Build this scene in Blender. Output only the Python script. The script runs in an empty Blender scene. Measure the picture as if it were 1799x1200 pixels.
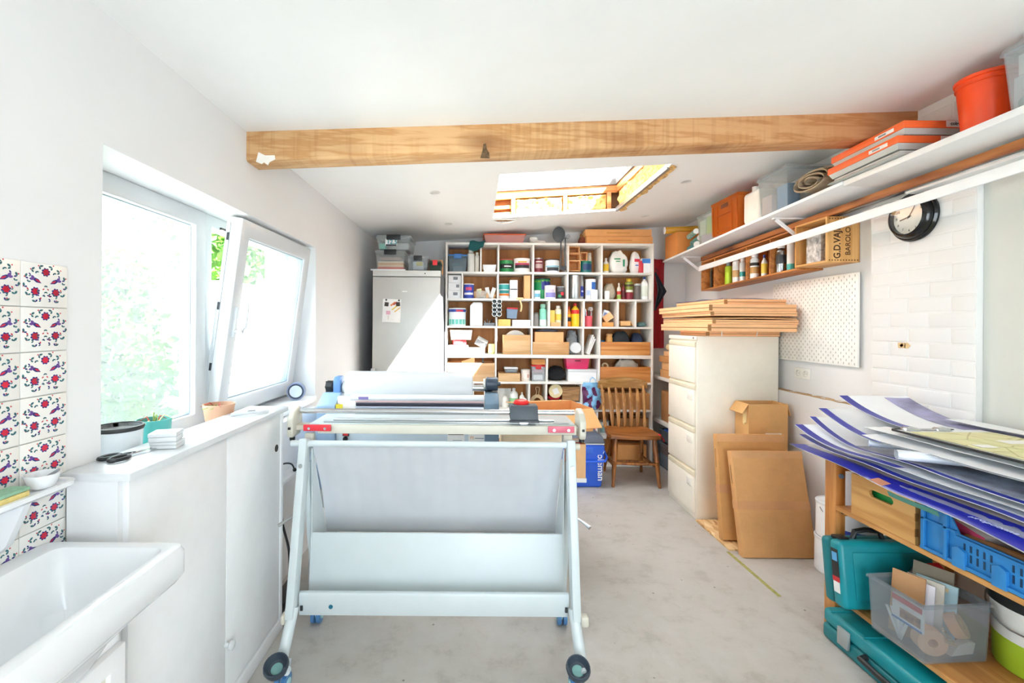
import bpy, bmesh, math, random
from mathutils import Vector, Matrix, Euler, noise
S = bpy.context.scene
COL = S.collection
R = math.radians
random.seed(7)

# ------------------------------------------------------------ camera
CAMZ, FPX, PX, PY, ROLL = 1.40, 799.6, 838.0, 572.0, R(0.42)
cam = bpy.data.objects.new('camera', bpy.data.cameras.new('camera'))
COL.objects.link(cam)
cam.data.sensor_width = 36.0; cam.data.lens = 36.0 * FPX / 1799.0
cam.data.shift_x = (899.5 - PX) / 1799.0; cam.data.shift_y = -(600.0 - PY) / 1799.0
cam.data.clip_start = 0.02; cam.data.clip_end = 200
cam.matrix_world = Matrix.Translation((0, 0, CAMZ)) @ Matrix.Rotation(R(90), 4, 'X') @ Matrix.Rotation(ROLL, 4, 'Z')
S.camera = cam

# ------------------------------------------------------------ sky, sun, portals, exposure
S.view_settings.view_transform = 'Standard'; S.view_settings.look = 'None'
S.view_settings.gamma = 1.0; S.view_settings.use_curve_mapping = False
S.view_settings.exposure = 2.95
W = bpy.data.worlds.new('sky'); S.world = W; W.use_nodes = True
W.node_tree.nodes['Background'].inputs[0].default_value = (0.81, 0.915, 1.0, 1)
W.node_tree.nodes['Background'].inputs[1].default_value = 1.25
sun = bpy.data.objects.new('sun', bpy.data.lights.new('sun', 'SUN')); COL.objects.link(sun)
sun.data.energy = 22.0; sun.data.angle = R(0.6); sun.data.color = (1.0, 0.98, 0.955)
sun.rotation_euler = Vector((-0.68, 0.53, -1.0)).to_track_quat('-Z', 'Y').to_euler()

def portal(name, loc, direction, sx, sy):
    l = bpy.data.lights.new(name, 'AREA'); l.shape = 'RECTANGLE'; l.size = sx; l.size_y = sy
    l.cycles.is_portal = True
    o = bpy.data.objects.new(name, l); COL.objects.link(o); o.location = loc
    o.rotation_euler = Vector(direction).to_track_quat('-Z', 'Y').to_euler(); return o
portal('portal_window', (-1.36, 2.115, 1.41), (1, 0, 0), 1.68, 1.0)
portal('portal_skylight', (0.68, 3.44, 2.75), (0, 0, -1), 1.15, 1.22)
portal('portal_unseen_doorway', (.75, -1.71, 1.08), (0, 1, 0), 1.5, 2.16)
try:
    c = S.cycles
    c.max_bounces = 14; c.diffuse_bounces = 7; c.glossy_bounces = 4; c.transmission_bounces = 8; c.transparent_max_bounces = 24
    c.sample_clamp_indirect = 8.0; c.caustics_reflective = False; c.caustics_refractive = False
except Exception:
    pass

# ------------------------------------------------------------ placing helpers
_c, _s = math.cos(ROLL), math.sin(ROLL)
def at(px, py, Y):
    """point at depth Y (metres in front of the camera) seen at photo pixel px, py"""
    a = (px - PX) / FPX; b = -(py - PY) / FPX
    return Vector(((_c * a - _s * b) * Y, Y, CAMZ + (_s * a + _c * b) * Y))
def atx(px, py, X):
    """point on the plane x = X seen at photo pixel"""
    v = at(px, py, 1.0); k = X / v.x
    return Vector((X, k, CAMZ + (v.z - CAMZ) * k))
def X_(px, Y, py=572): return at(px, py, Y).x
def Z_(py, Y, px=838): return at(px, py, Y).z

# ------------------------------------------------------------ materials
def lin(h):
    if isinstance(h, str):
        h = h.lstrip('#'); h = [int(h[i:i + 2], 16) / 255 for i in (0, 2, 4)]
        return tuple(((v + 0.055) / 1.055) ** 2.4 if v > 0.04045 else v / 12.92 for v in h)
    return tuple(h)
_M = {}
class NT:
    def __init__(s, name):
        s.m = bpy.data.materials.new(name); s.m.use_nodes = True; s.t = s.m.node_tree; s.n = s.t.nodes
        s.b = s.n['Principled BSDF']; s.out = s.n['Material Output']
    def new(s, typ, **kw):
        n = s.n.new('ShaderNode' + typ)
        for k, v in kw.items():
            if k.startswith('i_'):
                key = k[2:]; key = int(key) if key.isdigit() else key.replace('_', ' ')
                n.inputs[key].default_value = v
            else: setattr(n, k, v)
        return n
    def l(s, a, b): s.t.links.new(a, b)
    def coord(s, scale=(1, 1, 1), rnd=True):
        tc = s.new('TexCoord'); mp = s.new('Mapping'); mp.inputs['Scale'].default_value = scale
        s.l(tc.outputs['Object'], mp.inputs['Vector'])
        if rnd:
            oi = s.new('ObjectInfo'); mu = s.new('Math', operation='MULTIPLY', i_1=37.0)
            s.l(oi.outputs['Random'], mu.inputs[0]); s.l(mu.outputs[0], mp.inputs['Location'])
        return mp.outputs[0]
    def noise(s, vec, scale, detail=4, rough=.6):
        n = s.new('TexNoise'); n.inputs['Scale'].default_value = scale; n.inputs['Detail'].default_value = detail
        n.inputs['Roughness'].default_value = rough; s.l(vec, n.inputs['Vector']); return n.outputs['Fac']
    def ramp(s, fac, stops):
        r = s.new('ValToRGB'); e = r.color_ramp.elements
        while len(e) < len(stops): e.new(0.5)
        for q, (p, c_) in zip(e, stops): q.position = p; q.color = (*c_, 1)
        s.l(fac, r.inputs[0]); return r.outputs[0]
    def bump(s, h, strength=.2, dist=.01):
        b = s.new('Bump'); b.inputs['Strength'].default_value = strength; b.inputs['Distance'].default_value = dist
        s.l(h, b.inputs['Height']); s.l(b.outputs[0], s.b.inputs['Normal'])

def plain(col, rough=.5, metal=0., var=.05, sc=9, bump=0, sheen=0):
    k = ('plain', col, rough, metal, var, sc, bump)
    if k in _M: return _M[k]
    t = NT('paint_' + str(col).lstrip('#')); c_ = lin(col)
    t.b.inputs['Roughness'].default_value = rough; t.b.inputs['Metallic'].default_value = metal
    v = t.coord((1, 1, 1)); f = t.noise(v, sc)
    lo = tuple(max(0, x * (1 - var * 1.6)) for x in c_); hi = tuple(min(1, x * (1 + var)) for x in c_)
    t.l(t.ramp(f, [(.3, lo), (.7, hi)]), t.b.inputs['Base Color'])
    if bump: t.bump(t.noise(v, sc * 14, 3), bump, .004)
    _M[k] = t.m; return t.m
def card(col='#c49a6c', rough=.85):
    k = ('card', col)
    if k in _M: return _M[k]
    t = NT('cardboard_' + col.lstrip('#')); c_ = tuple(min(.9, x * 1.42) for x in lin(col)); t.b.inputs['Roughness'].default_value = rough
    v = t.coord(); f = t.noise(v, 5, 5, .7); g = t.noise(t.coord((1, 1, 60)), 12, 2)
    mx = t.new('Mix', data_type='RGBA'); mx.inputs[0].default_value = .25
    t.l(t.ramp(f, [(.3, tuple(x * .86 for x in c_)), (.7, tuple(min(1, x * 1.08) for x in c_))]), mx.inputs[6])
    t.l(t.ramp(g, [(.35, tuple(x * .85 for x in c_)), (.65, c_)]), mx.inputs[7])
    t.l(mx.outputs[2], t.b.inputs['Base Color']); t.bump(g, .12, .002)
    _M[k] = t.m; return t.m
def wood(c1='#d9a566', c2='#b57b3c', axis=0, scale=1.0, rough=.55, knots=True):
    k = ('wood', c1, c2, axis, scale)
    if k in _M: return _M[k]
    t = NT('wood_' + c1.lstrip('#')); t.b.inputs['Roughness'].default_value = rough
    sc = [9 * scale] * 3; sc[axis] = .75 * scale
    v = t.coord(tuple(sc))
    big = t.noise(v, 1.6, 3, .5)
    wv = t.new('Math', operation='MULTIPLY', i_1=9.0); t.l(big, wv.inputs[0])
    sn = t.new('Math', operation='SINE'); w2 = t.new('Math', operation='MULTIPLY', i_1=2.6); t.l(wv.outputs[0], w2.inputs[0]); t.l(w2.outputs[0], sn.inputs[0])
    ma = t.new('MapRange'); ma.inputs[1].default_value = -1; t.l(sn.outputs[0], ma.inputs[0])
    fine = t.noise(v, 9, 4, .7)
    mx = t.new('Math', operation='MULTIPLY_ADD', i_1=.55); t.l(ma.outputs[0], mx.inputs[0])
    hf = t.new('Math', operation='MULTIPLY', i_1=.45); t.l(fine, hf.inputs[0]); t.l(hf.outputs[0], mx.inputs[2])
    colr = t.ramp(mx.outputs[0], [(.15, lin(c2)), (.75, lin(c1))])
    if knots:
        sk = [5 * scale] * 3; sk[axis] = 2.2 * scale
        vo = t.new('TexVoronoi'); vo.inputs['Scale'].default_value = .9; t.l(t.coord(tuple(sk)), vo.inputs['Vector'])
        kf = t.ramp(vo.outputs['Distance'], [(.05, (1, 1, 1)), (.17, (0, 0, 0))])
        m2 = t.new('Mix', data_type='RGBA'); t.l(kf, m2.inputs[0]); t.l(colr, m2.inputs[6])
        m2.inputs[7].default_value = (*[x * .45 for x in lin(c2)], 1); colr = m2.outputs[2]
    t.l(colr, t.b.inputs['Base Color']); t.bump(fine, .15, .003)
    _M[k] = t.m; return t.m
def metal(col='#c9cbcc', rough=.3, brushed=None):
    k = ('metal', col, rough, brushed)
    if k in _M: return _M[k]
    t = NT('metal_' + col.lstrip('#')); t.b.inputs['Metallic'].default_value = 1.0
    sc = [1, 1, 1]
    if brushed is not None: sc = [40, 40, 40]; sc[brushed] = .6
    f = t.noise(t.coord(tuple(sc)), 6, 4)
    c_ = lin(col); t.l(t.ramp(f, [(.3, tuple(x * .88 for x in c_)), (.7, c_)]), t.b.inputs['Base Color'])
    r = t.new('MapRange'); r.inputs[3].default_value = rough * .8; r.inputs[4].default_value = rough * 1.25
    t.l(f, r.inputs[0]); t.l(r.outputs[0], t.b.inputs['Roughness'])
    _M[k] = t.m; return t.m
def clear(col='#e8eef0', trans=.7, rough=.15, body=.3):
    """thin translucent plastic: part lets light straight through, part scatters it, part mirrors it"""
    k = ('clear', col, trans, rough, body)
    if k in _M: return _M[k]
    t = NT('clear_' + col.lstrip('#')); c_ = lin(col)
    t.n.remove(t.b)
    tr = t.new('BsdfTransparent'); tr.inputs[0].default_value = (*[.6 + .4 * x for x in c_], 1)
    df = t.new('BsdfDiffuse'); tl = t.new('BsdfTranslucent'); gl = t.new('BsdfGlossy'); gl.inputs['Roughness'].default_value = rough
    f = t.noise(t.coord(), 7, 3)
    cc = t.ramp(f, [(.3, tuple(x * .9 for x in c_)), (.7, c_)])
    t.l(cc, df.inputs[0]); t.l(cc, tl.inputs[0])
    m1 = t.new('MixShader'); m1.inputs[0].default_value = body; t.l(df.outputs[0], m1.inputs[1]); t.l(tl.outputs[0], m1.inputs[2])
    m2 = t.new('MixShader'); m2.inputs[0].default_value = trans ** .45; t.l(m1.outputs[0], m2.inputs[1]); t.l(tr.outputs[0], m2.inputs[2])
    lw = t.new('LayerWeight'); lw.inputs[0].default_value = .5; pw = t.new('Math', operation='POWER', i_1=5.0); t.l(lw.outputs['Facing'], pw.inputs[0])
    fr = t.new('Math', operation='MULTIPLY_ADD', i_1=.5, i_2=.03); t.l(pw.outputs[0], fr.inputs[0])
    m3 = t.new('MixShader'); t.l(fr.outputs[0], m3.inputs[0]); t.l(m2.outputs[0], m3.inputs[1]); t.l(gl.outputs[0], m3.inputs[2])
    t.l(m3.outputs[0], t.out.inputs[0]); _M[k] = t.m; return t.m
def fabric(col, sc=60, rough=.95, var=.18):
    k = ('fabric', col, sc, var)
    if k in _M: return _M[k]
    t = NT('fabric_' + col.lstrip('#')); c_ = lin(col); t.b.inputs['Roughness'].default_value = rough
    v = t.coord(); f = t.noise(v, sc, 4, .7)
    t.l(t.ramp(f, [(.3, tuple(x * (1 - var) for x in c_)), (.7, tuple(min(1, x * (1 + var * .5)) for x in c_))]), t.b.inputs['Base Color'])
    t.bump(f, .35, .004); _M[k] = t.m; return t.m

# ------------------------------------------------------------ mesh builder
I4 = Matrix.Identity(4)
def rz(a): return Matrix.Rotation(R(a), 4, 'Z')
def rx(a): return Matrix.Rotation(R(a), 4, 'X')
def ry(a): return Matrix.Rotation(R(a), 4, 'Y')
def tr(*a): return Matrix.Translation(a if len(a) == 3 else a[0])
class MB:
    def __init__(s, T=None): s.v = []; s.f = []; s.T = T or I4; s.k = 0; s.mi = {}
    def add(s, vs, fs, T=None):
        o = len(s.v); T = s.T @ T if T is not None else s.T
        s.v += [T @ Vector(p) for p in vs]
        for f in fs:
            if s.k: s.mi[len(s.f)] = s.k
            s.f.append(tuple(i + o for i in f))
        return s
    def box(s, x0, x1, y0, y1, z0, z1, T=None, top=None):
        t0, t1, u0, u1 = (x0, x1, y0, y1) if top is None else top
        return s.add([(x0, y0, z0), (x1, y0, z0), (x1, y1, z0), (x0, y1, z0), (t0, u0, z1), (t1, u0, z1), (t1, u1, z1), (t0, u1, z1)],
                     [(3, 2, 1, 0), (4, 5, 6, 7), (0, 1, 5, 4), (1, 2, 6, 5), (2, 3, 7, 6), (3, 0, 4, 7)], T)
    def cbox(s, c, d, T=None):
        return s.box(c[0] - d[0] / 2, c[0] + d[0] / 2, c[1] - d[1] / 2, c[1] + d[1] / 2, c[2] - d[2] / 2, c[2] + d[2] / 2, T)
    def bar(s, p0, p1, w, h, up=(0, 0, 1)):
        p0 = Vector(p0); p1 = Vector(p1); d = (p1 - p0); L = d.length; d.normalize(); u = Vector(up)
        sx = d.cross(u).normalized(); u = sx.cross(d)
        M = Matrix((( d.x, sx.x, u.x, p0.x), (d.y, sx.y, u.y, p0.y), (d.z, sx.z, u.z, p0.z), (0, 0, 0, 1)))
        return s.box(0, L, -w / 2, w / 2, -h / 2, h / 2, M)
    def lathe(s, prof, n=20, T=None, cap=True, a0=0, a1=360):
        vs = []; fs = []; full = abs(a1 - a0) >= 360; m = n if full else n + 1
        for r, z in prof:
            for i in range(m):
                a = R(a0 + (a1 - a0) * i / n); vs.append((r * math.cos(a), r * math.sin(a), z))
        for j in range(len(prof) - 1):
            for i in range(n):
                i2 = (i + 1) % m
                fs.append((j * m + i, j * m + i2, (j + 1) * m + i2, (j + 1) * m + i))
        if cap and full:
            fs.append(tuple(range(n - 1, -1, -1))); k = (len(prof) - 1) * m; fs.append(tuple(k + i for i in range(n)))
        return s.add(vs, fs, T)
    def cyl(s, p0, p1, r0, r1=None, n=14, cap=True):
        p0 = Vector(p0); p1 = Vector(p1); d = p1 - p0
        T = Matrix.Translation(p0) @ d.to_track_quat('Z', 'Y').to_matrix().to_4x4()
        return s.lathe([(r0, 0), (r0 if r1 is None else r1, d.length)], n, T, cap)
    def tube(s, pts, r, n=8, closed=False):
        pts = [Vector(p) for p in pts]; vs = []; fs = []; N = len(pts); up = Vector((0.13, 0.21, 0.97))
        for i, p in enumerate(pts):
            a = pts[(i - 1) % N] if closed or i else pts[0]; b = pts[(i + 1) % N] if closed or i < N - 1 else pts[-1]
            d = (b - a).normalized(); x = d.cross(up)
            if x.length < .05: x = d.cross(Vector((1, 0, 0)))
            x.normalize(); y = x.cross(d); rr = r[i] if isinstance(r, (list, tuple)) else r
            for k in range(n):
                t = 2 * math.pi * k / n; vs.append(p + x * (rr * math.cos(t)) + y * (rr * math.sin(t)))
        for i in range(N if closed else N - 1):
            j = (i + 1) % N
            for k in range(n):
                k2 = (k + 1) % n; fs.append((i * n + k, i * n + k2, j * n + k2, j * n + k))
        if not closed: fs.append(tuple(range(n - 1, -1, -1))); fs.append(tuple((N - 1) * n + k for k in range(n)))
        return s.add(vs, fs)
    def prism(s, poly, z0, z1, T=None):
        n = len(poly); vs = [(x, y, z0) for x, y in poly] + [(x, y, z1) for x, y in poly]
        fs = [tuple(range(n - 1, -1, -1)), tuple(range(n, 2 * n))] + [(i, (i + 1) % n, n + (i + 1) % n, n + i) for i in range(n)]
        return s.add(vs, fs, T)
    def grid(s, fn, nu, nv, th=0, T=None):
        vs = [Vector(fn(i / nu, j / nv)) for j in range(nv + 1) for i in range(nu + 1)]; w = nu + 1
        fs = [(j * w + i, j * w + i + 1, (j + 1) * w + i + 1, (j + 1) * w + i) for j in range(nv) for i in range(nu)]
        if th:
            off = Vector(th) if isinstance(th, (tuple, list, Vector)) else Vector((0, 0, -th)); m = len(vs)
            vs += [p + off for p in vs]; fs += [tuple(m + i for i in f[::-1]) for f in fs]
            rim = [i for i in range(nu)] + [nu + j * w for j in range(nv)] + [nv * w + nu - i for i in range(nu)] + [(nv - j) * w for j in range(nv)]
            for a, b in zip(rim, rim[1:] + rim[:1]): fs.append((b, a, m + a, m + b))
        return s.add(vs, fs, T)
    def frame(s, x0, x1, z0, z1, w, y0, y1, T=None, wb=None):
        """rectangular frame in the xz plane, one connected ring"""
        wb = w if wb is None else wb
        o = [(x0, z0), (x1, z0), (x1, z1), (x0, z1)]; i_ = [(x0 + w, z0 + wb), (x1 - w, z0 + wb), (x1 - w, z1 - w), (x0 + w, z1 - w)]
        vs = [(x, y, z) for y in (y0, y1) for x, z in o + i_]; fs = []
        for k in range(4):
            k2 = (k + 1) % 4
            fs += [(k, k2, 4 + k2, 4 + k), (8 + k2, 8 + k, 12 + k, 12 + k2), (k2, k, 8 + k, 8 + k2), (4 + k, 4 + k2, 12 + k2, 12 + k)]
        return s.add(vs, fs, T)
    def tub(s, w, d, h, t=.003, tw=None, td=None, T=None, z=0):
        """open-topped box with wall thickness; base centred on the origin, optional wider top"""
        tw = tw or w; td = td or d
        def ring(a, b, zz): return [(-a / 2, -b / 2, zz), (a / 2, -b / 2, zz), (a / 2, b / 2, zz), (-a / 2, b / 2, zz)]
        vs = ring(w, d, z) + ring(tw, td, z + h) + ring(tw - 2 * t, td - 2 * t, z + h) + ring(w - 2 * t, d - 2 * t, z + t)
        fs = [(3, 2, 1, 0), (12, 13, 14, 15)]
        for a in (0, 4, 8):
            for k in range(4): k2 = (k + 1) % 4; fs.append((a + k, a + k2, a + 4 + k2, a + 4 + k))
        return s.add(vs, fs, T)
    def build(s, name, mat, parent=None, bev=0, seg=2, smooth=35, sub=0):
        me = bpy.data.meshes.new(name); bm = bmesh.new()
        vs = [bm.verts.new(p) for p in s.v]
        for n_, f in enumerate(s.f):
            try: bm.faces.new([vs[i] for i in f]).material_index = s.mi.get(n_, 0)
            except ValueError: pass
        bmesh.ops.recalc_face_normals(bm, faces=bm.faces)
        if bev:
            es = [e for e in bm.edges if len(e.link_faces) == 2 and e.calc_face_angle(0) > R(30)]
            bmesh.ops.bevel(bm, geom=es, offset=bev, segments=seg, affect='EDGES', profile=.5, clamp_overlap=True)
        bm.to_mesh(me); bm.free()
        if smooth:
            me.shade_smooth(); me.set_sharp_from_angle(angle=R(smooth))
        o = bpy.data.objects.new(name, me); COL.objects.link(o)
        for q in (mat if isinstance(mat, (list, tuple)) else [mat]): me.materials.append(q)
        if parent is not None: o.parent = parent
        if sub:
            md = o.modifiers.new('subdivision', 'SUBSURF'); md.levels = sub; md.render_levels = sub
        return o
def holed(ub, vb, holes, fn):
    """slab over a grid of breaks with whole cells left open; fn(u, v, side) -> point; one closed connected mesh"""
    m = MB(); idx = {}
    def vid(i, j, k):
        if (i, j, k) not in idx: idx[(i, j, k)] = len(m.v); m.v.append(Vector(fn(ub[i], vb[j], k)))
        return idx[(i, j, k)]
    cells = {(i, j) for i in range(len(ub) - 1) for j in range(len(vb) - 1)} - set(holes)
    for (i, j) in cells:
        q = [(i, j), (i + 1, j), (i + 1, j + 1), (i, j + 1)]
        m.f.append(tuple(vid(a, b, 0) for a, b in q)); m.f.append(tuple(vid(a, b, 1) for a, b in q[::-1]))
        for (di, dj), (a, b) in zip([(0, -1), (1, 0), (0, 1), (-1, 0)], zip(q, q[1:] + q[:1])):
            if (i + di, j + dj) not in cells: m.f.append((vid(*b, 0), vid(*a, 0), vid(*a, 1), vid(*b, 1)))
    return m
_names = {}
def tag(o, label=None, cat=None, group=None, kind=None):
    if label: o['label'] = label
    if cat: o['category'] = cat
    if group: o['group'] = group
    if kind: o['kind'] = kind
    return o
def thing(name, label, cat, loc=(0, 0, 0), rot=0, group=None):
    o = bpy.data.objects.new(name, None); COL.objects.link(o); o.empty_display_size = .05
    o.location = loc
    if isinstance(rot, Matrix): o.rotation_euler = rot.to_euler()
    else: o.rotation_euler = (0, 0, R(rot))
    return tag(o, label, cat, group)
def struct(o): o['kind'] = 'structure'; return o
def text(body, size, T, mat, parent, name='lettering', ext=.0004, bold=0, sx=1.0, align='CENTER'):
    cu = bpy.data.curves.new(name, 'FONT'); cu.body = body; cu.size = size; cu.align_x = align; cu.align_y = 'CENTER'
    cu.extrude = ext; cu.offset = bold; cu.resolution_u = 3
    tmp = bpy.data.objects.new('tmp', cu); COL.objects.link(tmp)
    dg = bpy.context.evaluated_depsgraph_get(); me = bpy.data.meshes.new_from_object(tmp.evaluated_get(dg))
    bpy.data.objects.remove(tmp); bpy.data.curves.remove(cu)
    me.transform(T @ Matrix.Diagonal((sx, 1, 1, 1))); me.materials.clear(); me.materials.append(mat)
    o = bpy.data.objects.new(name, me); COL.objects.link(o); o.parent = parent; return o
def W_(root): return MB(Matrix.Translation(-Vector(root.location)))     # build a part in room coordinates
FRONT = Matrix.Rotation(R(90), 4, 'X')          # text plane turned to face -Y
LEFTF = Matrix.Rotation(R(-90), 4, 'Z') @ Matrix.Rotation(R(90), 4, 'X')   # faces -X

WHITE = plain('#ebeced', .5, var=.02); WHITE_GLOSS = plain('#d6d9db', .25, var=.02); BLACK = plain('#17181a', .45); DARK = plain('#2c2f33', .5)
GREY = plain('#8b9094', .5); KRAFT = card(); KRAFT2 = card('#b98a58'); KRAFT3 = card('#cfa679'); CHROME = metal('#d8dadc', .18); STEEL = metal('#b9bcbd', .32)
PAPER = plain('#f1f0ec', .8, var=.03); RED = plain('#d2202b', .4); PRINT = plain('#2a2a2c', .6)
# ------------------------------------------------------------ the room
XL, XR, YB, YF = -1.05, 2.24, 4.90, -1.60
def zc(x): return 2.27 + (x - XL) * 0.068
def wall_mat(col='#e7e7e7', name='painted_plaster'):
    t = NT(name); v = t.coord(rnd=False); f = t.noise(v, 2.2, 5); g = t.noise(v, 38, 4)
    c_ = lin(col); t.l(t.ramp(f, [(.3, tuple(x * .965 for x in c_)), (.7, c_)]), t.b.inputs['Base Color'])
    t.b.inputs['Roughness'].default_value = .75; t.bump(g, .06, .004); return t.m
PLASTER = wall_mat(); CEILM = wall_mat('#f5f5f3', 'ceiling_paint'); BRICKP = wall_mat('#e6e6e5', 'painted_brick')

def floor_mat():
    t = NT('worn_concrete'); v = t.coord(rnd=False)
    a = t.noise(v, 1.1, 6, .65); b = t.noise(v, 6.5, 6, .7); c = t.noise(v, 60, 3, .6)
    c1 = t.ramp(a, [(.32, lin('#a9a49c')), (.5, lin('#b7b3ac')), (.7, lin('#bfbdb9'))])
    c2 = t.ramp(b, [(.33, lin('#948d82')), (.47, lin('#b9b5ae')), (.68, lin('#c6c4c0'))])
    m1 = t.new('Mix', data_type='RGBA'); m1.inputs[0].default_value = .45; t.l(c1, m1.inputs[6]); t.l(c2, m1.inputs[7])
    # small dark specks and scuffs
    vo = t.new('TexVoronoi'); vo.inputs['Scale'].default_value = 7.0; t.l(v, vo.inputs['Vector'])
    sp = t.ramp(vo.outputs['Distance'], [(.018, (1, 1, 1)), (.05, (0, 0, 0))])
    m2 = t.new('Mix', data_type='RGBA'); t.l(sp, m2.inputs[0]); t.l(m1.outputs[2], m2.inputs[6]); m2.inputs[7].default_value = (*lin('#5f5a50'), 1)
    st = t.ramp(t.noise(t.coord((1, .35, 1), False), 2.3, 6, .75), [(.60, (0, 0, 0)), (.70, (1, 1, 1))])
    sm = t.new('Math', operation='MULTIPLY', i_1=.35); t.l(st, sm.inputs[0])
    m3 = t.new('Mix', data_type='RGBA'); t.l(sm.outputs[0], m3.inputs[0]); t.l(m2.outputs[2], m3.inputs[6]); m3.inputs[7].default_value = (*lin('#8f9489'), 1)
    t.l(m3.outputs[2], t.b.inputs['Base Color']); r = t.new('MapRange'); r.inputs[3].default_value = .35; r.inputs[4].default_value = .7
    t.l(b, r.inputs[0]); t.l(r.outputs[0], t.b.inputs['Roughness']); t.bump(c, .08, .004); return t.m
fl = MB().box(XL - .3, XR + .3, YF - .2, YB + .2, -.12, 0).build('floor', floor_mat()); struct(fl)

# left wall with its window opening
WY0, WY1, WZ0, WZ1 = 1.273, 2.958, .92, 1.90
w = holed([YF - .1, WY0, WY1, YB + .1], [-.1, WZ0, WZ1, 2.62], [(1, 1)], lambda u, v, k: (XL if k == 0 else XL - .33, u, v))
wl = struct(w.build('wall_left', PLASTER))
struct(MB().box(XL - .33, XR + .3, YB, YB + .2, -.1, 2.72).build('wall_back', PLASTER))
wr = struct(MB().box(XR, XR + .3, YF - .1, YB + .1, -.1, 2.72).build('wall_right', PLASTER))
# wall behind the camera; unseen doorway added and sized for fill daylight
w = holed([XL - .33, .0, 1.5, XR + .3], [-.1, 0, 2.16, 2.72], [(1, 1)], lambda u, v, k: (u, YF if k == 0 else YF - .1, v))
struct(w.build('wall_front', PLASTER))
# ceiling and roof share the skylight opening
SX0, SX1, SY0, SY1 = .135, 1.215, 2.86, 4.02
ub, vb = [XL - .33, SX0, SX1, XR + .3], [YF - .1, SY0, SY1, YB + .2]
struct(holed(ub, vb, [(1, 1)], lambda u, v, k: (u, v, zc(u) + .018 * k)).build('ceiling', CEILM))
struct(holed(ub, vb, [(1, 1)], lambda u, v, k: (u, v, zc(u) + .235 + .05 * k)).build('roof', plain('#6d6a66', .9)))

struct(MB().box(XL - .33, XR + .3, YF - 1.6, YF - .1, 2.50, 2.58).build('added_sun_block', plain('#8a8680', .9)))  # unseen slab added outside to keep direct sun out of the doorway
# lower lining of the right wall, its raw top edge, the brick pier
struct(MB().box(2.20, XR, YF, YB, 0, .955).build('wall_right_lining', PLASTER))
e = MB(); pts = 26
for i in range(pts):
    y0 = YF + (YB - YF) * i / pts; y1 = YF + (YB - YF) * (i + 1) / pts
e.grid(lambda u, v: (2.199 + .041 * v, 1.2 + 3.69 * u, .9555 + .0035 * noise.noise(Vector((u * 60, v, 3))) ), 120, 1, .006)
struct(e.build('trim_1', wood('#c9a77a', '#9a7648', 1)))
struct(MB().box(2.231, XR - .0005, YF, 2.0055, .957, zc(2.2) + .002).build('wall_right_panel', wall_mat('#cfd1cb', 'grey_board_paint')))
br_m = BRICKP
pier = MB().box(2.2022, XR + .01, 2.007, 2.545, .955, zc(2.2) + .01).build('brick_pier', br_m, wr)
rb = random.Random(3); bm_cache = {}
def brick_mesh(L):
    k = round(L, 3)
    if k not in bm_cache:
        o = MB().box(-.004, .004, 0, L, 0, .068).build('brick', br_m, wr, bev=.0035, seg=3); bm_cache[k] = o.data; bpy.data.objects.remove(o)
    return bm_cache[k]
zz = .958; row = 0
while zz + .066 < zc(2.2):
    y = 2.009; first = (.205, .10)[row % 2]
    while y < 2.54:
        L = min(first, 2.544 - y); first = .205
        if L > .03:
            o = bpy.data.objects.new('brick', brick_mesh(L)); COL.objects.link(o); o.parent = wr
            o.location = (2.2045 + rb.uniform(-.0010, .0006), y, zz + rb.uniform(-.001, .001)); o.rotation_euler = (rb.uniform(-.003, .003), rb.uniform(-.0025, .0025), rb.uniform(-.0012, .0012))
        y += L + .006
    zz += .075; row += 1
# chipped paint on the pier
ch = MB(); p = atx(1588, 607, 2.197)
for k in range(3): ch.prism([(p.y - .015 + .03 * math.cos(a * 1.05 + k) * (.4 + .3 * (a % 2)) + .018 * k, p.z + .016 * math.sin(a * 1.05 + k)) for a in range(6)], 0, .0012, Matrix(((0, 0, 1, 2.1965), (1, 0, 0, 0), (0, 1, 0, 0), (0, 0, 0, 1))))
o = ch.build('paint_chip', plain('#d8b98a', .9), wr); o['kind'] = 'stuff'

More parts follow.
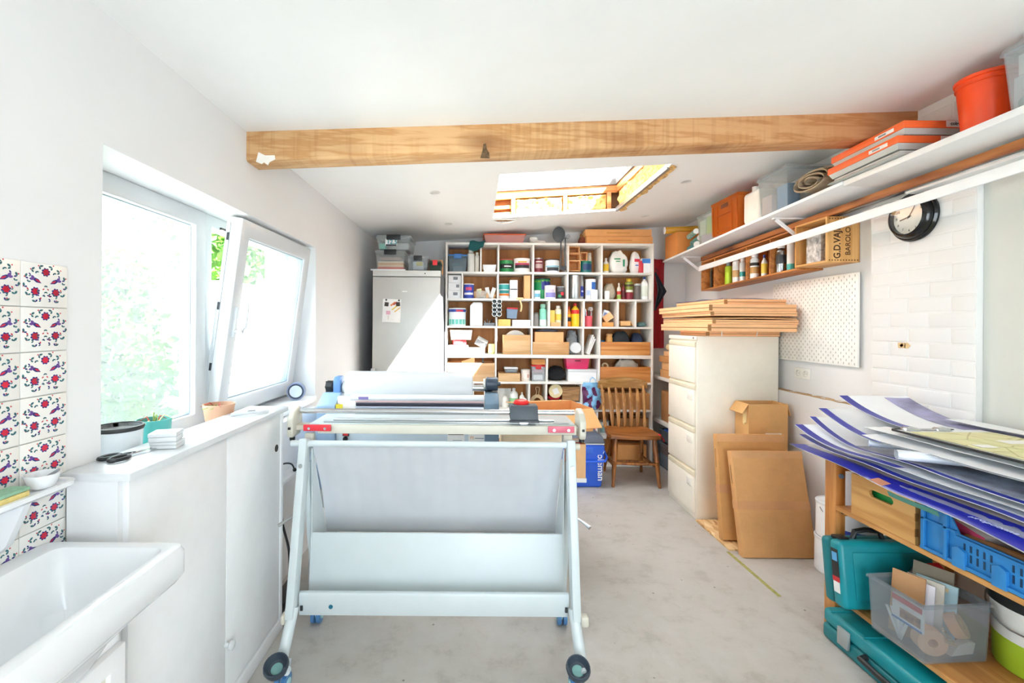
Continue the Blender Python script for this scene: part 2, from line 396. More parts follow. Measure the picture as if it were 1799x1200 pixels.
# beam across the room
bmT = (at(430, 235, 2.06), at(1620, 192, 2.29))
yl, yr = 2.06, 2.285
def beam_mat():
    t = NT('rough_sawn_pine'); t.b.inputs['Roughness'].default_value = .7
    v = t.coord((.55, 6, 6), False); big = t.noise(v, 2.2, 4, .6)
    w2 = t.new('Math', operation='MULTIPLY', i_1=30.0); t.l(big, w2.inputs[0]); sn = t.new('Math', operation='SINE'); t.l(w2.outputs[0], sn.inputs[0])
    mr = t.new('MapRange'); mr.inputs[1].default_value = -1; t.l(sn.outputs[0], mr.inputs[0])
    c1 = t.ramp(mr.outputs[0], [(.02, lin('#c4935e')), (.3, lin('#cfa372')), (1, lin('#d6ad7c'))])
    vo = t.new('TexVoronoi'); vo.inputs['Scale'].default_value = 1.0; vo.inputs['Randomness'].default_value = 1; t.l(t.coord((1.9, 4.5, 4.5), False), vo.inputs['Vector'])
    kn = t.ramp(vo.outputs['Distance'], [(.06, (1, 1, 1)), (.30, (0, 0, 0))])
    ks = t.new('Math', operation='MULTIPLY', i_1=.85); t.l(kn, ks.inputs[0])
    m = t.new('Mix', data_type='RGBA'); t.l(ks.outputs[0], m.inputs[0]); t.l(c1, m.inputs[6]); m.inputs[7].default_value = (*lin('#8d5a2c'), 1)
    wvf = t.noise(t.coord((42, .7, 1.6), False), 1.0, 2, .5)
    sw = t.ramp(wvf, [(.36, (.86, .81, .74)), (.5, (1, 1, 1))])
    area = t.ramp(t.noise(t.coord((.8, 1, 3), False), 2, 2), [(.38, (0, 0, 0)), (.6, (.9, .9, .9))])
    mm = t.new('Mix', data_type='RGBA', blend_type='MULTIPLY'); t.l(area, mm.inputs[0]); t.l(m.outputs[2], mm.inputs[6]); t.l(sw, mm.inputs[7])
    red = t.new('SeparateXYZ'); tc = t.new('TexCoord'); t.l(tc.outputs['Object'], red.inputs[0])
    rr = t.new('MapRange'); rr.inputs[1].default_value = .3; rr.inputs[2].default_value = 2.3; rr.inputs[4].default_value = .5; t.l(red.outputs[0], rr.inputs[0])
    m3 = t.new('Mix', data_type='RGBA', blend_type='MULTIPLY'); t.l(rr.outputs[0], m3.inputs[0]); t.l(mm.outputs[2], m3.inputs[6]); m3.inputs[7].default_value = (*lin('#e0985c'), 1)
    t.l(m3.outputs[2], t.b.inputs['Base Color']); t.bump(wvf, .05, .003); return t.m
b = MB(); h = .137; w_ = .12
for x, y in ((XL - .01, yl), (XR + .01, yr)):
    z1 = zc(x) + .004; z0 = z1 - h
    b.v += [Vector(p) for p in ((x, y, z1), (x, y, z0 + .006), (x, y + .012, z0), (x, y + w_, z0), (x, y + w_, z1))]
b.f = [(0, 1, 2, 3, 4), (5, 9, 8, 7, 6)] + [(i, (i + 1) % 5, 5 + (i + 1) % 5, 5 + i) for i in range(5)]
beam = struct(b.build('beam', beam_mat(), bev=.004)); beam['label'] = 'rough sawn pine ceiling beam crossing the room'
# dark stain and plaster smear are flakes left on the beam face
ang = math.atan2(yr - yl, XR - XL)
def on_beam(px, py): 
    v = at(px, py, 1.0); d = v - Vector((0, 0, CAMZ)); k = (yl + (0 - XL) * math.tan(ang)) / (1 - d.x * math.tan(ang)); return Vector((d.x * k, k, CAMZ + d.z * k))
def flake(px, py, poly, mat, nm):
    p = on_beam(px, py); m = MB(tr(p) @ Matrix.Rotation(ang, 4, 'Z') @ rx(90)); m.prism(poly, .0, .0018); return m.build(nm, mat, beam)
flake(852, 265, [(-.022, -.035), (.022, -.035), (.02, -.01), (.008, .01), (.004, .035), (-.008, .03), (-.012, 0)], plain('#6a5238', .9, var=.3, sc=60), 'bark_patch')
flake(466, 277, [(-.04, -.02), (-.015, -.03), (-.005, -.022), (.012, -.035), (.02, -.02), (.045, -.006), (.042, .012), (.0, .01), (-.03, .024)], plain('#f2ece2', .9), 'plaster_smear')

# skylight well: wooden curb, studs, insulation, glazing
sk = thing('skylight', 'unfinished square skylight with raw timber and yellow insulation', 'skylight'); del sk['category']; sk['kind'] = 'structure'
sk.name = 'window_2'
wd = wood('#cf9658', '#8e5526', 0); wdy = wood('#cf9658', '#8e5526', 1); ins_m = fabric('#cf9f5c', 25, var=.35)
zf = lambda x: zc(x) + .02
def slab(x0, x1, y0, y1, a, b_, mat, nm, top=0):
    m = MB(); vs = [(x, y, zf(x) + (b_ if k else a)) for k in (0, 1) for x, y in ((x0, y0), (x1, y0), (x1, y1), (x0, y1))]
    m.add(vs, [(3, 2, 1, 0), (4, 5, 6, 7), (0, 1, 5, 4), (1, 2, 6, 5), (2, 3, 7, 6), (3, 0, 4, 7)]); return m.build(nm, mat, sk, bev=.003)
def fluff(fn, nu, nv, nm, seed):
    rr = random.Random(seed)
    def f(u, v):
        p, nrm = fn(u, v); q = Vector(p) * 16
        edge = min(u, 1 - u, v, 1 - v); k = (noise.noise(q) * .022 + noise.noise(q * 2.7) * .013 + .015) * (1 if edge > .02 else .2)
        return Vector(p) + Vector(nrm) * k
    o = MB().grid(f, nu, nv).build(nm, ins_m, sk, smooth=50); return o
# far side
slab(SX0 - .05, SX1 + .05, SY1 + .012, SY1 + .05, .145, .215, wd, 'rafter')
slab(SX0 - .05, SX1 + .05, SY1 + .05, SY1 + .1, -.0, .2, plain('#5a3a20', .9), 'backing_board')
for x in (SX0 + .16, SX0 + .62, SX1 - .07): slab(x, x + .035, SY1 + .004, SY1 + .05, 0, .15, wd, 'stud')
slab(SX0 - .02, SX0 + .16, SY1 + .02, SY1 + .05, .06, .09, wd, 'lath'); slab(SX0 - .02, SX0 + .16, SY1 + .02, SY1 + .05, 0, .03, wd, 'lath')
for x0, x1, sd in ((SX0 + .2, SX0 + .615, 1), (SX0 + .66, SX1 - .075, 2)):
    fluff(lambda u, v: ((x0 + (x1 - x0) * u, SY1 + .03, zf(x0 + (x1 - x0) * u) + .005 + .13 * v), (0, -1, 0)), 46, 16, 'insulation', sd)
# right side
slab(SX1 + .012, SX1 + .05, SY0, SY1 + .05, .15, .215, wdy, 'rafter'); slab(SX1 + .05, SX1 + .1, SY0 - .05, SY1 + .1, 0, .2, plain('#5a3a20', .9), 'backing_board')
fluff(lambda u, v: ((SX1 + .035, SY0 + .02 + (SY1 - SY0 - .02) * u, zf(SX1) + .004 + .15 * v), (-1, 0, 0)), 110, 18, 'insulation', 4)
slab(SX1 - .006, SX1 + .016, SY0 + .06, SY1 - .02, -.032, .004, metal('#a9adae', .4), 'metal_profile')
# near and left sides (seen only from other viewpoints)
slab(SX0 - .05, SX0 - .002, SY0 - .05, SY1 + .05, 0, .215, wdy, 'curb'); slab(SX0 - .05, SX1 + .05, SY0 - .05, SY0 - .002, 0, .215, wd, 'curb')
# plasterboard lip with ragged edge
rg = MB(); 
def lip(u, v):
    x = SX0 + (SX1 - SX0) * u; return (x, SY1 + .004 - .03 * v * (.6 + .4 * noise.noise(Vector((u * 23, 1, 2)))) - .004, zf(x) - .019 - .006 * v)
rg.grid(lip, 60, 2, -.016); rg.build('plasterboard_lip', CEILM, sk)
rg = MB()
def lip2(u, v):
    y = SY0 + .02 + (SY1 - SY0 - .05) * u; x = SX1 + .01 + (.055 * v * (.55 + .9 * abs(noise.noise(Vector((u * 9, 5, 2))))))
    return (x, y, zc(x) - .001 - .012 * v * v)
rg.grid(lip2, 70, 3, .004); rg.build('torn_paper_edge', plain('#cda465', .9, var=.3, sc=30), sk)
MB().add([(x, y, zc(x) + .29 + k * .006) for k in (0, 1) for x, y in ((SX0 - .04, SY0 - .04), (SX1 + .04, SY0 - .04), (SX1 + .04, SY1 + .04), (SX0 - .04, SY1 + .04))],
         [(3, 2, 1, 0), (4, 5, 6, 7), (0, 1, 5, 4), (1, 2, 6, 5), (2, 3, 7, 6), (3, 0, 4, 7)]).build('pane', clear('#ffffff', .86, .05), sk)
MB().frame(SX0 - .06, SX1 + .06, SY0 - .06, SY1 + .06, .05, 0, .05, Matrix(((1, 0, 0, 0), (0, 0, 1, 0), (.068, 1, 0, zc(0) + .285), (0, 0, 0, 1)))).build('roof_frame', plain('#f4f4f4', .5), sk)
# broken plaster hole beside the skylight
ph = thing('plaster_hole', 'small broken hole in the ceiling plaster beside the skylight corner', 'hole', at(888, 391, 4.12)); 
c0 = at(884, 392, 4.12); zz0 = zc(c0.x); ph.location = (c0.x, 4.12, zz0)
MB().grid(lambda u, v: (-.12 + .24 * u, .05 * math.sin(math.pi * u) * (v - .2) * 1.3 - .02, -.002 - .003 * noise.noise(Vector((u * 9, v * 3, 1)))), 16, 5, .003).build('hole_lining', plain('#a9733c', .95, var=.3, sc=30), ph)
MB().tube([(-.12 + .24 * u / 14, .05 * math.sin(math.pi * u / 14) - .02 + .006 * math.sin(u * 2.1), -.006 - .012 * math.sin(math.pi * u / 14)) for u in range(15)], [.004 + .007 * math.sin(math.pi * u / 14) for u in range(15)], 6).build('torn_plaster_flap', CEILM, ph)
MB().tube([(-.11 + .22 * u / 10, -.035 + .004 * math.sin(u * 3), -.004) for u in range(11)], .005, 6).build('torn_plaster_flap', CEILM, ph)
# recessed spots in the ceiling
for px, py, lab in ((764, 338, 'small round recessed ceiling spot left of the skylight'), (1205, 319, 'small round recessed ceiling spot right of the skylight'), (788, 393, 'small round ceiling spot above the shelving, left of the orange tray'), (1133, 379, 'small round ceiling spot between skylight and flat brown boxes')):
    v = at(px, py, 1.0); d = v - Vector((0, 0, CAMZ)); k = (zc(0) - CAMZ) / (d.z - .068 * d.x)
    o = thing('ceiling_spot', lab, 'ceiling light', (d.x * k, k, zc(d.x * k)), ry(-3.9), 'recessed ceiling spots')
    MB().lathe([(.026, .0), (.036, -.002), (.037, -.004), (.028, -.006), (.024, .0)], 20, cap=False).build('trim_ring', plain('#d9d8d4', .4), o)
    MB().lathe([(.0, -.001), (.025, -.001)], 20, cap=False).build('lens', plain('#bdbcb8', .3), o)

# ------------------------------------------------------------ left window
UPVC = plain('#d2d6d9', .3, var=.01); GASK = plain('#98a8b2', .6)
GLASS = clear('#f4fbff', .80, .02, .6)
w1 = thing('window_1', None, None); struct(w1)
LF = Matrix(((0, 1, 0, 0), (1, 0, 0, 0), (0, 0, 1, 0), (0, 0, 0, 1)))   # local x -> world y, local y -> world x
fx0, fx1 = -1.30, -1.225
MB(LF).frame(WY0, 2.055, WZ0, WZ1, .07, fx0, fx1, wb=.085).build('window_frame', UPVC, w1, bev=.006)
MB(LF).frame(2.055, WY1, WZ0, WZ1, .055, fx0, fx1 - .005, wb=.06).build('window_frame', UPVC, w1, bev=.006)
MB(LF).frame(WY0 + .065, 1.99, WZ0 + .08, WZ1 - .065, .008, fx0 + .03, fx1 - .025).build('glazing_bead', GASK, w1)
MB(LF).box(WY0 + .07, 1.985, fx0 + .03, fx0 + .036, WZ0 + .085, WZ1 - .07).build('pane', GLASS, w1)
# tilted sash, hinged at the bottom
sash_y0, sash_y1, sh = 2.075, 2.925, .93
st_ = Matrix.Translation((-1.215, 0, .965)) @ Matrix.Rotation(R(7.2), 4, 'Y') @ LF
sash = MB(st_).frame(sash_y0, sash_y1, 0, sh, .082, -.045, .03).build('sash', UPVC, w1, bev=.008)
MB(st_).frame(sash_y0 + .078, sash_y1 - .078, .078, sh - .078, .008, -.02, .018).build('gasket', GASK, sash)
MB(st_).box(sash_y0 + .08, sash_y1 - .08, -.012, -.006, .08, sh - .08).build('pane', GLASS, sash)
hd = MB(st_); hd.box(sash_y0 + .028, sash_y0 + .056, .028, .042, .38, .52); hd.tube([(sash_y0 + .042, .04, .41), (sash_y0 + .042, .075, .41), (sash_y0 + .044, .08, .43), (sash_y0 + .046, .08, .54)], [.010, .010, .011, .009], 8)
hd.build('handle', UPVC, sash, bev=.003)
lk = MB(st_); lk.box(sash_y0 - .004, sash_y0 + .002, -.03, -.022, .03, sh - .03); lk.build('lock_strip', plain('#c4c9cc', .4), sash)
for z in (.22, .5, .82): MB(st_).box(sash_y0 - .006, sash_y0 - .003, -.032, -.022, z, z + .035).build('lock_plate', DARK, sash)
MB(LF).box(2.17, 2.24, fx1 - .012, fx1 + .004, WZ1 - .052, WZ1 - .042).build('stay_arm', DARK, w1)
struct(MB().box(-1.228, XL + .012, WY0 + .002, WY1 - .002, WZ0 - .02, WZ0 + .018).build('trim_2', WHITE, bev=.004))
sill = .938

# ------------------------------------------------------------ outside the window
def leaf_mat(c1, c2):
    t = NT('leaf'); oi = t.noise(t.coord(rnd=False), 3.5, 3); cc = t.ramp(oi, [(.3, lin(c1)), (.7, lin(c2))]); t.l(cc, t.b.inputs['Base Color'])
    t.b.inputs['Roughness'].default_value = .5
    tl = t.new('BsdfTranslucent'); t.l(cc, tl.inputs[0]); m = t.new('MixShader'); m.inputs[0].default_value = .45
    t.l(t.b.outputs[0], m.inputs[1]); t.l(tl.outputs[0], m.inputs[2]); t.l(m.outputs[0], t.out.inputs[0]); return t.m
def leaves(name, c, rad, n, size, mat, seed, parent):
    rr = random.Random(seed); m = MB()
    for i in range(n):
        while True:
            p = Vector((rr.uniform(-1, 1), rr.uniform(-1, 1), rr.uniform(-1, 1)))
            if .35 < p.length < 1 + .15 * noise.noise(p * 3): break
        q = Vector((c[0] + p.x * rad[0], c[1] + p.y * rad[1], max(.05, c[2] + p.z * rad[2]))); s_ = size * rr.uniform(.6, 1.3)
        T = Matrix.Translation(q) @ Euler((rr.uniform(0, 6.3), rr.uniform(0, 6.3), rr.uniform(0, 6.3))).to_matrix().to_4x4()
        m.add([(0, -s_, 0), (s_ * .5, -.1 * s_, .12 * s_), (0, s_, 0), (-s_ * .5, -.1 * s_, .12 * s_)], [(0, 1, 2, 3)], T)
    o = m.build(name, mat, parent, smooth=0); o['kind'] = 'stuff'; return o
struct(MB().box(-14, XL - .33, -6, 22, -.14, -.02).build('ground_outside', plain('#cfcbc0', .95)))
LM = leaf_mat('#1f4210', '#4c7c22'); LM2 = leaf_mat('#2a4a22', '#4c6c38')
bush = thing('garden_bush', 'tall pale green bush seen through the fixed window pane', 'bush', (-2.75, 3.1, -.02))
for q, (dx, dy, z, rr_) in enumerate(((0, 0, 1.0, 1.0), (-.3, -1.1, .9, .9), (-.2, .5, 1.45, .62), (-.3, .6, .6, .6))):
    leaves('foliage', (dx, dy, z), (.55 * rr_, .8 * rr_, rr_), 2600, .055, LM, 10 + q, bush)
for q in range(6): MB().tube([(.1 * math.sin(q * 2), -.9 + .35 * q, 0), (.12 * math.sin(q * 3 + 1), -.9 + .37 * q, .7), (.2 * math.sin(q * 5), -.9 + .4 * q, 1.5)], [.02, .014, .006], 6).build('stem', plain('#8a7a5c', .9), bush)
gw = thing('garden_wall', 'white rendered garden wall outside the open sash', 'wall', (-2.9, 8.0, -.02))
MB().box(-.1, .1, -2.9, 3.6, 0, 1.84).build('wall_body', plain('#f2f1ee', .9), gw); MB().box(-.14, .14, -2.94, 3.64, 1.84, 1.9).build('coping', plain('#dfddd8', .9), gw)
vine = thing('climbing_vine', 'bright green leafy vine hanging over the white garden wall', 'vine', (-3.0, 6.2, 1.88))
leaves('foliage', (.0, 0, .55), (.5, 1.7, .75), 2600, .075, LM, 31, vine)
MB().tube([(0, -1.2, -1.0 + .0), (.02, -.4, -.02), (0, .5, .2), (0, 1.3, .5)], .02, 6).build('stem', plain('#7c6a4a', .9), vine)
tr1 = thing('garden_tree', 'grey green tree far behind the garden wall', 'tree', (-6.2, 11.5, -.02))
MB().cyl((0, 0, 0), (0, 0, 3.0), .16, .09).build('trunk', plain('#7a6a55', .9), tr1); leaves('foliage', (0, 0, 3.4), (2.2, 2.4, 1.7), 3000, .13, LM2, 44, tr1)
# ------------------------------------------------------------ decorated wall tiles beside the sink
TILE_T = [plain('#eceae4', .2, var=.03), plain('#cf1f3a', .3, var=.1), plain('#2b2f7c', .35, var=.1), plain('#2f6a72', .35, var=.1), plain('#6c4a9a', .35)]
tm = MB(); tm.box(0, .117, 0, .104, 0, .006)
mo = MB(); cx_, cy_ = .0585, .052
def petal(x, y, a, L, w, k, z=.0062):
    mo.k = k; T = tr(x, y, 0) @ Matrix.Rotation(a, 4, 'Z'); mo.prism([(0, 0), (L * .45, w), (L * .8, w * .75), (L, 0), (L * .8, -w * .75), (L * .45, -w)], .0061, z + .0003 * k, T)
def flower(x, y, s_):
    for i in range(8): petal(x, y, i * math.pi / 4 + .3, .0105 * s_, .0032 * s_, 1)
    for i in range(6): petal(x, y, i * math.pi / 3, .0078 * s_, .0028 * s_, 0, .0066)
for f in ((0, .030), (-.023, -.015), (.023, -.015)): flower(cx_ + f[0], cy_ + f[1], 1)
for sx in (-1, 1):
    petal(cx_ + sx * .010, cy_ + .004, math.pi / 2 - sx * 1.05, .022, .0045, 1); petal(cx_ + sx * .012, cy_ + .006, math.pi / 2 - sx * 1.05, .013, .002, 0, .0066)
    petal(cx_ + sx * .026, cy_ + .012, math.pi / 2 - sx * .6, .010, .003, 3); petal(cx_ + sx * .026, cy_ + .012, math.pi / 2 - sx * 1.5, .010, .003, 3)
    for i, a in enumerate((20, 48, -8, -34, -62, 72)):
        a = R(a); r = .044; x = cx_ + sx * r * math.cos(a) * 1.08; y = cy_ + r * math.sin(a)
        petal(x, y, a + 1.6 if sx > 0 else math.pi - a - 1.6, .009, .0022, 2); petal(x, y, (a + 3.0) if sx > 0 else -a, .007, .0019, 2 if i % 2 else 1); petal(x + .002 * sx, y + .003, R(70) * sx, .0036, .0017, 0)
    for i, a in enumerate((8, 34, 60, -20, -48, -74)):
        a = R(a); r = .036; x = cx_ + sx * r * math.cos(a) * 1.1; y = cy_ + r * math.sin(a); petal(x, y, a * 2.1 + i, .0065, .0016, (2, 1, 2, 0, 2, 1)[i]); petal(x, y, a * 2.1 + i + 1.4, .005, .0014, 2)
    for i in range(5): petal(cx_ + sx * (.006 + .004 * i), cy_ - .022 - .005 * math.sin(i * 1.4), R(40 + 75 * i) * sx, .006, .0017, (2, 0, 1, 2, 0)[i])
    for i in range(4): petal(cx_ + sx * (.004 + .0035 * (i % 2)), cy_ - .004 - .007 * i, R(90 + sx * 50), .006, .0014, (2, 0, 2, 1)[i])
_mc = Vector((cx_, cy_, 0)); mo.v = [Vector((_mc.x + (p.x - _mc.x) * 1.13, _mc.y + (p.y - _mc.y) * 1.06, p.z)) for p in mo.v]
T0 = tm.build('tile', TILE_T[0], None, bev=.0015); M0 = mo.build('painted_motif', [TILE_T[1], TILE_T[2], TILE_T[3], TILE_T[4]], None, smooth=0)
tdat, mdat = T0.data, M0.data; bpy.data.objects.remove(T0); bpy.data.objects.remove(M0)
WALLT = Matrix(((0, 0, 1, 0), (1, 0, 0, 0), (0, 1, 0, 0), (0, 0, 0, 1)))
for c in range(2):
    for r_ in range(7):
        t = bpy.data.objects.new('tile', tdat); COL.objects.link(t); t.parent = wl
        t.matrix_local = tr(XL + .0005, 1.042 - c * .119, 1.437 - r_ * .106) @ WALLT
        q = bpy.data.objects.new('painted_motif', mdat); COL.objects.link(q); q.parent = t; q['kind'] = 'stuff'

# ------------------------------------------------------------ shallow white cabinet under the window
cb = thing('low_cabinet', 'shallow white cabinet under the window with plain doors', 'cabinet', (-.97, 1.62, 0))
W_(cb).box(-1.04, -.91, 1.157, 2.098, .0, 1.0).build('carcass', WHITE, cb)
for y0, y1 in ((1.172, 1.631), (1.635, 2.072)):
    d = W_(cb).box(-.91, -.893, y0, y1, .062, .998).build('door', WHITE, cb, bev=.0015)
    hy, hz = ((1.2, .755), (2.035, .845))[y0 > 1.5]
    h_ = MB(tr(-Vector(cb.location)) @ tr(-.8932, hy, hz) @ ry(90)); h_.lathe([(.0, .001), (.011, .001), (.016, .002), (.016, .0), (0, 0)], 18, cap=False); h_.build('finger_hole', plain('#3c342c', .6), d)
W_(cb).box(-.91, -.888, 2.074, 2.098, 0, 1.0).build('end_stile', WHITE, cb, bev=.002)
W_(cb).box(-.91, -.884, 1.157, 2.098, 0, .058).build('plinth', WHITE, cb, bev=.004)
kb = MB(tr(-Vector(cb.location)) @ tr(-.893, 1.633, .247) @ ry(90)); kb.lathe([(.009, 0), (.008, .012), (.016, .018), (.017, .026), (.010, .03)], 16); kb.build('knob', WHITE_GLOSS, cb)
wt = thing('worktop', 'narrow white worktop on the low cabinet below the window', 'worktop', (-.95, 1.62, 1.0))
W_(wt).box(-1.046, -.868, 1.142, 2.104, 1.001, 1.021).build('slab', WHITE_GLOSS, wt, bev=.003)
CT = 1.022
# white wall box and hanging cables past the cabinet
wb = thing('wall_unit', 'white wall unit under the sill past the cabinet', 'wall unit', (-.98, 2.45, .62))
W_(wb).box(-1.046, -.93, 2.108, 2.80, .622, .638).build('bottom_board', WHITE, wb); W_(wb).box(-1.046, -.985, 2.108, 2.80, .638, .897).build('back_box', WHITE, wb)
W_(wb).box(-.985, -.93, 2.782, 2.80, .638, .897).build('side_board', WHITE, wb)
def cable(label, pts, r, mat, grp='cables hanging beside the cabinet'):
    P = [Vector(p) for p in pts]; Q = []
    for i in range(len(P) - 1):
        a = P[max(0, i - 1)]; b = P[i]; c = P[i + 1]; d = P[min(len(P) - 1, i + 2)]
        for k in range(6):
            t = k / 6; Q.append(.5 * ((2 * b) + (c - a) * t + (2 * a - 5 * b + 4 * c - d) * t * t + (3 * b - a - 3 * c + d) * t ** 3))
    Q.append(P[-1]); o = thing('cable', label, 'cable', P[-1], 0, grp); W_(o).tube(Q, r, 7).build('cord', mat, o)
    e = Q[-1]; d = (Q[-1] - Q[-3]).normalized(); W_(o).cyl(e - d * .004, e + d * .03, r * 2.4, r * 2.0, 10).build('plug', mat, o); return o
cable('black cable looping out of the white wall unit', [(-.936, 2.115, .70), (-.92, 2.15, .735), (-.915, 2.25, .71), (-.94, 2.36, .645)], .004, BLACK)
cable('thick black cable running down to the floor behind the trimmer leg', [(-.95, 2.2, .615), (-.93, 2.19, .45), (-.90, 2.2, .3), (-.9, 2.2, .12), (-.9, 2.22, .03)], .006, BLACK)
cable('upper looping white cable in the dark gap beside the cabinet', [(-1.0, 2.25, .615), (-.96, 2.16, .5), (-.99, 2.18, .42), (-1.03, 2.25, .33)], .004, WHITE)
cable('lower white cable curling near the floor beside the cabinet', [(-1.02, 2.3, .615), (-1.0, 2.14, .36), (-.96, 2.12, .28), (-1.02, 2.15, .22), (-1.02, 2.12, .03)], .004, WHITE)
ps = thing('power_strip', 'black power strip on the floor beside the cabinet end', 'power strip', (-.97, 2.2, 0))
W_(ps).box(-1.0, -.93, 2.13, 2.42, .0, .045).build('body', BLACK, ps, bev=.006); W_(ps).cyl((-.965, 2.17, .045), (-.965, 2.17, .16), .028, .026).build('plug', BLACK, ps)

# ------------------------------------------------------------ sink
sn_ = thing('sink', 'white ceramic trough sink on a white base beside the tiles', 'sink', (-.87, .78, 0))
CER = plain('#e6e8ea', .12, var=.01)
def rrect(x0, x1, y0, y1, r, z, n=5):
    P = []
    for cx, cy, a0 in ((x1 - r, y1 - r, 0), (x0 + r, y1 - r, 90), (x0 + r, y0 + r, 180), (x1 - r, y0 + r, 270)):
        for i in range(n + 1): a = R(a0 + 90 * i / n); P.append((cx + r * math.cos(a), cy + r * math.sin(a), z))
    return P
def loft(m, loops, cap0=True, cap1=True):
    n = len(loops[0]); vs = [p for L in loops for p in L]; fs = []
    for j in range(len(loops) - 1):
        for i in range(n): fs.append((j * n + i, j * n + (i + 1) % n, (j + 1) * n + (i + 1) % n, (j + 1) * n + i))
    if cap0: fs.append(tuple(range(n - 1, -1, -1)))
    if cap1: fs.append(tuple((len(loops) - 1) * n + i for i in range(n)))
    return m.add(vs, fs)
bx = (-1.044, -.700, .40, 1.115)
def lp(d, z, r, dl=None): return rrect(bx[0] + (d if dl is None else dl), bx[1] - d, bx[2] + d, bx[3] - d, r, z)
loft(W_(sn_), [lp(.13, .64, .03, .02), lp(.10, .70, .03, .01), lp(.030, .775, .03, 0), lp(.010, .785, .03, 0), lp(.0, .80, .028, 0), lp(.0, .852, .028, 0), lp(.006, .866, .026, 0), lp(.018, .87, .025, .01), lp(.034, .866, .024, .05), lp(.042, .852, .03, .06), lp(.062, .74, .05, .08), lp(.10, .70, .05, .12)]).build('basin', CER, sn_)
W_(sn_).lathe([(.0, 0), (.022, 0), (.026, .003), (.030, .002)], 18, tr(-.9, .72, .701), cap=False).build('drain', CHROME, sn_)
W_(sn_).box(-1.044, -.83, .46, 1.06, 0, .69).build('base_body', WHITE, sn_)
fr_ = MB(Matrix.Translation(-Vector(sn_.location)) @ Matrix(((0, 1, 0, 0), (1, 0, 0, 0), (0, 0, 1, 0), (0, 0, 0, 1)))); fr_.frame(.46, 1.06, .02, .66, .045, -.83, -.812); fr_.build('face_frame', WHITE, sn_, bev=.003)
W_(sn_).box(-.83, -.822, .50, 1.02, .06, .62).build('door_panel', plain('#d9d6c8', .5), sn_)  # darker olive colour puts the recess shading into the panel
sp = thing('soap_shelf', 'white ceramic soap shelf fixed on the flowered tiles', 'shelf', (XL + .007, 1.02, 1.015))
loft(W_(sp), [rrect(XL + .007, -.985, .90, 1.10, .02, 1.0), rrect(XL + .007, -.965, .885, 1.115, .03, 1.012), rrect(XL + .007, -.965, .885, 1.115, .03, 1.022), rrect(XL + .014, -.975, .895, 1.105, .025, 1.022), rrect(XL + .014, -.98, .90, 1.10, .02, 1.016)]).build('tray', CER, sp)
W_(sp).prism([(0, 0), (.06, 0), (.02, -.09), (0, -.11)], -.008, .008, Matrix(((1, 0, 0, XL + .007), (0, 0, 1, 1.0), (0, 1, 0, 1.001), (0, 0, 0, 1)))).build('bracket', CER, sp)
o = thing('soap_bowl', 'small white bowl on the soap shelf', 'bowl', (-1.005, 1.055, 1.0165)); MB().lathe([(.018, 0), (.024, .004), (.032, .028), (.034, .034), (.031, .034), (.022, .008), (0, .006)], 22, cap=False).build('bowl_body', CER, o); MB().cyl((-.01, 0, .012), (.03, .01, .04), .004, .003).build('brush_handle', GREY, o)
o = thing('sponge', 'yellow and green sponge on the soap shelf', 'sponge', (-1.0, .965, 1.0165)); MB().box(-.022, .022, -.035, .035, 0, .016).build('foam', fabric('#e3cf86', 60), o, bev=.004); MB().box(-.022, .022, -.035, .035, .0162, .024).build('scouring_pad', fabric('#8fb89a', 80), o, bev=.002)

# ------------------------------------------------------------ things on the worktop and the sill
sc_ = thing('scissors', 'black handled scissors lying open on the worktop near the tiles', 'scissors', at(205, 808, 1.33)); sc_.location.z = CT + .0005
scl = Vector((-.985, 1.30, CT)); sc_.location = scl; sc_.rotation_euler = (0, 0, R(72))
for s_, a in ((1, 4), (-1, -5)):
    b_ = MB(rz(a)); b_.prism([(-.02, -.006 * s_), (.085, -.001 * s_), (.088, .002 * s_), (-.02, .008 * s_)], .004 + .0018 * (s_ > 0), .0056 + .0018 * (s_ > 0)); bl = b_.build('blade', CHROME, sc_)
    h_ = MB(rz(a)); h_.tube([(-.02 - .026 + .026 * math.cos(R(t)), -s_ * (.015 + .015 * math.sin(R(t))) , .006) for t in range(0, 360, 24)], .0055, 7, True); h_.tube([(-.025, .001, .006), (-.01, 0, .006), (.012, .001, .006)], [.006, .006, .003], 7)
    h_.build('handle', BLACK, sc_)
MB().lathe([(.004, .003), (.004, .009), (0, .009)], 10).build('pivot', STEEL, sc_)
for i, (w, d, h, z, dx, a, lab) in enumerate(((.072, .062, .020, CT, 0, 10, 'lower of two small white boxes on the worktop'), (.074, .064, .027, CT + .0205, -.005, 16, 'upper of two small white boxes on the worktop'))):
    o = thing('small_box', lab, 'box', (-.945 + dx, 1.395, z), a, 'white boxes on the worktop')
    MB().box(-w / 2, w / 2, -d / 2, d / 2, 0, h * .55).build('box_base', WHITE_GLOSS, o, bev=.002); MB().box(-w / 2 - .001, w / 2 + .001, -d / 2 - .001, d / 2 + .001, h * .55 + .0004, h).build('box_lid', WHITE_GLOSS, o, bev=.002)
o = thing('box_cutter', 'pale grey box cutter knife at the far end of the worktop', 'knife', (-.945, 1.90, CT), 38)
MB().prism([(-.075, -.008), (.05, -.012), (.075, -.006), (.07, .008), (-.06, .012)], .0, .014).build('grip', plain('#d3d6d8', .4), o, bev=.004); MB().prism([(-.076, -.006), (-.06, .008), (-.10, .006)], .006, .0068).build('blade', CHROME, o); MB().box(-.01, .02, -.004, .004, .014, .018).build('slider', GREY, o, bev=.001)
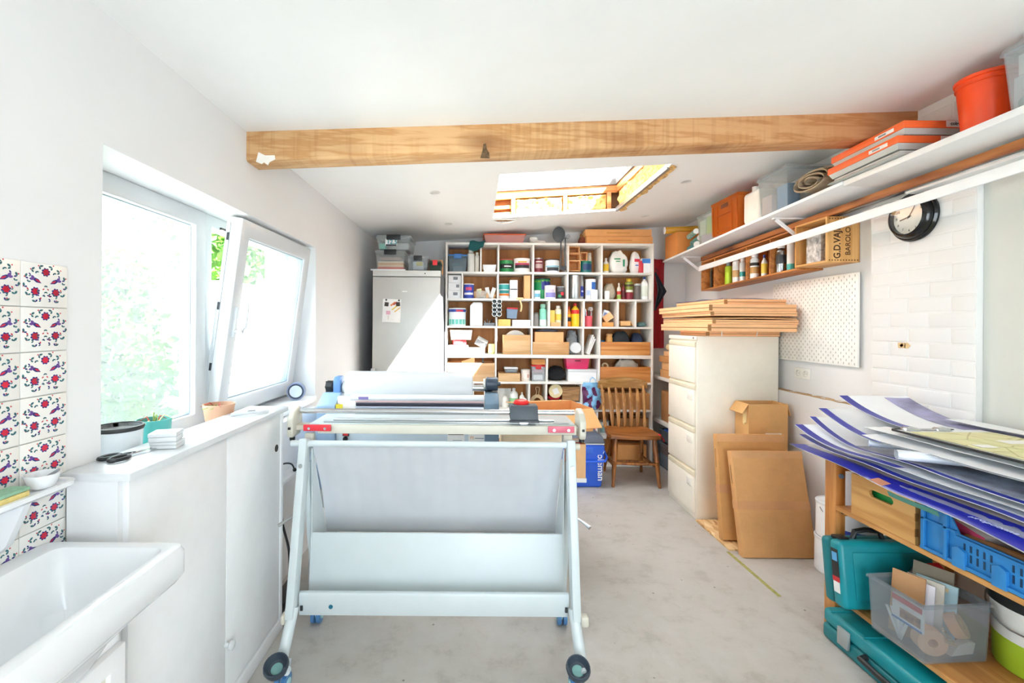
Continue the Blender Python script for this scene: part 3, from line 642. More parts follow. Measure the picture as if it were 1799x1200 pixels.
def pot(name, lab, x, y, r0, r1, h, body, soil, rim=None, plants=()):
    o = thing(name, lab, 'plant pot', (x, y, sill + .0005)); t = .004
    MB().lathe([(0, 0), (r0, 0), (r0 + (r1 - r0) * .92, h * .9), (r1, h * .92), (r1, h), (r1 - t, h), (r1 - t, h * .9), (r0, h * .3), (0, h * .3)], 28, cap=False).build('pot_body', body, o)
    if rim: MB().lathe([(r1 + .001, h - .010), (r1 + .003, h - .003), (r1 + .002, h + .003), (r1 - t, h + .003), (r1 - t, h - .012)], 28, cap=False).build('rim', rim, o)
    MB().lathe([(0, h * .86), (r1 * .5, h * .875), (r1 - t - .001, h * .855)], 24, cap=False).build('soil', soil, o)
    for k, (a, L, up, m) in enumerate(plants):
        d = Vector((math.cos(a), math.sin(a), 0)); P = [d * (.2 * r1) + Vector((0, 0, h * .87)), d * (.5 * L) + Vector((0, 0, h * .9 + up)), d * L + Vector((0, 0, h * .9 + up * .3))]
        MB().tube(P, [.003, .0024, .001], 5).build('plant_stem', m, o)
        if k % 2 == 0: MB(tr(P[2]) @ Matrix.Rotation(a, 4, 'Z')).prism([(0, 0), (.012, .006), (.026, 0), (.012, -.006)], -.0005, .0005).build('leaf', m, o)
    return o
STW = plain('#d9cf9a', .7); LGR = plain('#7f9a4a', .6); LRD = plain('#b2493a', .6)
pot('plant_pot', 'white planter with a black rim at the near end of the sill', -1.13, 1.437, .060, .066, .135, WHITE_GLOSS, plain('#3a2f28', .95), plain('#2d2b2b', .5))
pot('plant_pot', 'mint green pot with terracotta soil and dry stems on the sill', -1.135, 1.602, .046, .054, .125, plain('#57b3ab', .45), plain('#b4573a', .95, var=.2, sc=60), None, ((.4, .06, .025, STW), (2.2, .045, .03, LGR), (4.9, .068, .012, STW), (5.6, .05, .03, LGR), (3.3, .045, .02, LRD), (1.2, .045, .02, LRD)))
pot('plant_pot', 'peach coloured pot with small red leaves in front of the open sash', -1.10, 1.945, .044, .062, .12, plain('#cf9f80', .5), plain('#6b5444', .95), None, ((4.9, .07, .012, LGR), (5.3, .068, .02, LRD), (4.5, .072, .01, LGR), (3.9, .07, .02, LRD)))
o = thing('tape_roll', 'round blue grey tape roll standing at the far end of the sill', 'tape', (-1.10, 2.78, sill)); 
T = tr(0, 0, .054) @ rz(12) @ rx(90); MB(T).lathe([(.032, -.022), (.053, -.022), (.053, .022), (.032, .022), (.032, -.022)], 30, cap=False).build('tape_body', plain('#7f8aa6', .35), o); MB(T).lathe([(.0, .018), (.026, .02), (.030, .0226), (.036, .0226), (.036, -.02), (0, -.02)], 30, cap=False).build('core', plain('#c9d2d8', .35), o); MB(T).lathe([(.037, .0222), (.046, .0232), (.046, .0222)], 30, cap=False).build('dark_ring', plain('#2f3848', .4), o)
o = thing('saucer', 'small grey metal saucer on the sill beside the peach pot', 'saucer', (-1.10, 1.84, sill)); MB().lathe([(.0, 0), (.022, .0), (.03, .006), (.028, .006), (.02, .002), (0, .002)], 20, cap=False).build('dish', STEEL, o)
# ------------------------------------------------------------ wheeled rotary trimmer with catch tray
TW = plain('#ced7d9', .35, var=.015); CREAM = plain('#cdc9ba', .4, var=.03); ALU = metal('#e6e8e8', .38, 0); SLATE = plain('#6b7b8c', .4); SLD = plain('#4a5158', .45)
tm_ = thing('rotary_trimmer', 'white wheeled rotary paper trimmer with a long cutting bar and catch tray', 'paper trimmer', (-.167, 1.95, 0))
xl, xr = -.742, .408
for x, s_ in ((xl, -1), (xr, 1)):
    W_(tm_).bar((x, 1.838, .215), (x, 1.975, .905), .034, .062, (0, -1, .2)).build('leg', TW, tm_, bev=.006)
    W_(tm_).cyl((x - .008 * s_, 1.845, .255), (x + .01 * s_, 1.772, .075), .0215, n=18).build('front_foot_tube', TW, tm_)
    W_(tm_).bar((x, 1.99, .80), (x, 2.14, .10), .03, .045, (0, 1, .2)).build('rear_leg', TW, tm_, bev=.005)
    W_(tm_).bar((x, 2.03, .86), (x, 2.036, .9155), .04, .03, (0, 1, .2)).build('riser', CREAM, tm_, bev=.006)
    for y, ox, sc in ((1.745, -.022 * s_ if s_ > 0 else .012, 1.0), (2.155, 0, .8)):
        cx = x + (ox if y < 2 else 0); c = W_(tm_); c.prism([(-.016, .028), (.016, .028), (.012, .085), (-.012, .085)], -.021, .021, tr(cx, y, 0) @ rz(90) @ rx(90)) if False else c.box(cx - .016, cx + .016, y - .022, y + .016, .045, .10, None, (cx - .02, cx + .02, y - .006, y + .03))
        cs = c.build('caster', plain('#c3cfd6', .35), tm_, bev=.004)
        for q in (-.013, .013): W_(tm_).cyl((cx + q - .008, y - .012, .036), (cx + q + .008, y - .012, .036), .036, n=20).build('wheel', plain('#4b80b4', .4), cs)
        W_(tm_).cyl((cx - .026, y - .012, .036), (cx + .026, y - .012, .036), .017, n=16).build('hub', plain('#a9cfd0', .35), cs)
        if y < 2:
            W_(tm_).lathe([(.022, .0), (.040, .01), (.046, .03), (.044, .042), (.040, .042), (.030, .02), (.016, .012), (0, .012)], 22, tr(cx - (.012 if s_ < 0 else -.002), y - .03, .092) @ rx(24), cap=False).build('brake_cup', plain('#37424e', .5), cs)
            W_(tm_).lathe([(0, .014), (.02, .017), (.026, .012)], 14, tr(cx - (.012 if s_ < 0 else -.002), y - .03, .092) @ rx(24), cap=False).build('brake_pad', plain('#7fb0ab', .5), cs)
            W_(tm_).cyl((cx + .026, y - .03, .10), (cx + .026, y - .046, .10), .014, n=14).build('bolt', TW, cs)
    W_(tm_).box(x - .028 if s_ < 0 else x + .014, x - .014 if s_ < 0 else x + .045, 1.80, 1.84, .205, .245).build('foot_clamp', CREAM, tm_, bev=.008)
    W_(tm_).tube([(x + s_ * .016, 1.89, .60), (x + s_ * .03, 1.87, .597), (x + s_ * .055, 1.84, .585)], [.005, .005, .008], 8).build('pin_handle', STEEL, tm_)
    W_(tm_).cyl((x, 1.935, .80), (x, 1.92, .80), .009, n=12).build('bolt', STEEL, tm_)
px0, px1 = -.722, .386
ch_ = W_(tm_); ch_.add([(x, y, z) for x in (px0, px1) for y, z in ((1.868, .205), (1.862, .29), (1.866, .300), (1.884, .300), (1.884, .205))], [(0, 1, 2, 3, 4), (9, 8, 7, 6, 5)] + [(i, 5 + i, 5 + (i + 1) % 5, (i + 1) % 5) for i in range(5)])
ch_ = ch_.build('bottom_channel', TW, tm_, bev=.003)
for px, py in ((581, 1066),): p = at(px, py, 1.8645); W_(tm_).cyl((p.x, 1.868, p.z), (p.x, 1.862, p.z), .0085, n=16).build('oval_hole', plain('#1f6d86', .4), ch_)
for x in (px0 + .012, px1 - .012): W_(tm_).box(x - .005, x + .005, 1.860, 1.866, .228, .248).build('slot', DARK, ch_)
W_(tm_).box(px0 + .004, px1 - .004, 1.955, 1.963, .215, .487, Matrix.Shear('XY', 4, (0, 0)) if False else None, (px0 + .004, px1 - .004, 1.995, 2.003)).build('tray_panel', TW, tm_, bev=.002)
FILM = plain('#d2d5da', .42, var=.05, sc=2.5)
def film(u, v):
    x = -.7125 + 1.094 * u; y = 1.985 + .195 * v + .022 * math.sin(v * math.pi); z = .868 - .46 * v
    y += (.006 * math.sin(u * 46 + 6 * v) * max(0, u - .55) * 2 + .003 * math.sin(u * 90)) * (1 - v) + .004 * noise.noise(Vector((u * 5, v * 3, 0))); return (x, y, z)
W_(tm_).grid(film, 90, 24, (0, .0008, 0)).build('catch_film', FILM, tm_, smooth=80)
for x in (-.716, .384): W_(tm_).prism([(1.985, .86), (1.995, .86), (2.19, .40), (2.0, .30), (1.97, .30), (1.99, .49)], -.002, .002, Matrix(((0, 0, 1, x), (1, 0, 0, 0), (0, 1, 0, 0), (0, 0, 0, 1)))).build('side_plate', TW, tm_)
W_(tm_).cyl((-.80, 1.972, .884), (.425, 1.972, .884), .0135, n=18).build('front_tube', TW, tm_)
W_(tm_).cyl((.418, 1.972, .878), (.448, 1.972, .878), .014, n=14).build('tube_clamp', CREAM, tm_)
# cutting bed
W_(tm_).box(-.705, .445, 2.018, 2.036, .916, .956).build('front_beam', CREAM, tm_, bev=.004)
W_(tm_).box(-.745, .445, 2.037, 2.26, .948, .957).build('cutting_bed', TW, tm_, bev=.002)
W_(tm_).box(-.66, .36, 2.10, 2.125, .9575, .966).build('clamp_strip', ALU, tm_, bev=.002)
W_(tm_).box(-.69, .42, 2.055, 2.066, .9575, .962).build('cutting_edge', STEEL, tm_, bev=.001)
W_(tm_).cyl((-.80, 2.075, 1.006), (.445, 2.075, 1.006), .0115, n=18).build('guide_rod', CHROME, tm_)
for x, s_ in ((-.838, 1), (.452, -1)):
    cp = W_(tm_); cp.prism([(2.01, .898), (2.09, .90), (2.115, .95), (2.112, 1.015), (2.085, 1.026), (2.03, 1.012), (2.0, .98), (1.998, .92)], .004, .032, Matrix(((0, 0, 1, x), (1, 0, 0, 0), (0, 1, 0, 0), (0, 0, 0, 1)))); cp.build('end_cap', CREAM, tm_, bev=.007, seg=3)
    W_(tm_).box(min(x + .02, x + .02 + s_ * .09), max(x + .02, x + .02 + s_ * .09), 2.04, 2.10, .925, .948).build('end_bracket', CREAM, tm_, bev=.004)
    W_(tm_).box(x + .013, x + .023, 1.9925, 1.9985, .937, .947).build('screw_slot', BLACK, tm_); W_(tm_).cyl((x + .018, 2.03, .898), (x + .018, 2.03, .884), .012, n=12).build('rubber_foot', BLACK, tm_)
for x0, x1, c_, s_ in ((-.765, -.642, '#d8303c', 0), (.318, .434, '#d9657a', 1)):
    tg = W_(tm_); tg.box(x0, x1, 2.010, 2.0165, .928, .957); tg = tg.build('red_end_guard', plain(c_, .4), tm_, bev=.003)
    for xx in (x0 + .026, x1 - .026): W_(tm_).cyl((xx, 2.012, .940), (xx, 2.007, .940), .006, n=12).build('rivet', CHROME, tg)
cr = W_(tm_).prism([(2.03, 1.035), (2.035, 1.043), (2.10, 1.043), (2.115, 1.02), (2.11, .985), (2.02, .975), (2.015, .985)], .152, .275, Matrix(((0, 0, 1, 0), (1, 0, 0, 0), (0, 1, 0, 0), (0, 0, 0, 1)))).build('carriage', SLD, tm_, bev=.004)
W_(tm_).box(.148, .279, 2.008, 2.03, .972, .982).build('carriage_lip', plain('#3c4146', .5), cr, bev=.002)
W_(tm_).cyl((.2135, 2.045, .975), (.2135, 2.048, .975), .023, n=28).build('cutting_wheel', CHROME, cr)
W_(tm_).lathe([(.0, .022), (.012, .021), (.03, .016), (.036, .008), (.034, .0)], 20, tr(.205, 2.085, 1.0435), cap=False).build('red_shape', plain('#e02a2c', .3), cr)  # stands in for an unidentified red thing behind the carriage

# ------------------------------------------------------------ laminator on its table
def table(name, lab, x0, x1, y0, y1, z, legs):
    tb = thing(name, lab, 'table', ((x0 + x1) / 2, (y0 + y1) / 2, 0)); W_(tb).box(x0, x1, y0, y1, z - .025, z).build('table_top', WHITE, tb, bev=.003)
    for x in legs:
        for y in (y0 + .05, y1 - .05): W_(tb).box(x - .02, x + .02, y - .02, y + .02, 0, z - .025).build('leg', WHITE, tb, bev=.003)
    for y in (y0 + .05, y1 - .05): W_(tb).box(legs[0] + .02, legs[1] - .02, y - .01, y + .01, z - .09, z - .025).build('apron', WHITE, tb)
table('work_table', 'white topped table under the laminator', -.93, .13, 2.42, 2.90, .50, (-.88, .08))
table('side_table', 'white side table holding cartons right of the laminator', .145, .655, 2.69, 3.08, .50, (.19, .50))
LB = plain('#9db8d4', .4, var=.04); LB2 = plain('#6f8699', .4, var=.05); LBP = plain('#cfdce4', .4, var=.02)
lm = thing('laminator', 'pale blue wide roll laminator holding a fat white film roll', 'laminator', (-.377, 2.62, .501))
def side(x0, x1, mat, nm, pr): return W_(lm).prism(pr, x0, x1, Matrix(((0, 0, 1, 0), (1, 0, 0, 0), (0, 1, 0, 0), (0, 0, 0, 1)))).build(nm, mat, lm, bev=.006, seg=2)
pf = [(2.49, .502), (2.80, .502), (2.80, .93), (2.74, 1.00), (2.60, 1.012), (2.50, .962), (2.49, .955)]
sl = side(-.876, -.774, LB, 'side_housing', pf); sr_ = side(.046, .124, LB2, 'side_housing', [(2.49, .502), (2.80, .502), (2.80, .98), (2.76, 1.02), (2.55, 1.02), (2.49, .97)])
side(-.82, -.782, plain('#6b94c8', .4), 'roll_holder', [(2.60, 1.0), (2.70, 1.0), (2.70, 1.09), (2.68, 1.10), (2.62, 1.10), (2.60, 1.08)])
W_(lm).box(-.773, .045, 2.505, 2.80, .56, .90).build('front_panel', LBP, lm, bev=.004)
W_(lm).cyl((-.745, 2.65, 1.037), (-.022, 2.65, 1.037), .0935, n=48).build('film_roll', plain('#d3d5d7', .35, var=.01), lm, bev=.006)
W_(lm).cyl((-.83, 2.65, 1.037), (.09, 2.65, 1.037), .019, n=20).build('shaft', CHROME, lm)
W_(lm).lathe([(.03, 0), (.036, .004), (.036, .03), (.03, .034)], 20, tr(-.775, 2.65, 1.037) @ ry(90)).build('shaft_collar', plain('#d5d5d0', .4), lm)
kn = W_(lm); kn.lathe([(.02, 0), (.03, .004), (.032, .04), (.027, .046)], 18, tr(-.875, 2.65, 1.04) @ ry(90)); kn = kn.build('brake_knob', BLACK, lm)
for a in range(6): W_(lm).box(-.004, .004, -.003, .003, .0, .04, tr(-.872, 2.65 + .032 * math.cos(a * 1.047), 1.04 + .032 * math.sin(a * 1.047)) @ ry(90)).build('grip_rib', BLACK, kn)
mt = W_(lm).lathe([(.03, 0), (.039, .006), (.04, .06), (.036, .07), (.012, .072), (.010, .085)], 26, tr(.052, 2.62, 1.065) @ ry(90)).build('drive_motor', plain('#3f4c5b', .35), lm)
W_(lm).lathe([(.02, 0), (.03, .002), (.03, .012), (.02, .014)], 20, tr(.038, 2.62, 1.065) @ ry(90)).build('motor_flange', plain('#d9d8d2', .4), mt)
for nm, y, z, r_, m in (('pressure_roller', 2.545, .992, .020, plain('#e9ecee', .3)), ('feed_roller', 2.515, .962, .0075, plain('#3c3a48', .35)), ('chrome_roller', 2.525, .940, .019, metal('#c3cde0', .2)), ('dark_roller', 2.512, .912, .010, plain('#23262c', .35)), ('idler_bar', 2.50, .978, .004, plain('#c9a3a6', .4))):
    W_(lm).cyl((-.70 if 'press' in nm else -.665, y, z), (.04, y, z), r_, n=20).build(nm, m, lm)
W_(lm).box(-.773, .045, 2.53, 2.56, .90, 1.0).build('guard', plain('#f0eae6', .4), lm, bev=.003)
W_(lm).box(-.772, -.735, 2.497, 2.503, .935, .962, None).build('yellow_warning_label', plain('#e6d23a', .5), lm); W_(lm).box(-.655, -.60, 2.525, 2.5285, .985, 1.0).build('warning_sticker', plain('#8a7ab8', .5), lm)
def onf(px, py): return at(px, py, 2.503)
a = onf(602, 760); b_ = onf(613, 766); sw = W_(lm).box(a.x, b_.x, 2.499, 2.506, b_.z, a.z).build('power_switch', BLACK, lm, bev=.001); W_(lm).box(a.x + .004, b_.x - .004, 2.496, 2.4985, b_.z + .003, a.z - .003).build('red_rocker', plain('#e23a3a', .3), sw)
a = onf(607, 771); W_(lm).lathe([(.013, 0), (.014, .006), (.010, .02), (0, .021)], 16, tr(a.x, 2.505, a.z) @ rx(90)).build('speed_knob', BLACK, lm)
for x0, x1 in ((786, 816), (823, 852)):
    a = onf(x0, 762); b_ = onf(x1, 777); st = W_(lm).box(a.x, b_.x, 2.5025, 2.5045, b_.z, a.z).build('sticker', PAPER, lm)
    if x0 < 800:
        W_(lm).box(a.x + .004, b_.x - .004, 2.5015, 2.5024, a.z - .006, a.z - .003).build('print_line', PRINT, st); W_(lm).box(a.x + .03, b_.x - .015, 2.5015, 2.5024, b_.z + .008, b_.z + .011).build('print_line', GREY, st)
    else:
        text('PS', .022, tr((Vector((a.x + .02, 2.5023, (a.z + b_.z) / 2)) - lm.location)) @ FRONT, plain('#e0a04a', .6), st); W_(lm).box(a.x + .036, b_.x - .006, 2.5015, 2.5024, (a.z + b_.z) / 2 - .004, (a.z + b_.z) / 2).build('print_line', GREY, st)
# ------------------------------------------------------------ builders for boxes, cans, bottles, totes, bags
def P_(col, rough=.45): return plain(col, rough)
def can(name, lab, cat, loc, r, h, body='#f0f0ee', lid=None, band=None, bail=False, grp=None, rot=0, spots=(), metalbody=False):
    o = thing(name, lab, cat, loc, rot, grp); bm_ = STEEL if metalbody else P_(body, .35)
    MB().lathe([(r * .97, 0), (r, h * .02), (r, h * .9), (r * .985, h * .92), (r * .985, h * .94), (r, h * .95)], 28).build('can_body', bm_, o)
    MB().lathe([(r * 1.02, h * .93), (r * 1.03, h * .95), (r * 1.03, h * .99), (r * .96, h), (r * .9, h * .975), (0, h * .975)], 28, cap=False).build('lid', P_(lid, .35) if lid else STEEL, o)
    if band:
        b = MB().lathe([(r * 1.006, h * band[1]), (r * 1.012, h * (band[1] + .01)), (r * 1.012, h * (band[2] - .01)), (r * 1.006, h * band[2])], 28, cap=False).build('label_band', P_(band[0], .4), o)
    for k, (a, z, w, hh, c_) in enumerate(spots):       # printed blocks wrapped on the front
        n = 6; A = [R(-90 + a + w * (i / n - .5)) for i in range(n + 1)]
        m = MB(); rr = r * 1.02; m.add([(rr * math.cos(t), rr * math.sin(t), h * q) for t in A for q in (z, z + hh)], [(2 * i, 2 * i + 2, 2 * i + 3, 2 * i + 1) for i in range(n)]); m.build('printed_block', P_(c_, .4), o)
    if bail:
        pts = [(r * 1.06 * math.cos(R(t)), -.3 * r * abs(math.sin(R(t))) - r * .1, h * .86 - h * .30 * math.sin(R(t))) for t in range(0, 181, 15)]
        MB().tube(pts, .0025, 6).build('bail_handle', STEEL, o)
    return o
def bottle(name, lab, cat, loc, r, h, body='#ffffff', cap='#333333', label=None, style='round', grp=None, rot=0, mat=None, lay=1.0):
    o = thing(name, lab, cat, loc, rot, grp); m = mat or P_(body, .3)
    pr = {'round': [(r * .9, 0), (r, h * .03), (r, h * .62), (r * .82, h * .72), (r * .42, h * .8), (r * .38, h * .86)],
          'spray': [(r * .95, 0), (r, h * .02), (r, h * .72), (r * .92, h * .76), (r * .55, h * .82), (r * .5, h * .83)],
          'tube': [(r * .95, 0), (r, h * .02), (r, h * .8), (r * .9, h * .83), (r * .6, h * .86)],
          'jug': [(r * .95, 0), (r, h * .04), (r, h * .7), (r * .7, h * .8), (r * .36, h * .86), (r * .34, h * .9)],
          'jar': [(r * .95, 0), (r, h * .03), (r, h * .78), (r * .8, h * .85), (r * .8, h * .88)]}[style]
    T = Matrix.Diagonal((1, lay, 1, 1))
    MB().lathe(pr, 22, T).build('bottle_body', m, o)
    cr, cz = pr[-1]; cr = max(cr * 1.15, r * (.75 if style in ('spray', 'jar') else .3))
    MB().lathe([(cr, cz), (cr, h * .97), (cr * .85, h), (0, h)], 18, T, cap=False).build('cap', P_(cap, .35), o)
    if label:
        for q, (c_, a, b) in enumerate(label if isinstance(label, list) else [(label, .15, .6)]):
            MB().lathe([(r * 1.012, h * a), (r * 1.014, h * (a + .01)), (r * 1.014, h * (b - .01)), (r * 1.012, h * b)], 22, T, cap=False).build('label_band', P_(c_, .4), o)
    return o
def carton(name, lab, loc, w, d, h, rot=0, col=None, flaps=(), tape=True, grp=None, cat='box', open_=False, tint=None, t=.004):
    """corrugated carton; flaps = list of (side, angle) with side in n s e w, angle 0 closed .. 180 folded out"""
    m = col or KRAFT; o = thing(name, lab, cat, loc, rot, grp)
    if open_: MB().tub(w, d, h, t).build('carton_body', m, o)
    else:
        MB().box(-w / 2, w / 2, -d / 2, d / 2, 0, h).build('carton_body', m, o, bev=min(.003, h * .1))
        if tape: MB().box(-w / 2 - .0008, w / 2 + .0008, -.024, .024, h * .55, h + .0008).build('tape_strip', plain('#c2a06c', .3), o)
    for s_, a in flaps:
        L = min(w, d) * .48; f = MB(); n_ = {'n': (0, d / 2, 0), 's': (0, -d / 2, 180), 'e': (w / 2, 0, -90), 'w': (-w / 2, 0, 90)}[s_]
        ww = (w if s_ in 'ns' else d) - .006
        T = tr(n_[0], n_[1], h) @ rz(n_[2]) @ rx(-a)
        f.box(-ww / 2, ww / 2, -L, 0, 0, t, T); f.build('flap', m, o)
    return o
def bin_(name, lab, loc, w, d, h, mat, rot=0, t=.008, tw=None, td=None, grp=None, cat='bin', slot=False, bev=.002):
    o = thing(name, lab, cat, loc, rot, grp); MB().tub(w, d, h, t, tw, td).build('bin_body', mat, o, bev=bev)
    if slot: MB().box(-.035, .035, -d / 2 - .001, -d / 2 + .001, h * .68, h * .82).build('grip_slot', DARK, o, bev=.0004)
    return o
def wooden_box(name, lab, loc, w, d, h, mat, rot=0, t=.012, grp=None, cat='wooden box'):
    """open box of separate boards"""
    o = thing(name, lab, cat, loc, rot, grp)
    MB().box(-w / 2, w / 2, -d / 2, -d / 2 + t, 0, h).build('front_board', mat, o, bev=.0015); MB().box(-w / 2, w / 2, d / 2 - t, d / 2, 0, h).build('back_board', mat, o, bev=.0015)
    for s_ in (-1, 1): MB().box(min(s_ * w / 2, s_ * (w / 2 - t)), max(s_ * w / 2, s_ * (w / 2 - t)), -d / 2 + t, d / 2 - t, 0, h).build('side_board', mat, o, bev=.0015)
    MB().box(-w / 2 + t, w / 2 - t, -d / 2 + t, d / 2 - t, 0, t * .7).build('bottom_board', mat, o); return o
def tote(name, lab, loc, w, d, h, body, lid=None, clips=None, rot=0, grp=None, cat='storage box', contents=(), labelcol=None, taper=.86):
    o = thing(name, lab, cat, loc, rot, grp); lh = .02 if lid else 0
    MB().tub(w * taper, d * taper, h - lh, .003, w * .96, d * .96).build('tote_body', body, o)
    MB().frame(-w / 2, w / 2, -d / 2, d / 2, w * .02 + .006, 0, .01, tr(0, 0, h - lh - .014) @ Matrix(((1, 0, 0, 0), (0, 0, 1, 0), (0, 1, 0, 0), (0, 0, 0, 1)))).build('rim', body, o)
    if lid:
        MB().box(-w / 2, w / 2, -d / 2, d / 2, h - lh, h - .004, None, (-w / 2 * .96, w / 2 * .96, -d / 2 * .96, d / 2 * .96)).build('lid', lid, o, bev=.003)
    if clips:
        for s_ in (-1, 1): MB().box(-w * .2, w * .2, s_ * d / 2 - .005, s_ * d / 2 + .005, h - .045, h + .002).build('clip', clips, o, bev=.003)
    for k, (x0, x1, y0, y1, z0, z1, c_) in enumerate(contents):
        MB().box(w * x0 * .84, w * x1 * .84, d * y0 * .84, d * y1 * .84, .004 + h * z0, .004 + h * z1).build('contents', c_ if not isinstance(c_, str) else P_(c_, .6), o, bev=.003)
    if labelcol: MB().box(-w * .2, w * .2, -d * .475 - .001, -d * .475, h * .25, h * .68, Matrix.Shear('XZ', 4, (0, 0)) if False else None).build('paper_label', P_(labelcol, .6), o)
    return o
def blob(name, lab, cat, loc, w, d, h, mat, seed=1, rough=.12, rot=0, grp=None, pinch=.3, res=14, part='bag_body', fr=5.0, blocks=()):
    """soft lumpy bag or cloth heap, flat underneath"""
    o = thing(name, lab, cat, loc, rot, grp); m = MB(); vs = []; fs = []; nu, nv = res * 2, res
    for j in range(nv + 1):
        v = j / nv; ph = math.pi * v
        for i in range(nu):
            th = 2 * math.pi * i / nu; sx = math.copysign(abs(math.cos(th)) ** .6, math.cos(th)); sy = math.copysign(abs(math.sin(th)) ** .6, math.sin(th))
            rr = math.sin(ph) ** .55 if 0 < v < 1 else 0; zt = .5 - .5 * math.cos(ph); k = 1 - pinch * zt ** 2
            p = Vector((sx * rr * k * w / 2, sy * rr * k * d / 2, h * zt)); q = Vector((p.x / w * fr, p.y / d * fr, p.z / h * fr)) + Vector((seed * 7.3, seed, 0))
            n_ = noise.noise(q) * rough + noise.noise(q * 2.3) * rough * .5; p = Vector((p.x * (1 + n_), p.y * (1 + n_), max(0, p.z * (1 + n_ * .5)))); vs.append(p)
        
    for j in range(nv):
        for i in range(nu): fs.append((j * nu + i, j * nu + (i + 1) % nu, (j + 1) * nu + (i + 1) % nu, (j + 1) * nu + i))
    m.add(vs, fs); b = m.build(part, mat, o, smooth=60)
    for (x, z, ww, hh, c_) in blocks:
        MB().box(x * w - ww * w / 2, x * w + ww * w / 2, -d * .53, -d * .5, z * h, (z + hh) * h).build('printed_block', P_(c_, .5), o, bev=.001)
    return o
def ring_roll(name, lab, loc, r, w, mat, inner=.45, rot=0, T=None, grp=None, cat='tape roll', core=None):
    o = thing(name, lab, cat, loc, rot, grp); T = T or I4
    MB(T).lathe([(r * inner, 0), (r, 0), (r, w), (r * inner, w), (r * inner, 0)], 28, cap=False).build('roll_body', mat, o)
    MB(T).lathe([(r * inner * .88, -.001), (r * inner, -.001), (r * inner, w + .001), (r * inner * .88, w + .001), (r * inner * .88, -.001)], 28, cap=False).build('core', core or KRAFT, o); return o
def papers(name, lab, loc, w, h, t, tilt, mat, rot=0, grp=None, cat='papers', n=3):
    o = thing(name, lab, cat, loc, rot, grp)
    for i in range(n): MB(ry(tilt + i * 2.2) @ tr(i * (t / n + .001), 0, 0)).box(0, t / n, -w / 2 + .004 * i, w / 2 - .006 * (i % 2), 0, h * (1 - .07 * i)).build('sheet', mat, o, bev=.0006)
    return o
# ------------------------------------------------------------ white pigeonhole shelving on the back wall
YS, YSB = 4.55, 4.87
def Zs(y): return at(965, y, YS).z
ROWY = [428.5, 478, 525, 573.5, 623.5, 671.5, 719.5, 767]          # top board, then the floors of rows 1..7
RZ = [Zs(y) for y in ROWY] + [.02]                                # row r stands on RZ[r]
SXL, SXR = X_(782, YS), X_(1148, YS)
SW = plain('#ebe9e3', .5, var=.04, sc=5)
su = thing('shelving_unit', 'tall white pigeonhole shelving unit with brown back on the rear wall', 'shelving', ((SXL + SXR) / 2, (YS + YSB) / 2, 0))
t_ = .018
W_(su).box(SXL, SXL + t_, YS, YSB, 0, RZ[0] + .01).build('side_panel', SW, su, bev=.001); W_(su).box(SXR - t_, SXR, YS, YSB, 0, RZ[0] + .01).build('side_panel', SW, su, bev=.001)
W_(su).box(SXL + t_, SXR - t_, YS, YSB, RZ[0] - .012, RZ[0] + .01).build('top_board', SW, su, bev=.001)
for r_ in range(1, 9):
    th = .034 if r_ == 4 else .02
    W_(su).box(SXL + t_, SXR - t_, YS + .001, YSB - .01, RZ[r_] - th, RZ[r_]).build('shelf_board', SW, su, bev=.001)
W_(su).box(SXL + t_, SXR - t_, YSB - .008, YSB, .02, RZ[0] - .012).build('back_panel', wood('#c48548', '#ab6d34', 2, .4, knots=False), su)
DIV = {1: (844, 875, 936.5, 997.5, 1057), 2: (811.5, 874.5, 936, 997, 1057), 3: (872.5, 935.5, 965, 996, 1026, 1056, 1086, 1117), 4: (872, 934.5, 1025, 1054),
       5: (871.5, 962, 1053.5), 6: (832, 931, 961, 1023.5, 1052), 7: (871, 961, 1051), 8: (871, 961, 1051)}
for r_, L in DIV.items():
    up = RZ[r_ - 1] - (.034 if r_ - 1 == 4 else .02) if r_ > 1 else RZ[0] - .012
    for px in L:
        x = X_(px, YS); W_(su).box(x - .008, x + .008, YS + .003, YSB - .01, RZ[r_] + .0005, up - .0005).build('divider', SW, su, bev=.001)
def spot(row, p0, p1, yt, Y=4.60):
    zb = RZ[row] + .001; x0 = X_(p0, Y, yt); x1 = X_(p1, Y, yt); zt = at((p0 + p1) / 2, yt, Y).z
    k = (Y - CAMZ * 0) ; return (x0 + x1) / 2, Y, zb, x1 - x0, max(.015, zt - zb)
GP = 'paint cans on the shelving'; GB = 'bottles on the shelving'; GC = 'cartons on the shelving'
def c_(row, p0, p1, yt, lab, Y=4.60, name='paint_can', cat='paint can', grp=GP, **k):
    x, y, z, w, h = spot(row, p0, p1, yt, Y); return can(name, lab, cat, (x, y + w / 2, z), w / 2, h, grp=grp, **k)
def b_(row, p0, p1, yt, lab, Y=4.62, name='bottle', cat='bottle', grp=GB, **k):
    x, y, z, w, h = spot(row, p0, p1, yt, Y); return bottle(name, lab, cat, (x, y + w / 2, z), w / 2, h, grp=grp, **k)
def k_(row, p0, p1, yt, lab, Y=4.59, d=None, name='cardboard_box', dz=0, **k):
    x, y, z, w, h = spot(row, p0, p1, yt, Y); d = d or min(w, .2); k.setdefault('grp', GC); return carton(name, lab, (x, y + d / 2, z + dz), w, d, h - dz, **k)
CL = clear('#e9eef0', .55, .2); CLB = clear('#c9d6dc', .5, .2)
_before = set(bpy.data.objects)
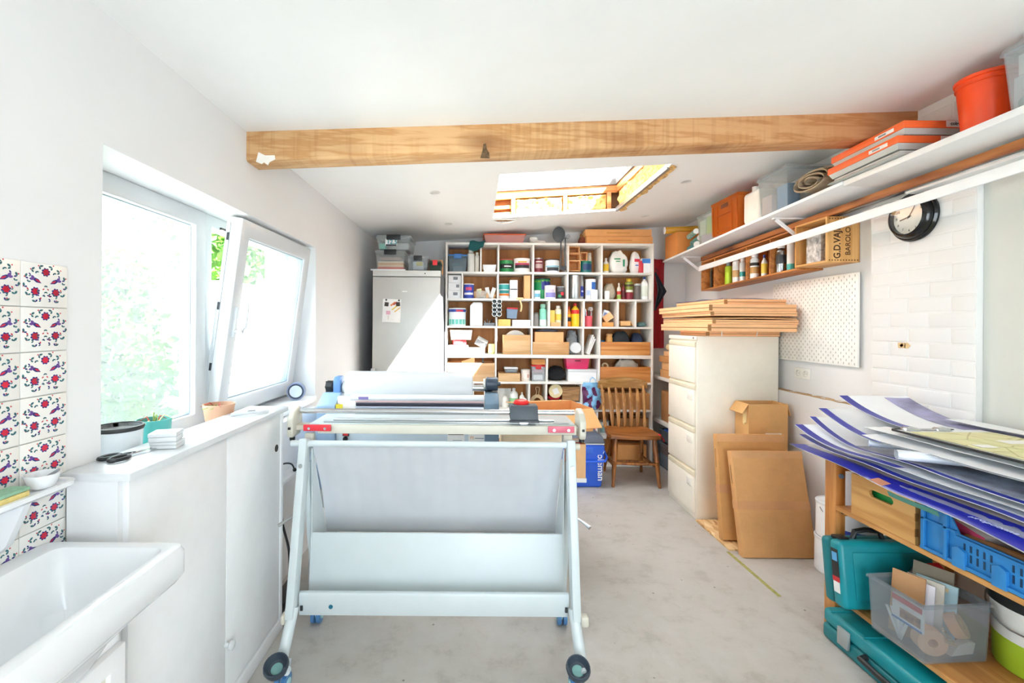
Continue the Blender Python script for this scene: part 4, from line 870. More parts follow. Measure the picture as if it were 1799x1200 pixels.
# row 1
x, y, z, w, h = spot(1, 786, 820, 446); tote('storage_box', 'clear storage box with a blue lid at the top left of the shelving', (x, y + .11, z), w, .22, h, clear('#9fb6c2', .45, .2), P_('#3f86d0'), P_('#3a78bd'), contents=((-.3, .3, -.3, .3, 0, .35, '#e6e4de'), (-.35, .1, -.35, .2, .35, .5, '#7fc0c0')))
b_(1, 821, 834, 438, 'tall white paper towel roll beside the blue lidded box', name='paper_roll', cat='paper roll', grp=None, body='#f1efe8', cap='#efece4', style='tube')
b_(1, 834.5, 842, 443, 'smaller off white paper roll next to the tall paper towel roll', name='paper_roll', cat='paper roll', grp=None, body='#e9e3d6', cap='#e6e0d2', style='tube')
x, y, z, w, h = spot(1, 848, 872, 465); o = bin_('food_tray', 'shallow white tray holding scraps of brown paper in the top row', (x, y + .07, z), w * .8, .13, h, WHITE, tw=w, td=.15, t=.003)
for q in range(3): MB(tr((q - 1) * .03, 0, h * .5) @ rz(q * 40) @ ry(12 * q - 10)).box(-.04, .04, -.03, .03, 0, .03).build('paper_scrap', card('#d8c09a'), o, bev=.004)
c_(1, 877, 902, 455, 'green paint pot with a red lid and black label in the top row', body='#1f8a4a', lid='#c9474a', spots=((0, .3, 120, .35, '#1c1f22'), (10, .42, 60, .08, '#f0f0f0')))
c_(1, 904, 934, 453, 'white paint bucket with a red and black label in the top row', body='#f0efec', lid='#f4f4f2', bail=True, spots=((0, .3, 110, .22, '#222222'), (0, .52, 110, .14, '#b23a5a'), (0, .68, 60, .1, '#d8b040')))
c_(1, 938.5, 956, 453, 'dark red paint tin with a steel lid in the top row', body='#7a2230', spots=((0, .3, 90, .3, '#b9a0a0'), (0, .7, 80, .08, '#e8d8d0')))
c_(1, 959, 985, 455, 'white bucket with a black lid and blue wave label in the top row', body='#eef2f4', lid='#24272a', spots=((0, .15, 100, .25, '#3a4046'), (0, .42, 120, .1, '#7fc4dc')))
# square cardboard tubes
gt = 'square cardboard tubes'
for q, (p0, p1, y0, y1, lb) in enumerate(((1000, 1020, 458, 476, 'lowest square cardboard tube in the pile beside the dark lamp'), (999, 1019, 445.5, 458, 'middle square cardboard tube in the pile beside the dark lamp'), (1000, 1018.5, 433, 445, 'topmost square cardboard tube in the pile beside the dark lamp'), (1020, 1032, 443, 458, 'square cardboard tube lying on the teal bucket'))):
    z0 = at((p0 + p1) / 2, y1, 4.6).z; z1 = at((p0 + p1) / 2, y0, 4.6).z; x0 = X_(p0, 4.6, y0); x1 = X_(p1, 4.6, y0); z0 = max(z0, RZ[1] + .001)
    o = thing('cardboard_tube', lb, 'cardboard tube', ((x0 + x1) / 2, 4.6, z0), 0, gt); hw = (x1 - x0) / 2
    MB().frame(-hw, hw, 0, z1 - z0 - .001, .005, 0, .2).build('tube_wall', KRAFT, o); MB().box(-hw + .006, hw - .006, .15, .153, .006, z1 - z0 - .006).build('end_disc', KRAFT2, o)
b_(1, 1033, 1040, 444, 'small white pot behind the teal bucket', Y=4.74, name='jar', cat='jar', grp=None, body='#efe9dc', cap='#e9e2d2', style='jar')
c_(1, 1021, 1042, 458.5, 'teal and navy bucket under a cardboard tube in the top row', body='#156a6a', lid='#1a8a5a', spots=((10, .25, 100, .5, '#183a66'),))
blob('plaster_bag', 'white plastic bag with green print in the top right compartment', 'bag', (X_(1089, 4.62), 4.72, RZ[1] + .001), .21, .16, at(1089, 439, 4.62).z - RZ[1], plain('#f2f2ee', .35, var=.03), 3, .16, blocks=((-.12, .60, .3, .05, '#2f9a6a'), (-.08, .50, .2, .035, '#3aa878'), (.2, .3, .08, .3, '#2f9a6a')))
blob('plaster_bag', 'white bag with a red label beside the green printed bag', 'bag', (X_(1119, 4.60), 4.68, RZ[1] + .001), .105, .13, at(1117, 441, 4.6).z - RZ[1], plain('#efefee', .35, var=.03), 5, .12, blocks=((.02, .52, .5, .13, '#d2304a'), (.0, .34, .3, .05, '#5a7ac0')))
b_(1, 1061, 1071, 453, 'white bottle with a yellow side standing at the left of the plastic bags', body='#f0ede0', cap='#d9d6cc', label='#eac02c')
o = k_(1, 1131, 1145, 454, 'slim box with a blue top at the right end of the top row', d=.07, col=plain('#eceff2', .4), tape=False, name='packet'); MB().box(-.041, .041, -.0362, -.0352, .10, .145).build('blue_print', P_('#3a7fd0'), o); k_(1, 1124, 1131, 458, 'narrow red packet in the right end of the top row', d=.06, col=plain('#cf3a46', .4), tape=False, name='packet')
# row 2
for q in range(3):
    z0 = RZ[2] + .001 + q * .078; x0 = X_(787, 4.59); x1 = X_(809.5, 4.59); o = carton('white_box', ('bottom', 'middle', 'top')[q] + ' white box with a barcode label in the stack of three', ((x0 + x1) / 2, 4.69, z0), x1 - x0, .2, .077, col=WHITE, tape=False, grp='white boxes stacked in the second row')
    MB().box(-.015 + .03 * (q % 2), .03 + .015 * (q % 2), -.1008, -.1002, .03, .06).build('barcode_label', plain('#8d9094', .6, var=.5, sc=120), o)
c_(2, 814, 832, 498, 'blue and white tin beside the stack of white boxes', body='#3a4fb0', lid='#e6e6ea', spots=((0, .25, 110, .14, '#f2f2f2'), (0, .55, 70, .2, '#d24a6a')))
x, y, z, w, h = spot(2, 836, 855, 511); o = bin_('clear_bin', 'small clear bin stuffed with torn cardboard in the second row', (x, y + .07, z), w * .9, .13, h, CL, tw=w, t=.003)
for q in range(4): MB(tr((q - 1.5) * .022, .01 * q, .015) @ ry(-30 + 22 * q) @ rz(15 * q)).box(-.025, .025, -.004, .004, 0, .07 + .02 * (q % 2)).build('cardboard_scrap', (KRAFT3, card('#e0c8a0'))[q % 2], o)
x, y, z, w, h = spot(2, 861, 873, 495); o = thing('scrap_heap', 'heap of folded kraft and white paper scraps beside the clear bin', 'paper scraps', (x, y + .06, z))
for q in range(5): MB(tr((q - 2) * .012, .01 * (q % 3), 0) @ ry(-24 + 14 * q)).box(-.02, .02, -.002, .002, 0, .05 + .03 * ((q * 2) % 4)).build('paper_scrap', (KRAFT, PAPER, KRAFT2, PAPER, KRAFT)[q], o)
c_(2, 876, 895, 498, 'teal tin with an orange stripe and white label in the second row', body='#eef0ee', lid='#e0e4e4', band=('#3fa7a6', .62, .93), spots=((0, .2, 130, .14, '#d9782c'), (0, .36, 120, .2, '#2f8f8f')))
for q in range(2): k_(2, 896, 909.5, 492 + 15 * (1 - q), ('lower', 'upper')[q] + ' small white carton beside the teal tin', d=.1, col=WHITE, tape=False, dz=0 if q == 0 else .087, name='white_box')
k_(2, 921, 932, 484, 'tall narrow kraft box leaning on the divider in the second row', d=.16)
c_(2, 939, 969, 488, 'large green paint bucket with a dark blue label', body='#1f9a5c', lid='#2a3a34', Y=4.66, spots=((35, .45, 90, .4, '#2b3486'), (0, .8, 160, .08, '#7fc04a')))
c_(2, 958, 978, 501, 'white tin with a purple label in front of the green bucket', body='#f0eff4', lid='#e9e9ee', Y=4.57, spots=((0, .12, 110, .35, '#8a86c8'), (0, .5, 60, .2, '#c9c2dc')))
c_(2, 979, 993, 503, 'black tin with a red and green label at the right of the green bucket', body='#55585c', lid='#b9bcc0', Y=4.6, spots=((0, .1, 120, .5, '#23262a'), (20, .3, 50, .25, '#d2303a'), (-20, .15, 50, .2, '#2a8a5a')))
c_(2, 939, 950, 510, 'small white and blue tin in front of the green bucket', body='#dfeaf0', lid='#eeeeee', Y=4.57, spots=((0, .2, 110, .4, '#6fb4d0'),))
c_(2, 1000, 1028.5, 481.5, 'tall bare silver metal can with a blue label', metalbody=True, name='metal_can', cat='can', Y=4.58, spots=((48, .12, 44, .42, '#2c3fa0'), (48, .3, 30, .06, '#d9dcf0')), bail=True)
c_(2, 1030, 1049, 490, 'white tub with a blue side label beside the silver can', body='#e9eef0', lid='#f2f2f2', spots=((10, .2, 120, .25, '#a9bfe0'), (30, .5, 60, .35, '#2f6ab8'), (0, .75, 120, .05, '#334')) if False else ((10, .2, 120, .25, '#a9bfe0'), (30, .5, 60, .35, '#2f6ab8')))
k_(2, 1038.5, 1050, 509, 'small white carton in front of the blue labelled tub', d=.035, Y=4.553, col=plain('#f0f3f6', .5), tape=False, name='white_box')
blob('burlap_sack', 'lumpy beige sack at the left of the bottles in the second row', 'sack', (X_(1074, 4.64), 4.73, RZ[2] + .001), .13, .12, .17, fabric('#cfc4ae', 70), 8, .15)
k_(2, 1063, 1071, 511, 'small white stand in front of the beige sack', d=.03, col=WHITE, tape=False, name='white_box', Y=4.57)
b_(2, 1085, 1092, 497, 'slim bottle with red and green bands in the second row', body='#e8e2d0', cap='#e9e6da', label=[('#c93a30', .3, .5), ('#9ab84a', .05, .28)])
b_(2, 1093, 1100, 499, 'dark red slim bottle beside the colourful drink can', body='#7a1f26', cap='#4a1216', label='#5a161a')
b_(2, 1100.5, 1114.5, 489, 'tall colourful carton can with yellow top and maroon base', body='#7d8a3a', cap='#d9b83a', style='tube', label=[('#8e2438', .02, .34), ('#e8e4d8', .36, .46), ('#4a3a1c', .62, .72)])
b_(2, 1116, 1128.5, 498, 'empty clear glass jar in the second row', name='jar', cat='jar', grp=None, mat=clear('#c9cfd0', .6, .08), cap='#c9c9c4', style='jar')
b_(2, 1132, 1144, 486, 'white bottle with a blue cap at the right end of the second row', body='#f2f4f2', cap='#27408a', style='jug', label='#dfe6da')
# row 3
c_(3, 784.5, 815, 541, 'white and aqua paint bucket with a wire handle in the third row', body='#eaf2f0', lid='#dfe9ea', bail=True, Y=4.57, band=('#3a4fa8', .78, .94), spots=((0, .08, 150, .28, '#6fc8b8'), (20, .8, 50, .1, '#d23a4a')))
x, y, z, w, h = spot(3, 826, 848, 531); o = thing('curved_case', 'white case with a rounded top in the third row', 'case', (x, y + .09, z)); MB(rx(90)).prism([(-w / 2, 0), (w / 2, 0), (w / 2, h * .94), (w * .36, h), (-w * .25, h), (-w / 2, h * .86)], -.09, .09).build('case_body', WHITE, o, bev=.006)
x, y, z, w, h = spot(3, 850, 869, 556); o = thing('tool_tray', 'grey tray of small tools beside the rounded white case', 'tray', (x, y + .06, z)); MB().tub(w, .12, .03, .003).build('tray_body', GREY, o)
for q in range(4): MB().cyl((-.03 + .014 * q, -.03, .01), (-.045 + .026 * q, .03, .05 + .02 * (q % 2)), .005, .004, 8).build('tool', (PAPER, STEEL, P_('#dfe2e4'), DARK)[q], o)
# black and white cups hanging on the divider
o = thing('cup_stack', 'column of black cups with white rims hanging on a divider', 'cups', (X_(872.5, 4.52), 4.535, at(873, 557, 4.52).z)); H_ = at(873, 528, 4.52).z - at(873, 557, 4.52).z
for q in range(4):
    for s_ in (-1, 1):
        T = tr(s_ * .024, -.004, H_ * (q + .5) / 4) @ rx(75); u = MB(T).lathe([(.014, 0), (.022, .012), (.024, .03), (.019, .032), (.016, .02), (0, .018)], 16, cap=False).build('cup', P_('#18282a', .3), o); MB(T).lathe([(.023, .028), (.0255, .03), (.024, .033), (.02, .033)], 16, cap=False).build('white_rim', P_('#e6eeec', .3), u)
MB().box(-.008, .008, .002, .012, 0, H_).build('hanger_strip', DARK, o)
x, y, z, w, h = spot(3, 875, 897, 562); k_(3, 875, 897, 561, 'flat yellow and kraft pack in the third row', col=card('#d9b76a'), d=.12)
x, y, z, w, h = spot(3, 900, 932, 562); bin_('white_tray', 'low white open tray at the right of the yellow pack', (x, y + .08, z), w, .16, h, WHITE, t=.004)
z1 = RZ[3] + .075; o = tote('lidded_box', 'blue grey box with a red lid standing above the yellow pack', (X_(899, 4.62), 4.69, at(899, 559.5, 4.62).z), .115, .13, .115, plain('#7d95b0', .4), P_('#d8353a'), None); o.rotation_euler = (0, R(3), 0)
o = thing('paper_twist', 'twisted strip of tan paper hanging over the shelf edge', 'paper strip', (X_(914, 4.535), 4.54, RZ[2] - .13)); MB().grid(lambda u, v: (-.005 + .02 * math.sin(v * 3) + .016 * u - .03 * v, -.018 * math.sin(math.pi * v) + .006 * math.sin(u * 3), .14 * v), 2, 16, (0, .0012, 0)).build('strip', card('#d9b98c'), o)
MB().box(-.04, .03, -.012, .006, .12, .14).build('folded_top', card('#d9b98c'), o, bev=.004)
b_(3, 937.5, 947, 549, 'squat grey bottle beside the mint spray can', body='#8d8a86', cap='#6d6a66', style='jar')
b_(3, 948.5, 961, 534, 'mint green spray can in the third row', name='spray_can', cat='spray can', body='#8fd9c0', cap='#9fdcc8', style='spray', label=[('#e6f0ec', .02, .3)])
k_(3, 966.5, 975, 545, 'narrow yellow box in the third row', d=.08, col=plain('#e8c860', .5), tape=False, name='packet'); b_(3, 976, 987, 537, 'white and yellow bottle with a square cap in the third row', body='#f2eccf', cap='#ececea', label=[('#ecd25a', .3, .6)], style='tube'); k_(3, 968, 984, 566, 'small kraft block in front of the white and yellow bottle', d=.03, Y=4.56, tape=False)
b_(3, 996.8, 1004, 538, 'orange bottle with a black label in the third row', body='#e88a2a', cap='#d8402a', label=[('#1c1c1c', .25, .45), ('#e8c02a', .5, .6)])
b_(3, 1004.5, 1019.5, 533, 'yellow bottle with a big red cap in the third row', body='#edc928', cap='#dc2a2c', label=[('#d9302c', .55, .72)], style='jug')
x, y, z, w, h = spot(3, 1028.5, 1042.5, 555); o = thing('tool_cup', 'coral pink cup full of scissors and brushes', 'cup', (x, y + w / 2, z)); MB().lathe([(w / 2 * .9, 0), (w / 2, h), (w / 2 * .94, h), (w / 2 * .84, .004), (0, .004)], 22, cap=False).build('cup_body', P_('#e2606c'), o)
for q in range(8): a = q * .8; MB().cyl((.012 * math.cos(a), .012 * math.sin(a), .01), (.034 * math.cos(a), .03 * math.sin(a), h + .03 + .014 * (q % 4)), .004, .005, 7).build('tool', (STEEL, RED, DARK, CHROME)[q % 4], o)
for q in range(2): MB().tube([(.01 + .016 * math.cos(R(t)) + .014 * q, -.012, h + .07 + .016 * math.sin(R(t))) for t in range(0, 360, 30)], .0035, 6, True).build('scissor_ring', P_('#dfe2e2'), o)
x, y, z, w, h = spot(3, 1057.5, 1085, 548); o = carton('cardboard_box', 'small kraft box tipped on its corner in the third row', (x + .01, y + .07, z + .068), .095, .1, .07, col=KRAFT3, open_=True, grp=GC); o.rotation_euler = (0, R(-35), 0)
o = carton('packet', 'white packet with a blue printed square on the tipped kraft box', (x - .045, y + .05, z + .085), .06, .05, .085, col=plain('#e9ecf0', .5), tape=False); o.rotation_euler = (0, R(18), 0); MB().box(-.02, .02, -.0256, -.0252, .02, .06).build('blue_print', P_('#6f86b8'), o)
k_(3, 1058, 1078, 566, 'low kraft block under the tipped box', col=card('#c08a50'), d=.12)
k_(3, 1088, 1113, 566, 'open kraft carton with raised flaps in the third row', d=.13, col=card('#cba26e'), open_=True, flaps=(('n', 250), ('e', 230), ('w', 235)))
blob('small_pouch', 'small teal and white pouch at the right end of the third row', 'pouch', (X_(1129, 4.6), 4.64, RZ[3] + .001), .1, .08, .05, fabric('#5f7f80', 50), 12)
# row 4
x, y, z, w, h = spot(4, 787, 832, 577); 
for q, (dz, hh, c1, lb, ww) in enumerate(((0, .045, '#eeeeec', 'lowest white pack in the pile at the left of the fourth row', .2), (.046, .04, '#e9e4e0', 'white pack with red ends in the pile of the fourth row', .2), (.087, .05, '#d8363a', 'red and white pack in the pile of the fourth row', .13))):
    o = carton('packet', lb, (X_(803, 4.6) + .01 * q, 4.7, z + dz), ww, .18, hh, col=plain(c1, .5), tape=False, grp='packs piled in the fourth row', rot=3 * q)
    MB().box(-ww * .3, ww * .2, -.0912, -.0903, hh * .3, hh * .7).build('printed_block', P_(('#9a9ca0', '#cf3038', '#f0e0e0')[q], .5), o)
bin_('foil_tray', 'pale tray with foil packs on top of the pile in the fourth row', (X_(810, 4.62), 4.73, z + .14), .20, .18, .10, plain('#efefed', .4), tw=.23, t=.004, cat='tray'); 
o = thing('foil_pack', 'crumpled foil pack lying in the pale tray', 'foil pack', (X_(811, 4.62), 4.73, z + .145)); MB().grid(lambda u, v: (-.085 + .17 * u, -.06 + .12 * v, .092 + .012 * noise.noise(Vector((u * 7, v * 6, 2)))), 18, 12, .07).build('foil', metal('#c9cccf', .35), o)
x, y, z, w, h = spot(4, 829, 857, 592); o = carton('grey_carton', 'open grey and white carton tipped over in the fourth row', (x, y + .10, z + .082), .115, .10, .075, col=plain('#dcdcd8', .6), open_=True); o.rotation_euler = (R(10), R(28), 0); MB().box(-.06, .06, -.0612, -.0604, .01, .06).build('side_print', plain('#8a8d90', .6, var=.5, sc=90), o)
k_(4, 820, 852, 611, 'flat dark tray beneath the tipped grey carton', d=.16, col=plain('#6a6864', .6), tape=False, name='dark_tray', Y=4.56)
ring_roll('tape_roll', 'pale yellow roll standing at the right of the tipped carton', (X_(864, 4.6), 4.65, RZ[4] + .001), .033, .10, plain('#e6dc9c', .5), .5)
x, y, z, w, h = spot(4, 884, 932, 588.5, 4.555); wooden_box('wooden_bin', 'light plywood bin with a plain front in the fourth row', (x, y + .12, z), w, .24, h, wood('#e2bd8c', '#cfa06a', 0, .8), grp='wooden bins in the shelving')
ring_roll('tape_roll', 'white tape roll lying against the light plywood bin', (X_(905, 4.68), 4.66, RZ[4] + .012), .115, .05, plain('#f0efea', .5), .4, T=tr(0, .02, .116) @ rx(90))
x, y, z, w, h = spot(4, 936, 1000, 601, 4.553); wooden_box('wooden_tray', 'wide plywood tray under the kraft tray in the fourth row', (x, y + .12, z), w, .24, h, wood('#dfb483', '#c99860', 0, .8), grp='wooden bins in the shelving')
k_(4, 940, 990, 583.5, 'kraft tray with a notched front standing on the plywood tray', Y=4.57, d=.2, dz=.121, col=card('#cf9c6c'), open_=True, name='kraft_tray')
blob('crumpled_wrap', 'crumpled clear plastic wrap on the kraft tray', 'plastic wrap', (X_(962, 4.62), 4.67, at(962, 584, 4.6).z + .004), .24, .12, .055, clear('#dfe6ee', .35, .12), 21, .5, res=18, part='wrap', fr=9)
blob('grey_cloth', 'bunched grey cloth behind the white plate in the fourth row', 'cloth', (X_(1013, 4.66), 4.76, RZ[4] + .001), .12, .14, .24, fabric('#aab0b6', 40), 17, .3, part='cloth')
o = thing('white_plate', 'white round plate leaning at the right of the kraft tray', 'plate', (X_(1011.5, 4.6), 4.60, RZ[4] + .002)); MB(tr(.012, 0, .066) @ rx(72)).lathe([(0, 0), (.04, .0), (.056, .012), (.058, .016), (.05, .006), (0, .006)], 30, cap=False).build('plate_body', WHITE_GLOSS, o)
papers('paper_sheets', 'white sheets leaning in the narrow compartment of the fourth row', (X_(1029, 4.64), 4.68, RZ[4] + .002), .18, .2, .03, 17, PAPER)
x, y, z, w, h = spot(4, 1056, 1143, 601, 4.553); wooden_box('pine_drawer', 'knotty pine drawer holding dark bags in the fourth row', (x, y + .14, z), w, .26, h, wood('#d89a58', '#b8702e', 0, .7), grp='pine drawers in the shelving')
zd = RZ[4] + .02
blob('dark_bag', 'dark grey padded bag in the knotty pine drawer', 'bag', (X_(1094, 4.62), 4.70, zd), .18, .15, at(1092, 582, 4.62).z - zd, fabric('#3d4448', 60), 25, .1, pinch=.15, blocks=((0, .62, .5, .05, '#2a2e30'),)); blob('navy_bag', 'navy blue bag at the right of the dark grey bag', 'bag', (X_(1123, 4.62), 4.70, zd), .13, .15, at(1125, 586, 4.62).z - zd, fabric('#34405a', 60), 28, .16)
ring_roll('blue_tape', 'blue tape roll at the left end of the pine drawer', (X_(1061.5, 4.62), 4.70, zd), .03, .125, plain('#3a86c8', .4), .5); _j = b_(4, 1066, 1078, 590, 'orange capped round container lying in the pine drawer', Y=4.62, name='jar', cat='jar', grp=None, body='#e0a860', cap='#e8b878', style='jar'); _j.location.z = zd + .001
# row 5
x, y, z, w, h = spot(5, 784, 870, 638, 4.553); wooden_box('plywood_bin', 'large plywood bin behind the film roll in the fifth row', (x + .004, y + .14, z), w - .02, .27, h, wood('#dcb68a', '#c99a68', 0, .6), grp='wooden bins in the shelving')
o = thing('offcut', 'triangular board offcut sticking out of the plywood bin', 'offcut', (X_(822, 4.66), 4.66, RZ[5] + .015)); MB(rx(90)).prism([(-.07, 0), (.08, 0), (.07, .245), (-.06, .2)], -.003, .003).build('board', card('#d9c09a'), o)
_t = b_(5, 846, 851, 630, 'thin grey tube standing in the plywood bin', Y=4.7, name='tube', cat='tube', grp=None, body='#5f6a72', cap='#4a5258', style='tube'); _t.location.z += .011
x, y, z, w, h = spot(5, 875.5, 914, 656, 4.555); wooden_box('small_wooden_bin', 'small plywood bin under the clear container in the fifth row', (x, y + .09, z), w, .17, h, wood('#dfba8a', '#cda06a', 0, .8), grp='wooden bins in the shelving')
tote('clear_container', 'small clear container with a white lid on the small plywood bin', (X_(898.5, 4.6), 4.65, RZ[5] + h + .002), .14, .11, at(898, 645, 4.6).z - RZ[5] - h, CL, WHITE, None, contents=((-.4, .4, -.4, .4, 0, .5, '#9fb0c0'),))
c_(5, 916, 932, 649.5, 'plain white tin beside the red lidded box', body='#e8e2da', lid='#dcd6cc', spots=((0, .2, 120, .5, '#f4f0ea'), (30, .3, 30, .3, '#d8b0a0')), name='tin', cat='tin', grp=None)
x, y, z, w, h = spot(5, 935, 959, 641); tote('clear_container', 'tall clear container with red lid and red clips in the fifth row', (x, y + .07, z), w, .13, h, CL, P_('#d02a30'), P_('#d02a30'), contents=((-.4, .4, -.4, .4, .05, .35, '#efefef'), (-.4, .4, -.4, .4, .5, .75, '#b05060')), taper=.95)
k_(5, 935, 958, 631, 'small kraft box on top of the red lidded container', dz=h + .002, d=.1, col=card('#b9804a'))
blob('black_bag', 'black cloth bag in the fifth row beside the pink basket', 'bag', (X_(980, 4.62), 4.72, RZ[5] + .001), .19, .16, .15, fabric('#1b1c1f', 60), 33, .2)
o = thing('white_storage_box', 'white lidded storage box under the pink basket', 'storage box', (X_(1024, 4.6), 4.70, RZ[5] + .001)); MB().box(-.143, .143, -.1, .1, 0, .105).build('box_body', WHITE, o, bev=.003); MB().box(-.147, .147, -.104, .104, .098, .125).build('lid', WHITE_GLOSS, o, bev=.003)
o = thing('pink_basket', 'bright pink plastic basket on the white storage box', 'basket', (X_(1015.5, 4.6), 4.69, RZ[5] + .127)); MB().tub(.21, .16, .118, .004, .235, .18).build('basket_body', P_('#e83a72', .35), o, bev=.002)
MB().box(-.03, .03, -.0905, -.0885, .088, .1).build('grip_slot', P_('#7a1836'), o, bev=.0004); MB().frame(-.122, .122, -.094, .094, .008, 0, .012, tr(0, 0, .108) @ Matrix(((1, 0, 0, 0), (0, 0, 1, 0), (0, 1, 0, 0), (0, 0, 0, 1)))).build('rim', P_('#e83a72', .35), o)
for q in range(7): MB(rx(-6)).box(-.09 + .03 * q - .003, -.09 + .03 * q + .003, -.0845, -.081, .012, .075).build('rib', P_('#d02c60', .35), o)
x, y, z, w, h = spot(5, 1056, 1144.5, 645, 4.553); wooden_box('pine_drawer', 'deep knotty pine drawer behind the chair crest', (x, y + .14, z), w, .26, h, wood('#d59654', '#b66e2c', 0, .7), grp='pine drawers in the shelving')
ring_roll('tape_roll', 'beige tape roll leaning in the deep pine drawer', (X_(1064, 4.62), 4.66, at(1064, 646, 4.62).z - .03), .035, .04, plain('#d8cba8', .4), .55, T=tr(0, 0, .03) @ rx(60)); blob('plastic_wrap', 'bunched pale plastic in the deep pine drawer', 'plastic wrap', (X_(1105, 4.62), 4.70, RZ[5] + .02), .26, .15, at(1105, 634, 4.62).z - RZ[5], plain('#d9d4c8', .35, var=.1), 37, .3)
# row 6
o = thing('white_scrap_pile', 'pile of white bottles and packs behind the laminator motor', 'packs', (X_(905, 4.62), 4.66, RZ[6] + .001)); del o['category']
bpy.data.objects.remove(o)
for q, (p0, p1, yt, lb, c1, c2) in enumerate(((882, 893, 693, 'short white pot at the left of the sixth row', '#efece4', '#e0dccf'), (896, 911, 683, 'white spray bottle with a green label in the sixth row', '#f2f3f0', '#e4e6e4'), (913, 922, 690, 'small white flask right of the green labelled bottle', '#eeeae2', '#d9d4ca'))):
    b_(6, p0, p1, yt, lb, body=c1, cap=c2, label=[('#8ac08a', .2, .5)] if q == 1 else None, style='jug')
o = thing('folded_paper', 'crumpled white paper sheet at the left of the sixth row', 'paper', (X_(888, 4.68), 4.74, RZ[6] + .001)); MB(rx(-8)).grid(lambda u, v: (-.07 + .14 * u, .02 * noise.noise(Vector((u * 3, v * 3, 5))), .18 * v), 8, 8, (0, .0015, 0)).build('sheet', PAPER, o)
o = thing('cable_coil', 'white coiled cable bundle in the sixth row', 'cable', (X_(925, 4.59), 4.60, RZ[6] + .002)); MB().tube([((.03 + .004 * math.sin(t * .37)) * math.cos(t * .42), .015 * math.sin(t * .21), .05 + (.045 + .004 * math.cos(t * .31)) * math.sin(t * .42)) for t in range(90)], .005, 6).build('coil', WHITE, o)
o = thing('jute_rope', 'coil of jute rope in a narrow compartment of the sixth row', 'rope', (X_(946, 4.6), 4.63, RZ[6] + .002)); JU = fabric('#cdb48c', 90)
MB().tube([((.052 + .012 * math.sin(t * .19)) * math.cos(t * .3), -.02 + .05 * (t % 21) / 21, .066 + (.052 + .012 * math.sin(t * .19)) * math.sin(t * .3)) for t in range(210)], .0065, 6).build('coil', JU, o)
MB().tube([(-.03 + .06 * t / 20 + .012 * math.sin(t * .6), -.01, .11 + .10 * math.sin(math.pi * t / 20)) for t in range(21)], .004, 6).build('loop', JU, o)
blob('red_cloth', 'red cloth under the round cream tin', 'cloth', (X_(976, 4.6), 4.68, RZ[6] + .078), .12, .14, .07, fabric('#cf2a34', 50), 41, .3, part='cloth')
k_(6, 971, 1021, 706.5, 'flat grey storage box at the bottom of the sixth row', col=plain('#b9bec6', .5), tape=False, name='grey_box', d=.22)
o = thing('round_tin', 'round cream tin standing on edge on the red cloth', 'tin', (X_(977.5, 4.58), 4.60, RZ[6] + .11)); MB(tr(0, 0, .068) @ rx(90)).lathe([(0, -.03), (.066, -.03), (.07, -.026), (.07, .006), (.066, .01), (0, .01)], 30, cap=False).build('tin_body', plain('#e6d6a8', .5), o); MB(tr(0, -.0115, .068) @ rx(90)).box(-.028, .028, -.03, .03, 0, .0012, rz(25)).build('paper_label', PAPER, o)
o = thing('wicker_basket', 'brown wicker basket in the sixth row', 'basket', (X_(1004.5, 4.6), 4.67, RZ[6] + .079)); MB().tub(.165, .14, .145, .006, .185, .16).build('basket_body', wood('#b98d5c', '#8a6238', 0, 3, knots=False), o)
for q in range(9): MB().tub(.1668 + .002 * q, .1418 + .002 * q, .009, .003, T=tr(0, 0, .006 + .0155 * q)).build('woven_row', wood('#b98d5c', '#8a6238', 0, 3, knots=False), o, bev=.002)
k_(6, 1055, 1144, 691, 'brown cardboard box behind the chair spindles', col=card('#a8794a'), d=.24, Y=4.57)
o = thing('carrier_bag', 'light blue and purple carrier bag hanging from the shelving front', 'bag', (X_(1039, 4.51), 4.525, at(1039, 719, 4.51).z)); hh = at(1039, 672, 4.51).z - o.location.z
def bagf(u, v): 
    w = .075 + .02 * math.sin(v * 3.3); return ((u - .5) * 2 * w + .018 * math.sin(v * 5) + .02 * v, -.028 * math.sin(math.pi * u) - .02 * noise.noise(Vector((u * 4, v * 5, 3))), hh * v)
m = MB(); m.grid(bagf, 18, 24, (0, .012, 0)); m.mi = {i: 1 for i, f in enumerate(m.f) if (noise.noise(Vector((m.v[f[0]].x * 22, m.v[f[0]].z * 16, 9))) > .02 and m.v[f[0]].z < hh * .8)}
m.build('bag_body', [plain('#7fb8e0', .35), plain('#5c2050', .35)], o, smooth=60)
for s_ in (-1, 1): MB().tube([(s_ * .03 + .02, -.01, hh - .01), (s_ * .024 + .02, -.005, hh + .03), (.02, .012, hh + .05)], .005, 6).build('handle', plain('#8fc4e8', .35), o)
# rows 7 and 8
c_(7, 1053, 1073, 741, 'white tin with a pale label in the seventh row beside the carrier bag', body='#e6e8e4', lid='#b9c4c4', spots=((0, .2, 100, .5, '#8fb8b8'),), name='tin', cat='tin', grp=None); c_(7, 1058, 1070, 758, 'flat steel tin in front of the pale labelled tin', metalbody=True, name='tin', cat='tin', grp=None, Y=4.552) if False else None
k_(7, 1082, 1140, 735, 'dark brown carton in the seventh row behind the chair', col=card('#8a6038'), d=.24, Y=4.6); k_(7, 1022, 1046, 752, 'pink and red packet low in the seventh row', col=plain('#d85a6a', .5), tape=False, name='packet', d=.1)
k_(8, 1086, 1136, 782, 'kraft carton on the bottom shelf seen through the chair legs', col=card('#c98e54'), d=.24, Y=4.57); k_(8, 970, 1040, 775, 'wide kraft carton on the bottom shelf behind the blue cooler', col=card('#b98350'), d=.24)

